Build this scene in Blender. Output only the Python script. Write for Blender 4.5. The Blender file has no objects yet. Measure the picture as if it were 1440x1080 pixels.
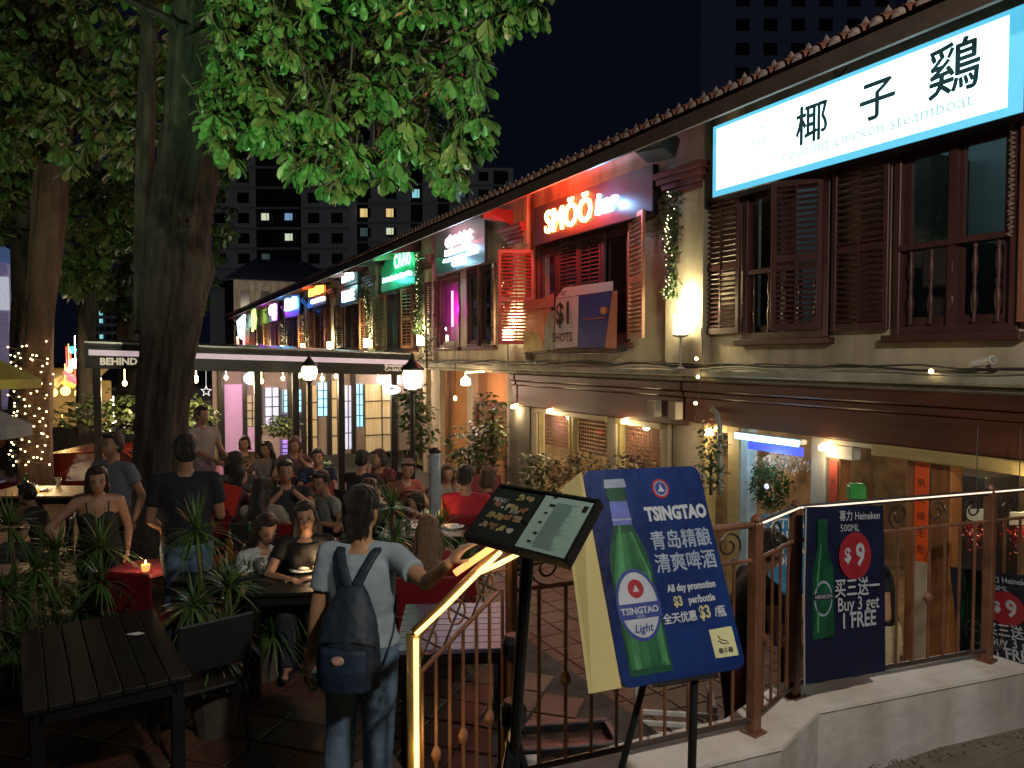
import bpy, bmesh, math, random
import numpy as np
from mathutils import Vector, Matrix, noise
random.seed(7)
RNG = np.random.default_rng(7)
S = bpy.context.scene
COL = S.collection
PI = math.pi
R = math.radians

# ------------------------------------------------------------------ camera (eye at the origin, facade along +Y at x = 6.2)
FOC = 1050.0
TH = math.atan(530 / FOC)
PITCH = math.atan(38 / FOC)
cd = bpy.data.cameras.new('camera')
cam = bpy.data.objects.new('camera', cd)
COL.objects.link(cam)
cd.sensor_width = 36.0
cd.lens = FOC / 1440 * 36.0
cd.clip_start = 0.05
cd.clip_end = 2000
cam.rotation_euler = (PI / 2 - PITCH, 0, -TH)
S.camera = cam
# ------------------------------------------------------------------ night sky
w = bpy.data.worlds.new('World')
S.world = w
w.use_nodes = True
bg = w.node_tree.nodes['Background']
bg.inputs['Color'].default_value = (0.17, 0.21, 0.50, 1)
bg.inputs["Strength"].default_value = .009
sd = bpy.data.lights.new('ambient_fill', 'SUN')  # faint sun lamp added as ambient fill
sd.energy = 0.032
sd.angle = R(12)
sd.color = (0.75, 0.85, 1.0)
so = bpy.data.objects.new('ambient_fill', sd)
COL.objects.link(so)
so.rotation_euler = (R(28), R(-14), 0)
S.view_settings.view_transform = 'Standard'
S.view_settings.look = 'None'
S.view_settings.exposure = 0.45
S.view_settings.gamma = 1.0
S.view_settings.use_curve_mapping = False
S.cycles.max_bounces = 5
S.cycles.diffuse_bounces = 2
S.cycles.glossy_bounces = 2
S.cycles.transmission_bounces = 4
S.cycles.transparent_max_bounces = 6
S.cycles.sample_clamp_indirect = 3.0
S.cycles.sample_clamp_direct = 0.0
S.cycles.caustics_reflective = False
S.cycles.caustics_refractive = False
S.cycles.use_denoising = True


# ------------------------------------------------------------------ materials
MATS = {}


def mat(name, col=(.5, .5, .5), rough=.6, metal=0., var=.18, scale=6., bump=.15, es=0., ecol=None, trans=0., spec=None,
        stretch=None, bscale=None, nosample=False, alpha=1.0, col2=None, sss=0., streak=0.):
    if name in MATS:
        return MATS[name]
    m = bpy.data.materials.new(name)
    m.use_nodes = True
    nt = m.node_tree
    N, L = nt.nodes, nt.links
    p = N['Principled BSDF']
    p.inputs['Roughness'].default_value = rough
    p.inputs['Metallic'].default_value = metal
    if spec is not None:
        p.inputs['Specular IOR Level'].default_value = spec
    tc = N.new('ShaderNodeTexCoord')
    mp = N.new('ShaderNodeMapping')
    L.new(tc.outputs['Object'], mp.inputs['Vector'])
    if stretch:
        mp.inputs['Scale'].default_value = stretch
    nz = N.new('ShaderNodeTexNoise')
    nz.inputs['Scale'].default_value = scale
    nz.inputs['Detail'].default_value = 5
    nz.inputs['Roughness'].default_value = .62
    L.new(mp.outputs['Vector'], nz.inputs['Vector'])
    rp = N.new('ShaderNodeValToRGB')
    c = Vector(col[:3])
    lo = c * (1 - var)
    hi = Vector(col2) if col2 else c * (1 + var)
    rp.color_ramp.elements[0].position = .32
    rp.color_ramp.elements[1].position = .70
    rp.color_ramp.elements[0].color = (*lo, 1)
    rp.color_ramp.elements[1].color = (*hi, 1)
    L.new(nz.outputs['Fac'], rp.inputs['Fac'])
    out = rp.outputs['Color']
    if streak > 0:
        m2 = N.new('ShaderNodeMapping')
        m2.inputs['Scale'].default_value = (1.3, 1.3, .28)
        L.new(tc.outputs['Object'], m2.inputs['Vector'])
        n2 = N.new('ShaderNodeTexNoise')
        n2.inputs['Scale'].default_value = 2.2
        n2.inputs['Detail'].default_value = 8
        L.new(m2.outputs['Vector'], n2.inputs['Vector'])
        r2 = N.new('ShaderNodeValToRGB')
        r2.color_ramp.elements[0].position = .35
        r2.color_ramp.elements[1].position = .62
        k = 1 - streak
        r2.color_ramp.elements[0].color = (k, k * .97, k * .9, 1)
        r2.color_ramp.elements[1].color = (1, 1, 1, 1)
        L.new(n2.outputs['Fac'], r2.inputs['Fac'])
        mx = N.new('ShaderNodeMix')
        mx.data_type = 'RGBA'
        mx.blend_type = 'MULTIPLY'
        mx.inputs['Factor'].default_value = 1
        L.new(out, mx.inputs['A'])
        L.new(r2.outputs['Color'], mx.inputs['B'])
        out = mx.outputs['Result']
    L.new(out, p.inputs['Base Color'])
    if bump > 0:
        b = N.new('ShaderNodeBump')
        b.inputs['Strength'].default_value = bump
        b.inputs['Distance'].default_value = .02
        nb = N.new('ShaderNodeTexNoise')
        nb.inputs['Scale'].default_value = bscale or scale * 6
        nb.inputs['Detail'].default_value = 4
        L.new(mp.outputs['Vector'], nb.inputs['Vector'])
        L.new(nb.outputs['Fac'], b.inputs['Height'])
        L.new(b.outputs['Normal'], p.inputs['Normal'])
    if es > 0:
        p.inputs['Emission Color'].default_value = (*(ecol or col)[:3], 1)
        p.inputs['Emission Strength'].default_value = es
        if nosample:
            m.cycles.emission_sampling = 'NONE'
    if trans > 0:
        p.inputs['Transmission Weight'].default_value = trans
    if sss > 0:
        p.inputs['Subsurface Weight'].default_value = sss
        p.inputs['Subsurface Scale'].default_value = .02
    if alpha < 1:
        p.inputs['Alpha'].default_value = alpha
    MATS[name] = m
    return m


def glass_mat(name, tint=(.95, .97, .97), refl=.12, rough=.02):
    """window pane: mostly clear with a mirror-like reflection"""
    if name in MATS:
        return MATS[name]
    m = bpy.data.materials.new(name)
    m.use_nodes = True
    N, L = m.node_tree.nodes, m.node_tree.links
    N.remove(N['Principled BSDF'])
    tr = N.new('ShaderNodeBsdfTransparent')
    tr.inputs['Color'].default_value = (*tint, 1)
    gl = N.new('ShaderNodeBsdfGlossy')
    gl.inputs['Roughness'].default_value = rough
    gl.inputs['Color'].default_value = (.9, .95, 1, 1)
    fr = N.new('ShaderNodeFresnel')
    fr.inputs['IOR'].default_value = 1.5
    ad = N.new('ShaderNodeMath')
    ad.operation = 'ADD'
    ad.inputs[1].default_value = refl
    mx = N.new('ShaderNodeMixShader')
    L.new(fr.outputs['Fac'], ad.inputs[0])
    # only the outer face mirrors: the pane is a thin solid, rays pass it without bending
    ge = N.new('ShaderNodeNewGeometry')
    iv = N.new('ShaderNodeMath')
    iv.operation = 'SUBTRACT'
    iv.inputs[0].default_value = 1
    L.new(ge.outputs['Backfacing'], iv.inputs[1])
    ml = N.new('ShaderNodeMath')
    ml.operation = 'MULTIPLY'
    L.new(ad.outputs[0], ml.inputs[0])
    L.new(iv.outputs[0], ml.inputs[1])
    L.new(ml.outputs[0], mx.inputs['Fac'])
    L.new(tr.outputs[0], mx.inputs[1])
    L.new(gl.outputs[0], mx.inputs[2])
    L.new(mx.outputs[0], N['Material Output'].inputs['Surface'])
    MATS[name] = m
    return m


# ------------------------------------------------------------------ mesh helpers
class MB:
    def __init__(self):
        self.v, self.f, self.mi = [], [], []
        self.M = None
        self.cur = 0

    def add(self, vs, fs):
        o = len(self.v)
        if self.M is not None:
            vs = [self.M @ Vector(p) for p in vs]
        self.v.extend([tuple(p) for p in vs])
        self.f.extend([tuple(i + o for i in f) for f in fs])
        self.mi.extend([self.cur] * len(fs))
        return self

    def box(self, x0, x1, y0, y1, z0, z1):
        v = [(x0, y0, z0), (x1, y0, z0), (x1, y1, z0), (x0, y1, z0), (x0, y0, z1), (x1, y0, z1), (x1, y1, z1), (x0, y1, z1)]
        return self.add(v, [(0, 3, 2, 1), (4, 5, 6, 7), (0, 1, 5, 4), (1, 2, 6, 5), (2, 3, 7, 6), (3, 0, 4, 7)])

    def bev(self, x0, x1, y0, y1, z0, z1, b=.008):
        """box with chamfered edges: 24 vertices"""
        b = min(b, (x1 - x0) * .45, (y1 - y0) * .45, (z1 - z0) * .45)
        xs, ys, zs = (x0, x1), (y0, y1), (z0, z1)
        v, idx = [], {}
        for i in (0, 1):
            for j in (0, 1):
                for k in (0, 1):
                    dx, dy, dz = b * (1 - 2 * i), b * (1 - 2 * j), b * (1 - 2 * k)
                    for a, q in enumerate(((0, dy, dz), (dx, 0, dz), (dx, dy, 0))):
                        idx[(i, j, k, a)] = len(v)
                        v.append((xs[i] + q[0], ys[j] + q[1], zs[k] + q[2]))
        I = lambda i, j, k, a: idx[(i, j, k, a)]
        f = []
        for i in (0, 1):
            q = [I(i, 0, 0, 0), I(i, 1, 0, 0), I(i, 1, 1, 0), I(i, 0, 1, 0)]
            f.append(q if i else q[::-1])
            q = [I(0, i, 0, 1), I(1, i, 0, 1), I(1, i, 1, 1), I(0, i, 1, 1)]
            f.append(q[::-1] if i else q)
            q = [I(0, 0, i, 2), I(1, 0, i, 2), I(1, 1, i, 2), I(0, 1, i, 2)]
            f.append(q if i else q[::-1])
        for j in (0, 1):
            for k in (0, 1):
                q = [I(0, j, k, 1), I(1, j, k, 1), I(1, j, k, 2), I(0, j, k, 2)]
                f.append(q if (j == k) == (j == 0) and j == k else q)
                q = [I(j, 0, k, 0), I(j, 1, k, 0), I(j, 1, k, 2), I(j, 0, k, 2)]
                f.append(q)
                q = [I(j, k, 0, 0), I(j, k, 1, 0), I(j, k, 1, 1), I(j, k, 0, 1)]
                f.append(q)
        for i in (0, 1):
            for j in (0, 1):
                for k in (0, 1):
                    f.append([I(i, j, k, 0), I(i, j, k, 1), I(i, j, k, 2)])
        return self.add(v, f)

    def cyl(self, a, b, r0, r1=None, n=10, caps=True):
        r1 = r0 if r1 is None else r1
        a, b = Vector(a), Vector(b)
        d = (b - a)
        if d.length < 1e-7:
            return self
        d.normalize()
        u = d.orthogonal().normalized()
        w_ = d.cross(u)
        v = []
        for (c, r) in ((a, r0), (b, r1)):
            for k in range(n):
                t = 2 * PI * k / n
                v.append(c + u * (r * math.cos(t)) + w_ * (r * math.sin(t)))
        f = [(k, (k + 1) % n, n + (k + 1) % n, n + k) for k in range(n)]
        if caps:
            f += [tuple(range(n))[::-1], tuple(range(n, 2 * n))]
        return self.add(v, f)

    def tube(self, pts, r, n=8, closed=False, caps=True):
        pts = [Vector(p) for p in pts]
        m = len(pts)
        rs = r if hasattr(r, '__len__') else [r] * m
        v, f = [], []
        up = None
        for i, p in enumerate(pts):
            a = pts[(i - 1) % m] if (closed or i > 0) else p
            b = pts[(i + 1) % m] if (closed or i < m - 1) else p
            d = (b - a)
            d = d.normalized() if d.length > 1e-8 else Vector((0, 0, 1))
            if up is None:
                up = d.orthogonal().normalized()
            else:
                up = (up - d * up.dot(d))
                up = up.normalized() if up.length > 1e-6 else d.orthogonal().normalized()
            w_ = d.cross(up)
            for k in range(n):
                t = 2 * PI * k / n
                v.append(p + up * (rs[i] * math.cos(t)) + w_ * (rs[i] * math.sin(t)))
        for i in range(m if closed else m - 1):
            j = (i + 1) % m
            for k in range(n):
                f.append((i * n + k, i * n + (k + 1) % n, j * n + (k + 1) % n, j * n + k))
        if caps and not closed:
            f += [tuple(range(n))[::-1], tuple(range((m - 1) * n, m * n))]
        return self.add(v, f)

    def lathe(self, c, prof, n=14, sx=1., sy=1.):
        v, f = [], []
        c = Vector(c)
        for (r, z) in prof:
            for k in range(n):
                t = 2 * PI * k / n
                v.append(c + Vector((r * sx * math.cos(t), r * sy * math.sin(t), z)))
        m = len(prof)
        for i in range(m - 1):
            for k in range(n):
                f.append((i * n + k, i * n + (k + 1) % n, (i + 1) * n + (k + 1) % n, (i + 1) * n + k))
        f += [tuple(range(n))[::-1], tuple(range((m - 1) * n, m * n))]
        return self.add(v, f)

    def ell(self, c, rx, ry, rz, nu=12, nv=8, rot=None):
        c = Vector(c)
        v, f = [], []
        for i in range(1, nv):
            ph = PI * i / nv
            for k in range(nu):
                t = 2 * PI * k / nu
                v.append(Vector((rx * math.sin(ph) * math.cos(t), ry * math.sin(ph) * math.sin(t), rz * math.cos(ph))))
        v += [Vector((0, 0, rz)), Vector((0, 0, -rz))]
        T, B = len(v) - 2, len(v) - 1
        for i in range(nv - 2):
            for k in range(nu):
                f.append((i * nu + k, (i + 1) * nu + k, (i + 1) * nu + (k + 1) % nu, i * nu + (k + 1) % nu))
        for k in range(nu):
            f.append((T, k, (k + 1) % nu))
            f.append((B, (nv - 2) * nu + (k + 1) % nu, (nv - 2) * nu + k))
        if rot is not None:
            v = [rot @ p for p in v]
        return self.add([c + p for p in v], f)

    def prism(self, pts, d):
        """polygon (list of 3D points) extruded by vector d"""
        n = len(pts)
        d = Vector(d)
        v = [Vector(p) for p in pts] + [Vector(p) + d for p in pts]
        f = [tuple(range(n))[::-1], tuple(range(n, 2 * n))] + [(k, (k + 1) % n, n + (k + 1) % n, n + k) for k in range(n)]
        return self.add(v, f)

    def poly(self, pts):
        return self.add(pts, [tuple(range(len(pts)))])

    def mesh(self, name, mats, smooth=False):
        me = bpy.data.meshes.new(name)
        me.from_pydata(self.v, [], self.f)
        for m in (mats if isinstance(mats, (list, tuple)) else [mats]):
            me.materials.append(m)
        if any(self.mi):
            me.polygons.foreach_set('material_index', self.mi)
        if smooth:
            me.polygons.foreach_set('use_smooth', [True] * len(me.polygons))
        me.update()
        return me


def rootloc(p):
    l = Vector((0, 0, 0))
    while p is not None:
        l = l + p.location
        p = p.parent
    return l


def tag(o, label=None, cat=None, group=None, kind=None):
    if label: o['label'] = label
    if cat: o['category'] = cat
    if group: o['group'] = group
    if kind: o['kind'] = kind
    return o


def thing(name, label, cat, loc=(0, 0, 0), rz=0., group=None):
    o = bpy.data.objects.new(name, None)
    o.empty_display_size = .1
    COL.objects.link(o)
    o.location = loc
    o.rotation_euler = (0, 0, rz)
    return tag(o, label, cat, group)


def part(name, mb, m, parent=None, world=True, smooth=False, kind=None, label=None):
    """link a mesh; with world=True its vertices are world coordinates and are brought into the parent's space"""
    me = mb.mesh(name, m, smooth) if isinstance(mb, MB) else mb
    o = bpy.data.objects.new(name, me)
    if not isinstance(mb, MB) and m is not None and not len(me.materials):
        me.materials.append(m)
    COL.objects.link(o)
    if parent is not None:
        if world:
            l = rootloc(parent)
            me.transform(Matrix.Translation(-l))
        o.parent = parent
    if kind: o['kind'] = kind
    if label: o['label'] = label
    return o


def piece(name, me, parent, M):
    """an object sharing mesh data, placed by a world matrix below an unrotated parent"""
    o = bpy.data.objects.new(name, me)
    COL.objects.link(o)
    if parent is not None:
        o.parent = parent
        M = Matrix.Translation(-rootloc(parent)) @ M
    o.matrix_basis = M
    return o


def top(name, mb, m, label, cat, group=None, smooth=False, kind=None):
    """a thing that is one mesh; its origin is moved to its base"""
    me = mb.mesh(name, m, smooth) if isinstance(mb, MB) else mb
    if len(me.vertices):
        co = np.empty(len(me.vertices) * 3)
        me.vertices.foreach_get('co', co)
        co = co.reshape(-1, 3)
        c = (co.min(0) + co.max(0)) / 2
        c[2] = co[:, 2].min()
        me.transform(Matrix.Translation(-Vector(c)))
    else:
        c = (0, 0, 0)
    o = bpy.data.objects.new(name, me)
    COL.objects.link(o)
    o.location = c
    return tag(o, label, cat, group, kind)


def structure(name, mb, m, smooth=False):
    o = bpy.data.objects.new(name, mb.mesh(name, m, smooth))
    COL.objects.link(o)
    o['kind'] = 'structure'
    return o


def copy_tree(o, parent=None):
    c = o.copy()
    COL.objects.link(c)
    if parent is not None:
        c.parent = parent
        c.matrix_parent_inverse = o.matrix_parent_inverse.copy()
    for ch in o.children:
        copy_tree(ch, c)
    return c


def lamp(name, loc, energy, col, r=.05, kind='POINT', target=None, angle=60, blend=.5, size=None, parent=None):
    ld = bpy.data.lights.new(name, kind)
    ld.energy = energy
    ld.color = col
    if kind in ('POINT', 'SPOT'):
        ld.shadow_soft_size = r
    if kind == 'SPOT':
        ld.spot_size = R(angle)
        ld.spot_blend = blend
    if kind == 'AREA':
        ld.shape = 'RECTANGLE'
        ld.size, ld.size_y = size
    o = bpy.data.objects.new(name, ld)
    COL.objects.link(o)
    o.location = loc
    if target is not None:
        d = Vector(target) - Vector(loc)
        o.rotation_euler = d.to_track_quat('-Z', 'Y').to_euler()
    if parent is not None:
        o.location = Vector(loc) - rootloc(parent)
        o.parent = parent
    return o


# a scratch scene: modifiers and text are evaluated there, away from the big one
TMP = bpy.data.scenes.new('scratch')


def evaluate(o):
    TMP.collection.objects.link(o)
    vl = TMP.view_layers[0]
    vl.update()
    dg = vl.depsgraph
    dg.update()
    me = bpy.data.meshes.new_from_object(o.evaluated_get(dg), depsgraph=dg)
    TMP.collection.objects.unlink(o)
    d = o.data
    bpy.data.objects.remove(o)
    return me


def text_mesh(s, size=.1, m=None, extrude=0., bold=0., align='CENTER', res=2, sx=1., space=1., shear=0.):
    c = bpy.data.curves.new('lettering', 'FONT')
    c.body = s
    c.size = size
    c.extrude = extrude
    cjk = any(ord(ch) > 0x2e00 for ch in s)
    c.offset = 0 if cjk else bold
    c.align_x = align
    c.align_y = 'CENTER'
    c.resolution_u = res
    c.space_character = space
    c.shear = shear
    me = evaluate(bpy.data.objects.new('lettering', c))
    bpy.data.curves.remove(c)
    me.name = 'lettering'
    if sx != 1.:
        me.transform(Matrix.Diagonal((sx, 1, 1, 1)))
    if cjk and bold > 0:      # heavier strokes: slightly shifted layers
        v = [tuple(p.co) for p in me.vertices]; f = [tuple(p.vertices) for p in me.polygons]
        b = MB()
        for k, (dx, dy) in enumerate(((0, 0), (1, 0), (-1, 0), (0, 1), (0, -1))):
            b.add([(x + dx * bold, y + dy * bold, z + k * .00012) for x, y, z in v], f)
        me = b.mesh('lettering', [])
    me.materials.clear()
    if m: me.materials.append(m)
    return me


def remesh(mb, vox, smooth=4, deform=None):
    me = mb.mesh('scratch_body', [])
    o = bpy.data.objects.new('scratch_body', me)
    r = o.modifiers.new('r', 'REMESH')
    r.mode = 'VOXEL'
    r.voxel_size = vox
    s = o.modifiers.new('s', 'SMOOTH')
    s.factor = .5
    s.iterations = smooth
    out = evaluate(o)
    bpy.data.meshes.remove(me)
    if deform:
        for v in out.vertices:
            v.co = deform(v.co)
    out.polygons.foreach_set('use_smooth', [True] * len(out.polygons))
    return out


def frame(o, x, y):
    """matrix whose local x, y lie along the given world directions at point o"""
    x = Vector(x).normalized()
    y = Vector(y)
    y = (y - x * y.dot(x)).normalized()
    z = x.cross(y)
    M = Matrix((x, y, z)).transposed().to_4x4()
    M.translation = Vector(o)
    return M


# photograph geometry -> places in the world
_f = Vector((math.sin(TH), math.cos(TH), 0))
_r = Vector((math.cos(TH), -math.sin(TH), 0))
_F = _f * math.cos(PITCH) - Vector((0, 0, math.sin(PITCH)))
_U = _f * math.sin(PITCH) + Vector((0, 0, math.cos(PITCH)))


def ray(px, py):
    return _F + _r * ((px - 720) / FOC) - _U * ((py - 540) / FOC)


def at(px, py, d):
    """point at forward distance d (metres) in the direction the photograph shows it"""
    v = ray(px, py)
    return v * (d / (v.dot(_f)))


def atz(px, py, z):
    v = ray(px, py)
    return v * (z / v.z)


def atx(px, py, x):
    v = ray(px, py)
    return v * (x / v.x)


GZ = -2.13      # street level by the camera
TZ = -2.35      # dining terrace
LZ = -2.78      # sunken walk along the shops
DX = 6.2        # facade plane
BAY = 4.55
Y0 = 2.78       # start of the first shophouse in view
# ================================================================== materials in use
plaster = mat('plaster', (.56, .49, .37), .85, var=.14, scale=1.4, bump=.45, streak=.42)
plaster_dk = mat('plaster_grey', (.30, .28, .24), .85, var=.15, scale=2.5, bump=.25, streak=.4)
ledge_m = mat('ledge_stone', (.42, .42, .34), .8, var=.2, scale=3, bump=.3, streak=.3)
brown = mat('brown_paint', (.12, .034, .026), .5, var=.25, scale=4, bump=.1, streak=.3)
shut = mat('shutter_brown', (.080, .029, .027), .45, var=.25, scale=5, bump=.1, stretch=(1, 1, .2))
shut_tan = mat('shutter_tan', (.42, .20, .11), .5, var=.15, scale=5, bump=.1)
shut_redlit = mat('shutter_redlit', (.30, .05, .04), .5, var=.2, scale=5, bump=.1)  # red light on the leaf is put into its colour
wood = mat('varnished_wood', (.26, .115, .045), .4, var=.3, scale=3, stretch=(6, 6, .6), bump=.15)
wood_y = mat('pale_wood', (.42, .33, .14), .5, var=.2, scale=3, stretch=(2, .5, 6), bump=.1)
tilem = mat('clay_tile', (.34, .14, .09), .8, var=.35, scale=7, bump=.4)
mortar = mat('mortar_plug', (.55, .42, .38), .8, var=.3, scale=14, bump=.3)
soffit_m = mat('soffit_paint', (.46, .43, .36), .8, var=.12, scale=2, bump=.1, streak=.2)
black = mat('black_metal', (.018, .018, .02), .4, metal=.3, var=.3, scale=8, bump=.1)
darkin = mat('dark_interior', (.05, .04, .035), .8, var=.3, scale=3, bump=0)
warmin = mat('warm_interior', (.32, .22, .125), .8, var=.6, scale=2.5, bump=0)
palein = mat('pale_interior', (.45, .55, .56), .8, var=.1, scale=2, bump=0)
glass = glass_mat('window_glass', refl=.05)
white = mat('white_paint', (.68, .68, .66), .5, var=.08, scale=4, bump=.05)
grey = mat('grey_paint', (.35, .35, .33), .6, var=.15, scale=4, bump=.1)
redp = mat('red_paper', (.85, .11, .015), .6, var=.12, scale=5, bump=.1)
ink = mat('black_ink', (.015, .012, .012), .6, var=.1, bump=0)
bulb_m = mat('warm_bulb', (1, .8, .5), .4, es=14, ecol=(1, .66, .28), nosample=True, bump=0)
bulb_w = mat('white_bulb', (1, .95, .8), .4, es=14, ecol=(1, .9, .65), nosample=True, bump=0)
cablem = mat('cable_rubber', (.05, .05, .045), .6, bump=0)
cablew = mat('cable_pale', (.30, .30, .25), .6, bump=0)


def neon_mat(name, col, s):
    return mat(name, col, .3, es=s, ecol=col, nosample=True, bump=0, var=0)


# ================================================================== ground
mb = MB(); mb.box(-260, 300, -60, 420, -3.4, -2.9)
asphalt = mat('asphalt', (.05, .05, .052), .75, var=.3, scale=3, bump=.3, bscale=60)
structure('road', mb, asphalt)
pave = mat('pavement_concrete', (.16, .145, .12), .85, var=.35, scale=1.6, bump=.5, bscale=22, streak=.2)
mb = MB(); mb.box(-9, 14, -9, 2.3, -2.95, GZ)
structure('pavement', mb, pave)
mb = MB(); mb.box(1.0, 14, 2.3, 2.52, -2.95, GZ + .004)
structure('pavement_edge', mb, pave)
mort = mat('floor_mortar', (.06, .05, .045), .9, var=.3, scale=8, bump=.3)
mb = MB(); mb.box(-14, 2.9, 2.76, 24, -2.94, TZ - .012)
mb.box(-9, 1.0, 2.3, 2.76, -2.94, TZ - .012)
floor = structure('terrace_floor', mb, mort)
mb = MB(); mb.box(2.9, DX + .1, 2.76, 62, -2.93, LZ - .01)
walk = structure('lower_walk_floor', mb, mort)
quarry = [mat('quarry_tile_%s' % n, c, .55, var=.35, scale=5, bump=.3, bscale=30) for n, c in
          (('red', (.085, .034, .022)), ('brown', (.065, .038, .026)), ('tan', (.085, .055, .034)))]
tmeshes = []
for k in range(3):
    b = MB(); b.bev(-.142, .142, -.142, .142, -.012, .004, .006)
    tmeshes.append(b.mesh('tile', quarry[k]))
far = MB()
near = []
for a in range(-60, 90):
    for b_ in range(-60, 90):
        x, y = (a - b_) * .297 * .7071, (a + b_) * .297 * .7071 + 2.6
        if -8 < x < 2.66 and 3.0 < y < 14:
            d = Vector((x, y, TZ))
            fw = d.dot(_f); px = 720 + FOC * d.dot(_r) / fw
            if -60 < px < 1100:
                near.append((fw, x, y))
            elif fw > 0:
                far.add([(x + .2 * math.cos(t), y + .2 * math.sin(t), TZ) for t in (0, PI / 2, PI, 3 * PI / 2)], [(0, 1, 2, 3)])
near.sort()
for k, (fw, x, y) in enumerate(near):
    if k < 290:
        M = Matrix.Translation((x, y, TZ + random.uniform(-.002, .002))) @ Matrix.Rotation(PI / 4 + random.uniform(-.01, .01), 4, 'Z')
        piece('tile', tmeshes[random.choice((0, 0, 1, 2))], floor, M)
    else:
        far.add([(x + .2 * math.cos(t), y + .2 * math.sin(t), TZ) for t in (0, PI / 2, PI, 3 * PI / 2)], [(0, 1, 2, 3)])
part('tile_field', far, quarry[1], floor, kind='stuff')
b = MB()
for i in range(11):
    for j in range(40):
        x, y = 2.92 + i * .3, 2.8 + j * .3
        b.bev(x, x + .29, y, y + .29, LZ - .01, LZ + .002, .005)
part('tile_field', b, quarry[0], walk, kind='stuff')
# stair landing in front of the terrace
b = MB(); b.bev(-.4, 1.25, 2.78, 3.95, TZ, -2.2, .01)
structure('stair_landing', b, mat('landing_concrete', (.13, .10, .08), .8, var=.35, scale=3, bump=.4))


# ================================================================== shophouses
def wall_open(mb, x0, x1, y0, y1, z0, z1, ops):
    y = y0
    for (a, b_, c, d) in sorted(ops):
        if a > y: mb.box(x0, x1, y, a, z0, z1)
        if c > z0: mb.box(x0, x1, a, b_, z0, c)
        if d < z1: mb.box(x0, x1, a, b_, d, z1)
        y = b_
    if y < y1: mb.box(x0, x1, y, y1, z0, z1)


def slat_mesh(L, m, cache={}):
    k = (round(L, 3), m.name)
    if k not in cache:
        b = MB(); b.M = Matrix.Rotation(R(38), 4, 'X')
        b.box(0, L, -.022, .022, -.004, .004)
        cache[k] = b.mesh('slat', m)
    return cache[k]


def shutter(root, p, d, w_, h, m, pieces=True, n=12):
    """louvred leaf: hinge foot p, horizontal direction d, width w_, height h"""
    X = Vector((d[0], d[1], 0)).normalized()
    M = frame(p, X, (0, 0, 1))
    # local x along the leaf, local y up, z normal
    M2 = M @ Matrix(((1, 0, 0, 0), (0, 0, 1, 0), (0, 1, 0, 0), (0, 0, 0, 1)))  # local x, y normal, z up
    b = MB(); b.M = M2
    t = .02
    s = .055
    b.bev(0, s, -t, t, 0, h, .004)
    b.bev(w_ - s, w_, -t, t, 0, h, .004)
    hh = h * .46
    for (z0, z1) in ((0, .07), (hh, hh + .07), (h - .06, h)):
        b.box(s, w_ - s, -t + .002, t - .002, z0, z1)
    b.box(w_ / 2 - .009, w_ / 2 + .009, -t - .008, -t + .002, .07, h - .06)
    f = part('shutter', b, m, root)
    L = w_ - 2 * s
    rows = []
    for (z0, z1) in ((.07, hh), (hh + .07, h - .06)):
        k = n if pieces else max(5, n - 4)
        for i in range(k):
            rows.append(z0 + (i + .5) * (z1 - z0) / k)
    if pieces:
        me = slat_mesh(L, m)
        for z in rows:
            o = bpy.data.objects.new('slat', me)
            COL.objects.link(o)
            o.parent = f
            o.matrix_basis = Matrix.Translation(-rootloc(root)) @ M2 @ Matrix.Translation((s, 0, z))
    else:
        b = MB()
        for z in rows:
            b.M = M2 @ Matrix.Translation((s, 0, z)) @ Matrix.Rotation(R(38), 4, 'X')
            b.box(0, L, -.022, .022, -.004, .004)
        part('louvre_panel', b, m, f, kind='stuff')
    return f


def window(root, y0, y1, z0, z1, m, lights=2, rail=None, x=DX, sill=True, balusters=0, paneglass=True):
    b = MB()
    t = .07
    x0, x1 = x - .03, x + .12
    b.bev(x0, x1, y0, y0 + t, z0, z1, .006); b.bev(x0, x1, y1 - t, y1, z0, z1, .006)
    b.box(x0 + .003, x1, y0 + t, y1 - t, z0, z0 + t); b.box(x0 + .003, x1, y0 + t, y1 - t, z1 - t, z1)
    for k in range(1, lights):
        yc = y0 + (y1 - y0) * k / lights
        b.box(x0 + .01, x1 - .02, yc - .035, yc + .035, z0 + t, z1 - t)
    if rail:
        b.box(x0 - .01, x1 - .03, y0 + t, y1 - t, rail - .03, rail + .02)
    f = part('window', b, m, root)
    if sill:
        s = MB(); s.bev(x - .1, x + .02, y0 - .06, y1 + .06, z0 - .07, z0 - .002, .008)
        part('sill', s, m, f)
    for k in range(lights):
        a = y0 + t + (y1 - y0 - 2 * t) * k / lights + .02
        c = y0 + t + (y1 - y0 - 2 * t) * (k + 1) / lights - .02
        g = MB(); g.box(x + .04, x + .046, a, c, (rail or z0 + t) + .02, z1 - t - .01)
        part('pane', g, glass, f)
        q = MB(); w_ = .05
        for (ya_, yb_, za_, zb_) in ((a - .02, a + w_, z0 + t, z1 - t), (c - w_, c + .02, z0 + t, z1 - t), (a + w_, c - w_, z0 + t, z0 + t + .08), (a + w_, c - w_, z1 - t - .12, z1 - t)):
            q.box(x + .02, x + .07, ya_, yb_, za_, zb_)
        part('sash', q, m, f)
    if balusters:
        for k in range(balusters):
            yc = y0 + t + (y1 - y0 - 2 * t) * (k + .5) / balusters
            H = (rail - .03) - (z0 + t)
            prof = [(.014, 0), (.024, .04 * H), (.014, .1 * H), (.028, .25 * H), (.030, .34 * H), (.012, .45 * H), (.024, .5 * H), (.012, .56 * H),
                    (.028, .68 * H), (.025, .8 * H), (.013, .9 * H), (.022, .95 * H), (.016, H)]
            s = MB(); s.lathe((x + .0, yc, z0 + t), prof, 8)
            part('baluster', s, m, f, smooth=True)
    return f


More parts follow.
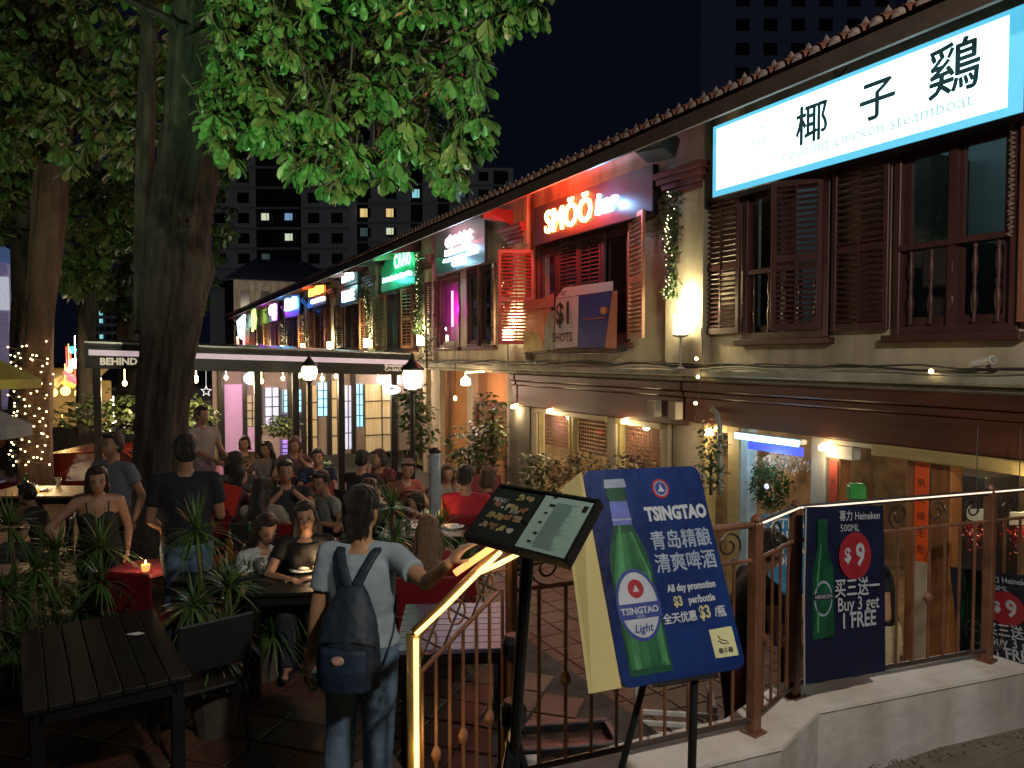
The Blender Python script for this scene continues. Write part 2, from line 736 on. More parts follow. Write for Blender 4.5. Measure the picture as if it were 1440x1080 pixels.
# roof tile meshes
def barrel(L=.40, r=.075, plug=True):
    b = MB()
    n = 7
    v = []
    for (xx, rr, zz) in ((0, r, 0), (L, r * .85, L * .42)):
        for k in range(n):
            t = PI * k / (n - 1)
            v.append((xx, rr * math.cos(t), zz + rr * .95 * math.sin(t)))
    b.add(v, [(k, k + 1, n + k + 1, n + k) for k in range(n - 1)])
    if plug:
        b.cur = 1
        b.add([(-.012, .062 * math.cos(PI * k / 6), .066 * math.sin(PI * k / 6) - .012) for k in range(7)], [tuple(range(7))])
        b.add([(-.012, .062 * math.cos(PI * k / 6), .066 * math.sin(PI * k / 6) - .012) for k in range(7)] +
              [(-.03, .0, .02)], [(k, k + 1, 7) for k in range(6)] + [(6, 0, 7)])
        # the mortar tongue that rises behind, as on the photographed eave
        b.add([(.10, .035, .09), (.10, -.035, .09), (.13, 0, .175), (.17, .03, .1), (.17, -.03, .1)],
              [(0, 1, 2), (0, 2, 3), (1, 4, 2), (3, 2, 4)])
    return b.mesh('roof_tile', [tilem, mortar])


TILE = barrel()

EX, EZ = 5.35, 2.50      # eave line
SL = .47                 # roof slope


def roof_z(x): return EZ + (x - EX) * SL


house_names = {
    -1: 'cream shophouse at the near end of the row beside the white lightbox house',
    0: 'shophouse with the glowing white coconut chicken lightbox above dark brown shutters',
    1: 'shophouse with the red SMOO neon board and party banners hung from its window',
    2: 'shophouse with the blue-white neon board above a magenta-lit window',
    3: 'shophouse with the glowing green neon shield sign under its eave',
    4: 'shophouse with the two stacked white illuminated word signs',
    5: 'shophouse with the orange and red neon sign, above the canopy roof',
    6: 'shophouse washed blue by the cyan neon sign, with tan shutters',
    7: 'shophouse glowing purple around a pink neon sign, above the canopy',
    8: 'narrow-looking shophouse with the small green and yellow star sign',
    9: 'shophouse with the red neon cocktail glass, next to last seen along the row',
    10: 'last dark shophouse at the far end of the row, beyond the cocktail glass sign'}
HOUSES = {}


def shophouse(i):
    ya = Y0 + BAY * i
    yb = ya + BAY
    root = thing('shophouse', house_names[i], 'building', (DX, (ya + yb) / 2, LZ))
    HOUSES[i] = root
    near_ = i in (0, 1, 2)
    # openings of the upper wall
    if i == 0: ops = [(3.45, 4.54, .2, 1.95), (5.24, 6.42, .2, 1.95)]
    elif i == 1: ops = [(8.6, 11.32, .2, 1.92)]
    elif i == 2: ops = [(12.95, 14.35, .2, 1.8), (14.72, 15.92, .2, 1.8)]
    else: ops = [(ya + .95, ya + 3.4, .2, 1.75)]
    b = MB()
    wall_open(b, DX, DX + .25, ya, yb, -.14, 3.05, ops)
    part('upper_wall', b, plaster, root)
    # interior shells
    b = MB()
    b.box(DX + 2.2, DX + 2.3, ya + .1, yb - .1, -.14, 2.9)
    b.box(DX + .25, DX + 2.2, ya + .02, ya + .1, -.14, 2.9); b.box(DX + .25, DX + 2.2, yb - .1, yb - .02, -.14, 2.9)
    b.box(DX + .25, DX + 2.3, ya, yb, -.3, -.15); b.box(DX + .25, DX + 2.2, ya + .1, yb - .1, 2.75, 2.8)
    part('upper_room', b, palein if i == 0 else darkin, root)
    if i == 0:      # dark blocks added inside so only parts of the room look pale
        b = MB(); b.bev(DX + 1.5, DX + 2.15, 5.2, 5.9, -.14, 2.2, .02); b.bev(DX + .6, DX + .68, 6.5, 7.1, -.14, 2.3, .01)
        b.bev(DX + .9, DX + 1.6, 4.35, 4.9, -.14, 1.1, .02); b.bev(DX + 2.0, DX + 2.18, 3.6, 4.0, -.14, 2.6, .02)
        part('dark_blocks', b, darkin, root, kind='stuff')
    # pier
    b = MB(); b.bev(DX - .12, DX + .002, yb - .36, yb + .36, -.13, 2.86, .012)
    part('pier', b, plaster, root)
    b = MB()
    for k, (z, e) in enumerate(((2.02, .03), (2.10, .07), (2.17, .12), (2.24, .16))):
        b.bev(DX - .12 - e, DX - .11, yb - .30 - e, yb + .30 + e, z, z + .078, .008)
    part('capital', b, brown if i != 1 else mat('capital_red', (.25, .03, .02), .5), root)
    # ledge between the storeys
    b = MB()
    b.bev(DX - .20, DX + .25, ya + .001, yb - .001, -.235, -.145, .02)
    b.bev(DX - .12, DX + .0, ya + .001, yb - .001, -.30, -.237, .02)
    part('ledge', b, ledge_m, root)
    # soffit, fascia, roof
    b = MB()
    v = [(EX + .02, ya, roof_z(EX) - .02), (DX + .3, ya, roof_z(DX + .3) - .02), (DX + .3, yb, roof_z(DX + .3) - .02), (EX + .02, yb, roof_z(EX) - .02)]
    b.prism(v, (0, 0, .04))
    part('soffit', b, soffit_m, root)
    b = MB(); b.box(EX - .025, EX + .018, ya, yb, EZ - .05, EZ + .10)
    b.box(EX - .035, EX - .0255, ya, yb, EZ - .055, EZ - .03)
    part('fascia_board', b, mat('fascia_paint', (.12, .09, .075), .5, var=.2), root)
    b = MB()
    RX = 11.5
    v = [(EX + .03, ya, roof_z(EX) + .08), (RX, ya, roof_z(RX) + .08), (RX, yb, roof_z(RX) + .08), (EX + .03, yb, roof_z(EX) + .08)]
    b.prism(v, (0, 0, .03))
    b.prism([(RX, ya, roof_z(RX) + .08), (RX, yb, roof_z(RX) + .08), (17.5, yb, -.2), (17.5, ya, -.2)], (0, 0, .03))
    part('roof', b, tilem, root)
    n = int(BAY / .19)
    rest = MB()
    for k in range(n):
        y = ya + (k + .5) * BAY / n
        M = Matrix.Translation((EX - .06, y + random.uniform(-.008, .008), EZ + .135 + random.uniform(-.006, .006))) @ Matrix.Rotation(random.uniform(-.04, .04), 4, 'Z')
        piece('roof_tile', TILE, root, M)
        for c in range(1, 4):
            n7 = 6
            x0 = EX - .06 + c * .33
            vv = []
            for (xx, rr) in ((x0, .075), (x0 + .4, .064)):
                for q in range(n7):
                    t = PI * q / (n7 - 1)
                    vv.append((xx, y + rr * math.cos(t), EZ + .15 + (xx - EX) * .42 + rr * math.sin(t)))
            rest.add(vv, [(q, q + 1, n7 + q + 1, n7 + q) for q in range(n7 - 1)])
    part('upper_tiles', rest, tilem, root, kind='stuff')
    # eave brackets
    for k in range(3):
        y = ya + .7 + k * 1.5
        b = MB(); b.prism([(DX, y, 2.55), (DX, y, 2.83), (EX + .1, y, roof_z(EX + .1) - .03), (EX + .1, y, roof_z(EX + .1) - .11)], (0, .07, 0))
        if i not in (0, 1, 2): part('rafter', b, brown, root)
    # party wall / back
    b = MB(); b.box(DX + .26, 17, yb - .03, yb - .01, -2.9, 2.6)
    b.box(17, 17.1, ya, yb, -2.9, 0)
    part('party_wall', b, plaster_dk, root)
    return root


for i in range(-1, 11):
    shophouse(i)
H0, H1, H2 = HOUSES[0], HOUSES[1], HOUSES[2]
# gable end of the row
b = MB()
yE = Y0 + BAY * 11
b.prism([(DX, yE, -2.9), (17, yE, -2.9), (17, yE, .1), (11.5, yE, roof_z(11.5)), (DX, yE, roof_z(DX))], (0, .2, 0))
part('gable_wall', b, plaster_dk, HOUSES[10])

# ---- upper windows of the lightbox house
f = window(H0, 5.24, 6.42, .2, 1.95, shut, 2, rail=.95, balusters=5)
f = window(H0, 3.45, 4.54, .2, 1.95, shut, 2, rail=.98, balusters=5)
XS = DX - .05
shutter(H0, (XS, 6.44, .27), (0, 1), .60, 1.62, shut)
shutter(H0, (XS - .03, 5.27, .27), (-.5, .87), .50, 1.52, shut)
shutter(H0, (XS, 4.56, .25), (0, 1), .62, 1.62, shut)
shutter(H0, (XS, 3.43, .27), (-.25, -1), .50, 1.62, mat('shutter_lit_red', (.34, .12, .07), .5))  # reddish light on this leaf is put into its colour
b = MB()
for k in range(26):
    z = .95 + k * .042
    b.tube([(XS - .01 + .018 * math.cos(t * 2.1 + k), 3.50 + .018 * math.sin(t * 2.1 + k), z + t * .014) for t in range(4)], .009, 5)
part('rope_tassel', b, mat('rope', (.30, .22, .18), .8), H0)
# ---- SMOO house window: four leaves
f = window(H1, 8.6, 11.32, .2, 1.92, shut, 4, rail=None)
lamp('upper_room_light', (DX + 1.2, 10.0, 1.9), 8, (1, .25, .4), .15, parent=H1)
shutter(H1, (XS, 8.58, .25), (-.30, -.95), .62, 1.68, shut_tan)
shutter(H1, (XS, 11.34, .22), (-.9, .43), .62, 1.62, shut_redlit)
shutter(H1, (XS + .06, 9.35, .25), (0, 1), .60, 1.60, shut)
shutter(H1, (XS + .06, 9.99, .25), (0, 1), .60, 1.60, shut)
# ---- third house
window(H2, 12.95, 14.35, .2, 1.8, shut, 2)
window(H2, 14.72, 15.92, .2, 1.8, shut, 1)
shutter(H2, (XS - .02, 13.0, .22), (-.35, -.93), .60, 1.52, mat('shutter_wood', (.20, .10, .06), .5))
shutter(H2, (XS - .02, 13.55, .22), (-.5, -.86), .40, 1.52, shut)
shutter(H2, (XS, 15.95, .22), (-.3, .95), .45, 1.5, shut)
# ---- far houses
tans = [shut, shut_tan, shut, mat('shutter_orange', (.5, .2, .07), .5), shut, shut_tan, shut, shut]
for i in range(3, 11):
    ya = Y0 + BAY * i
    r_ = HOUSES[i]
    window(r_, ya + .95, ya + 3.4, .2, 1.75, shut, 3)
    shutter(r_, (XS, ya + .95, .22), (-.5, -.85), .6, 1.5, tans[i - 3], pieces=False)
    shutter(r_, (XS - .02, ya + 1.1, .22), (-.2, 1), .6, 1.5, tans[(i + 2) % 8], pieces=False)
    shutter(r_, (XS, ya + 3.45, .22), (-.3, .95), .6, 1.5, shut_tan if i % 2 else shut, pieces=False)

# near-end house, mostly out of frame
window(HOUSES[-1], -.1, 1.2, .2, 1.9, shut, 2)

# ---- brown roller fascia beams over the ground floor
for i in range(-1, 3):
    ya = Y0 + BAY * i; yb = ya + BAY
    b = MB()
    zb = -.80 if i < 1 else -.86
    y_1 = yb - .02 if i < 2 else ya + .2
    b.bev(DX - .16, DX + .10, ya + .02, y_1, -.42, -.302, .015)
    b.bev(DX - .13, DX + .10, ya + .02, y_1, -.50, -.424, .015)
    b.bev(DX - .10, DX + .10, ya + .02, y_1, zb, -.504, .01)
    part('fascia_beam', b, mat('fascia_brown', (.10, .032, .02), .5, var=.3, scale=2, stretch=(1, .3, 3), bump=.15, streak=.2), HOUSES[i])

# ---- ground floor, lightbox house
ZT = -.80
b = MB()
b.box(DX + .0, DX + .14, 7.05, 7.66, LZ, -.302)
part('column', b, plaster, H0)
for (y0, y1, m, nm) in ((6.98, 7.04, wood_y, 'door_post'), (6.43, 6.62, wood_y, 'door_post'), (6.30, 6.42, mat('blue_post', (.35, .52, .62), .5), 'door_post'), (5.24, 5.42, grey, 'door_post'),
                        (5.06, 5.2, wood, 'door_post'), (3.94, 4.13, wood, 'door_post'), (4.27, 4.36, wood, 'door_post'), (2.85, 2.98, wood, 'door_post')):
    b = MB(); b.bev(DX - .04, DX + .12, y0, y1, LZ, ZT - .002, .01)
    part(nm, b, m, H0)
b = MB(); b.bev(DX - .12, DX + .1, 2.85, 4.66, ZT - .115, ZT - .003, .01)
part('lintel', b, wood_y, H0)
b = MB(); b.bev(DX - .03, DX + .09, 6.621, 6.979, ZT - .09, ZT - .003, .01)
part('lintel', b, wood_y, H0)
b = MB(); b.bev(DX - .06, DX + .09, 4.68, 5.23, ZT - .06, ZT - .003, .01); b.bev(DX - .06, DX + .06, 4.9, 5.23, ZT - .2, ZT - .062, .01)
part('lintel', b, grey, H0)
for (y0, y1, z0, z1) in ((6.64, 6.96, -2.5, -.9), (4.38, 5.04, -2.6, -.87), (3.0, 3.92, -2.6, -.93)):
    g = MB(); g.box(DX + .04, DX + .046, y0, y1, z0, z1)
    part('shop_window', g, glass, H0)
# ground-floor room of the lightbox house
b = MB()
b.box(DX + 3.2, DX + 3.3, 2.9, 7.2, LZ, -.3); b.box(DX + .15, DX + 3.3, 7.15, 7.25, LZ, -.3); b.box(DX + .15, DX + 3.3, 2.8, 2.9, LZ, -.3)
b.box(DX + .12, DX + 3.3, 2.78, 7.3, LZ - .1, LZ - .002); b.box(DX + .15, DX + 3.3, 2.9, 7.15, -.34, -.3)
part('ground_room', b, warmin, H0)
lamp('room_light', (DX + 1.5, 5.9, -.6), 22, (1, .8, .55), .15, parent=H0)
lamp('room_light', (DX + 1.2, 3.9, -.6), 22, (1, .78, .5), .15, parent=H0)
lamp('room_light', (DX + .9, 5.9, 2.4), 3, (.55, .85, 1), .2, parent=H0)
lamp('room_light', (DX + .9, 4.0, 2.4), 3.5, (.6, .85, 1), .2, parent=H0)
# kitchen counter silhouettes behind the glass
b = MB()
b.bev(DX + 1.4, DX + 2.0, 4.5, 5.0, LZ, -1.2, .02); b.bev(DX + 2.0, DX + 2.6, 3.0, 4.1, LZ, -1.1, .02); b.bev(DX + 1.0, DX + 1.6, 3.2, 3.9, -1.6, -1.0, .02)
b.bev(DX + 2.7, DX + 3.1, 5.4, 6.2, LZ, -1.0, .02)
top('back_counter', b, mat('counter_dark', (.06, .05, .05), .4), 'dark cabinets standing inside the ground floor room behind the shop window', 'cabinet')

# red paper strips with characters
def strip(y, z0, z1, w_, label, txt, m=redp):
    t = thing('paper_strip', label, 'banner', (DX - .05, y, z0), group='red paper strips')
    b = MB(); b.box(DX - .052, DX - .046, y - w_ / 2, y + w_ / 2, z0, z1)
    part('paper', b, m, t)
    n = len(txt)
    for k, ch in enumerate(txt):
        me = text_mesh(ch, w_ * .62, ink)
        part('lettering', me, None, t, world=False).matrix_basis = Matrix.Translation(-t.location) @ frame((DX - .054, y, z1 - (k + .7) * (z1 - z0) / (n + .4)), (0, -1, 0), (0, 0, 1))
    return t


strip(4.20, -1.80, -.86, .13, 'long bright orange-red paper strip with black characters on the door post', '一帆风顺生意')
b = MB(); b.bev(DX - .045, DX + .05, 4.137, 4.266, LZ, -1.81, .008)
part('door_post', b, plaster, H0, label='pale lower post under the red paper strip')
strip(5.13, -1.75, -1.02, .10, 'dim dark-red paper strip on the post beside the blue doorway', '大吉', mat('dull_red_paper', (.34, .05, .03), .7))

# blue fluorescent fitting over the doorway
t = thing('fluorescent_sign', 'pale blue fluorescent light fitting over the doorway with the wreath', 'light fitting', (DX - .12, 5.9, -.95))
b = MB(); b.bev(DX - .14, DX - .05, 5.45, 6.40, -.90, -.845, .01)
part('housing', b, white, t)
for k in range(2):
    b = MB(); b.cyl((DX - .15, 5.48, -.868 - k * .04), (DX - .15, 6.38, -.868 - k * .04), .013, n=8)
    part('tube', b, mat('blue_tube', (.6, .9, 1), .3, es=5, ecol=(.30, .75, 1), bump=0), t)
b = MB(); b.box(DX - .13, DX - .09, 5.46, 6.2, -1.02, -.93)
part('lower_panel', b, mat('indigo_panel', (.05, .06, .4), .4, es=.8, ecol=(.05, .08, .75), bump=0), t)
lamp('fluorescent_light', (DX - .3, 5.9, -1.1), 4, (.55, .8, 1), .1, parent=t)

# ---- ground floor, SMOO house
for (y0, y1, m) in ((7.70, 7.84, plaster), (8.87, 9.10, plaster), (11.25, 11.45, plaster), (11.5, 12.3, plaster_dk)):
    b = MB(); b.bev(DX - .05, DX + .12, y0, y1, LZ, -.87, .01)
    part('column', b, m, H1)
b = MB(); b.bev(DX - .08, DX + .1, 9.101, 11.249, -.95, -.863, .01); b.bev(DX - .08, DX + .1, 7.841, 8.869, -.95, -.863, .01)
part('lintel', b, wood_y, H1)
for (y0, y1) in ((7.84, 8.87), (9.10, 10.15), (10.2, 11.25)):
    b = MB()
    b.box(DX - .02, DX + .06, y0, y0 + .05, -2.2, -.95); b.box(DX - .02, DX + .06, y1 - .05, y1, -2.2, -.95); b.box(DX - .02, DX + .06, y0 + .05, y1 - .05, -2.25, -2.19)
    f = part('shop_window', b, wood_y, H1)
    g = MB(); g.box(DX + .02, DX + .026, y0 + .05, y1 - .05, -2.19, -.95)
    part('pane', g, glass, f)
    # wicker blind behind it, woven of battens
    g = MB()
    for k in range(9):
        z = -.98 - k * .06
        g.box(DX + .08, DX + .092, y0 + .08, y1 - .08, z - .03, z)
    for k in range(14):
        yy = y0 + .1 + k * (y1 - y0 - .2) / 13
        g.box(DX + .073, DX + .079, yy, yy + .02, -1.5, -.97)
    part('wicker_blind', g, mat('wicker', (.34, .15, .11), .7), f, kind='stuff')
b = MB(); b.box(DX - .0, DX + .12, 7.84, 11.25, LZ, -2.26)
part('low_wall', b, wood_y, H1)
b = MB()
b.box(DX + 2.6, DX + 2.7, 7.4, 11.8, LZ, -.3); b.box(DX + .12, DX + 2.7, 11.7, 11.8, LZ, -.3); b.box(DX + .12, DX + 2.7, 7.35, 7.4, LZ, -.3)
b.box(DX + .12, DX + 2.7, 7.35, 11.8, LZ - .1, LZ); b.box(DX + .12, DX + 2.7, 7.4, 11.7, -.34, -.3)
part('ground_room', b, warmin, H1)
lamp('room_light', (DX + 1.2, 10.4, -.7), 50, (1, .78, .46), .12, parent=H1)
lamp('room_light', (DX + 1.2, 8.4, -.7), 42, (1, .8, .5), .12, parent=H1)

for (y, e) in ((11.9, 4), (10.6, 8), (8.5, 6), (6.8, 5), (5.15, 2.5), (3.2, 5)):  # small wall lights added to brighten the shop windows and lintels
    b = MB(); b.lathe((DX - .16, y, -.92), [(.05, 0), (.05, .05), (.02, .07)], 10); b.cyl((DX - .16, y, -.86), (DX - .05, y, -.84), .012)
    hh = H1 if y > 7.3 else H0
    part('wall_light', b, bulb_m, hh)
    lamp('added_window_light', (DX - .17, y, -.99), e, (1, .78, .45), .05, parent=hh)
# ---- ground floor of the rest
bayc = {2: (.50, .24, .09), 3: (.55, .48, .30), 4: (.5, .45, .3), 5: (.42, .34, .5), 6: (.5, .3, .3), 7: (.4, .3, .4), 8: (.3, .3, .3), 9: (.3, .2, .2), 10: (.2, .2, .2)}
for i in range(2, 11):
    ya = Y0 + BAY * i; yb = ya + BAY
    r_ = HOUSES[i]
    b = MB()
    b.box(DX + 0, DX + .12, yb - .5, yb - .05, LZ, -.302); b.box(DX, DX + .12, ya + .4, ya + .62, LZ, -.302); b.box(DX, DX + .12, ya + 2.2, ya + 2.5, LZ, -.302)
    part('column', b, plaster, r_)
    b = MB(); b.box(DX + .3, DX + .4, ya + .05, yb - .05, LZ, -.3)
    part('shop_back_wall', b, mat('bay_wall_%d' % i, bayc[i], .8, var=.25, scale=1.6, bump=.1), r_)
    for (y0, y1) in ((ya + .65, ya + 2.15), (ya + 2.55, ya + 4.0)):
        if i == 2 and y0 > ya + 2: continue
        b = MB(); z1 = -.6 if i > 2 else -.9
        b.box(DX + .02, DX + .1, y0, y0 + .08, LZ, z1); b.box(DX + .02, DX + .1, y1 - .08, y1, LZ, z1); b.box(DX + .02, DX + .1, y0 + .08, y1 - .08, z1 - .08, z1)
        b.box(DX + .02, DX + .1, (y0 + y1) / 2 - .03, (y0 + y1) / 2 + .03, LZ, z1 - .08)
        f = part('glazed_door', b, [shut, wood, brown][i % 3], r_)
        g = MB(); g.box(DX + .05, DX + .056, y0 + .08, y1 - .08, LZ + .2, z1 - .08)
        part('pane', g, glass, f)
    lamp('shop_light', (DX - .5, ya + 1.4, -.62), 20 if i < 8 else 8, [(1, .72, .38), (1, .8, .5), (1, .6, .5), (.9, .7, 1)][i % 4], .08, parent=r_)
    b = MB(); b.lathe((DX - .5, ya + 1.4, -.53), [(.02, .16), (.09, .1), (.10, 0), (.06, -.02)], 10); b.cyl((DX - .5, ya + 1.4, -.37), (DX - .5, ya + 1.4, -.30), .01)
    b.cyl((DX - .5, ya + 1.4, -.30), (DX, ya + 1.4, -.28), .012)
    part('hanging_lamp', b, bulb_m, r_)
# ================================================================== signs along the facade
def on_facade(root, me, x, y, z, m=None, name='lettering', rot=0.):
    o = part(name, me, m, root, world=False)
    o.matrix_basis = Matrix.Translation(-rootloc(root)) @ frame((x, y, z), (0, -1, 0), (0, 0, 1)) @ Matrix.Rotation(rot, 4, 'Z')
    return o


# ---- the big white lightbox
t = thing('lightbox_sign', 'large glowing white and cyan lightbox with the coconut chicken steamboat lettering', 'sign', (5.95, 4.95, 1.81))
b = MB(); b.bev(5.90, 6.10, 3.28, 6.62, 1.80, 2.61, .01)
part('housing', b, black, t)
face = mat('lightbox_face', (.8, .95, 1), .4, es=1.9, ecol=(.62, .95, 1.0), bump=0, var=0)
edge = mat('lightbox_falloff', (.3, .7, .9), .4, es=.6, ecol=(.10, .62, .95), bump=0, var=0)  # dimmer cyan strips stand for the light fading towards the edges
b = MB(); b.box(5.888, 5.899, 3.40, 6.55, 1.88, 2.56)
part('face_panel', b, face, t)
b = MB(); b.box(5.889, 5.899, 3.29, 3.399, 1.812, 2.60); b.box(5.889, 5.899, 6.551, 6.61, 1.812, 2.60)
b.box(5.889, 5.899, 3.40, 6.55, 1.812, 1.879); b.box(5.889, 5.899, 3.40, 6.55, 2.561, 2.60)
part('face_falloff', b, edge, t)
inkteal = mat('sign_ink', (.03, .10, .13), .5, var=0, bump=0)
inkpale = mat('sign_ink_pale', (.45, .66, .70), .5, var=0, bump=0, es=.55, ecol=(.35, .6, .66), nosample=True)
for (ch, px, py, s) in (('椰', 1141, 177, .40), ('子', 1233, 143, .38), ('鷄', 1341, 101, .45)):
    P = atx(px, py, 5.885)
    on_facade(t, text_mesh(ch, s, inkteal, bold=.006), 5.886, P.y, P.z - .0)
on_facade(t, text_mesh('coconut chicken steamboat', .155, inkpale, sx=1.12), 5.885, 4.62, 2.02)
b = MB()
Pc = atx(1066, 210, 5.885)
b.tube([(5.884, Pc.y + .21 * math.cos(a), Pc.z + .22 * math.sin(a)) for a in np.linspace(R(20), R(395) - R(40), 40)], .006, 5)
b.tube([(5.884, Pc.y + .02, Pc.z - .12), (5.884, Pc.y - .03, Pc.z - .02), (5.884, Pc.y - .02, Pc.z + .10)], .007, 5)
b.tube([(5.884, Pc.y + .11, Pc.z + .07), (5.884, Pc.y + .09, Pc.z + .10), (5.884, Pc.y + .06, Pc.z + .07)], .008, 5)
b.tube([(5.884, Pc.y - .07, Pc.z + .12), (5.884, Pc.y - .09, Pc.z + .04), (5.884, Pc.y - .05, Pc.z + .05)], .008, 5)
part('logo', b, inkpale, t)
on_facade(t, text_mesh('椰一', .11, inkpale), 5.885, Pc.y + .03, Pc.z + .04)
b = MB(); b.cyl((5.93, 5.0, 2.61), (6.1, 5.0, 2.75), .008); b.cyl((5.93, 5.0, 2.61), (5.93, 5.0, 2.72), .008)
part('stay_wire', b, black, t)


def neon_text(s, size, m, r=.008, sx=1., shear=0., bold=0., space=1.):
    c = bpy.data.curves.new('lettering', 'FONT')
    c.body = s; c.size = size; c.align_x = 'CENTER'; c.align_y = 'CENTER'
    c.fill_mode = 'NONE'; c.bevel_depth = r; c.bevel_resolution = 1; c.resolution_u = 3; c.offset = bold; c.shear = shear; c.space_character = space
    me = evaluate(bpy.data.objects.new('lettering', c))
    bpy.data.curves.remove(c)
    me.name = 'lettering'
    if sx != 1.: me.transform(Matrix.Diagonal((sx, 1, 1, 1)))
    me.materials.clear(); me.materials.append(m)
    return me


def board(root, y0, y1, z0, z1, m, x=6.02, th=.07):
    b = MB(); b.bev(x, x + th, y0, y1, z0, z1, .008)
    return part('board', b, m, root)


def squiggle(y0, y1, z, h, seed, x, r=.012, n=7, script=True):
    """handwriting-like neon stroke running from y1 down to y0"""
    rg = random.Random(seed)
    b = MB()
    W = (y1 - y0) / n
    for k in range(n):
        yc = y1 - (k + .5) * W
        kind = rg.randint(0, 4)
        w_ = W * .36
        if kind == 0: pts = [(-1, -1), (-1, .4), (0, 1), (1, .4), (1, -1)]
        elif kind == 1: pts = [(1, .5), (.3, 1), (-.8, .6), (-1, -.3), (0, -1), (1, -.6)]
        elif kind == 2: pts = [(-1, 1.5), (-.8, -.8), (.2, -1), (1, -.2), (.3, .6), (-.8, .2)]
        elif kind == 3: pts = [(-1, -1), (-.2, 1.3), (.3, .2), (1, -1)]
        else: pts = [(-1, 0), (1, .3), (.4, 1), (-.8, .7), (-1, -.6), (0, -1), (1, -.7)]
        b.tube([(x, yc - p[0] * w_, z + p[1] * h / 2) for p in pts], r, 5)
    return b


navy = mat('sign_board_navy', (.030, .035, .055), .35, var=.15, bump=.02)
dkred = mat('sign_board_dark', (.05, .02, .025), .4, var=.15, bump=.02)
greyboard = mat('sign_board_grey', (.05, .07, .09), .35, var=.1, bump=.02)

# ---- SMOO bar
t = thing('neon_sign', 'long dark board with red SMOO neon letters and white script beside it', 'neon sign', (6.02, 9.5, 1.85))
b = MB(); b.bev(6.02, 6.12, 7.88, 11.12, 1.86, 2.50, .01)
part('board', b, mat('smoo_board', (.030, .020, .030), .35, var=.1, bump=.02), t)
nr = neon_mat('neon_red', (1, .12, .03), 9)
ny = neon_mat('neon_yellow', (1, .62, .22), 7)
nw = neon_mat('neon_white', (.75, .92, 1), 9)
on_facade(t, neon_text('SMÖÖ', .50, ny, .011, sx=.98, bold=.0), 5.985, 9.98, 2.16)
on_facade(t, text_mesh('SMÖÖ', .50, nr, sx=.98, extrude=.006, bold=.016), 6.008, 9.98, 2.16)
on_facade(t, text_mesh('bar', .40, nw, extrude=.01, bold=.012, shear=.2), 6.0, 8.95, 2.18)
for (y, c, e) in ((10.5, (1, .06, .02), 3.2), (9.9, (1, .05, .02), 3.2), (9.45, (1, .05, .02), 1.6), (8.85, (.25, .55, 1), 2.4)):
    lamp('neon_glow', (5.80, y, 2.17), e * 8, c, .05, parent=t)
lamp('neon_glow', (5.62, 10.3, 2.58), 26, (1, .06, .02), .1, parent=t)

# ---- blue-white sign of the third house
t = thing('neon_sign', 'blue-grey board with overexposed white and pink neon lettering between two piers', 'neon sign', (6.0, 14.3, 1.8))
board(t, 13.0, 15.6, 1.80, 2.72, greyboard, 5.98)
nwp = neon_mat('neon_pinkwhite', (1, .72, .74), 9)
nwc = neon_mat('neon_cyanwhite', (.7, .95, 1), 8)
for (bb, m) in ((squiggle(13.55, 14.95, 2.42, .18, 4, 5.955, .020, 6), nwp), (squiggle(13.6, 15.0, 2.20, .10, 9, 5.955, .013, 10), nwc),
                (squiggle(13.3, 15.1, 2.05, .05, 12, 5.955, .010, 12), nwc), (squiggle(13.9, 14.6, 1.94, .10, 15, 5.955, .016, 4), nwc)):
    part('lettering', bb, m, t)
lamp('neon_glow', (5.84, 14.3, 2.42), 10, (1, .3, .34), .06, parent=t)
lamp('neon_glow', (5.84, 14.6, 2.5), 6, (1, .25, .3), .06, parent=t)
lamp('neon_glow', (5.84, 13.9, 2.2), 11, (.4, .7, 1), .06, parent=t)
lamp('neon_glow', (5.84, 14.35, 1.98), 11, (.4, .8, 1), .06, parent=t)
# magenta tube in the window under it
t = thing('neon_tube', 'vertical magenta neon tube glowing inside the narrow shuttered window', 'neon tube', (6.3, 15.1, .6))
b = MB(); b.cyl((6.14, 15.02, .66), (6.14, 15.02, 1.42), .022, n=8)
part('tube', b, neon_mat('neon_magenta', (1, .12, .75), 8), t)
lamp('neon_glow', (6.05, 15.1, 1.05), 12, (1, .03, .6), .06, parent=t)
b = MB(); b.box(6.30, 6.33, 14.8, 15.86, .27, 1.73)
part('backing', b, mat('magenta_backing', (.5, .1, .4), .6), t)

# ---- green shield sign
t = thing('neon_sign', 'green neon shield-shaped sign with script and a cyan line of lettering', 'neon sign', (6.0, 18.4, 1.7))
b = MB()
yc, w_ = 18.35, 1.35
b.prism([(5.98, yc - w_, 1.75), (5.98, yc + w_, 1.75), (5.98, yc + w_, 2.35), (5.98, yc + .5, 2.72), (5.98, yc - .4, 2.86), (5.98, yc - w_, 2.45)], (.07, 0, 0))
part('board', b, mat('green_board', (.01, .12, .05), .4, es=.10, ecol=(.0, .75, .25), bump=0), t)
part('lettering', squiggle(17.2, 18.5, 2.42, .34, 21, 5.955, .016, 4), neon_mat('neon_green', (.25, 1, .45), 4), t)
part('lettering', squiggle(17.15, 19.5, 2.03, .09, 25, 5.955, .020, 9), neon_mat('neon_aqua', (.45, 1, .95), 6), t)
lamp('neon_glow', (5.75, 18.1, 2.45), 22, (.04, 1, .3), .06, parent=t)
lamp('neon_glow', (5.75, 18.5, 2.0), 14, (.1, .9, .9), .06, parent=t)
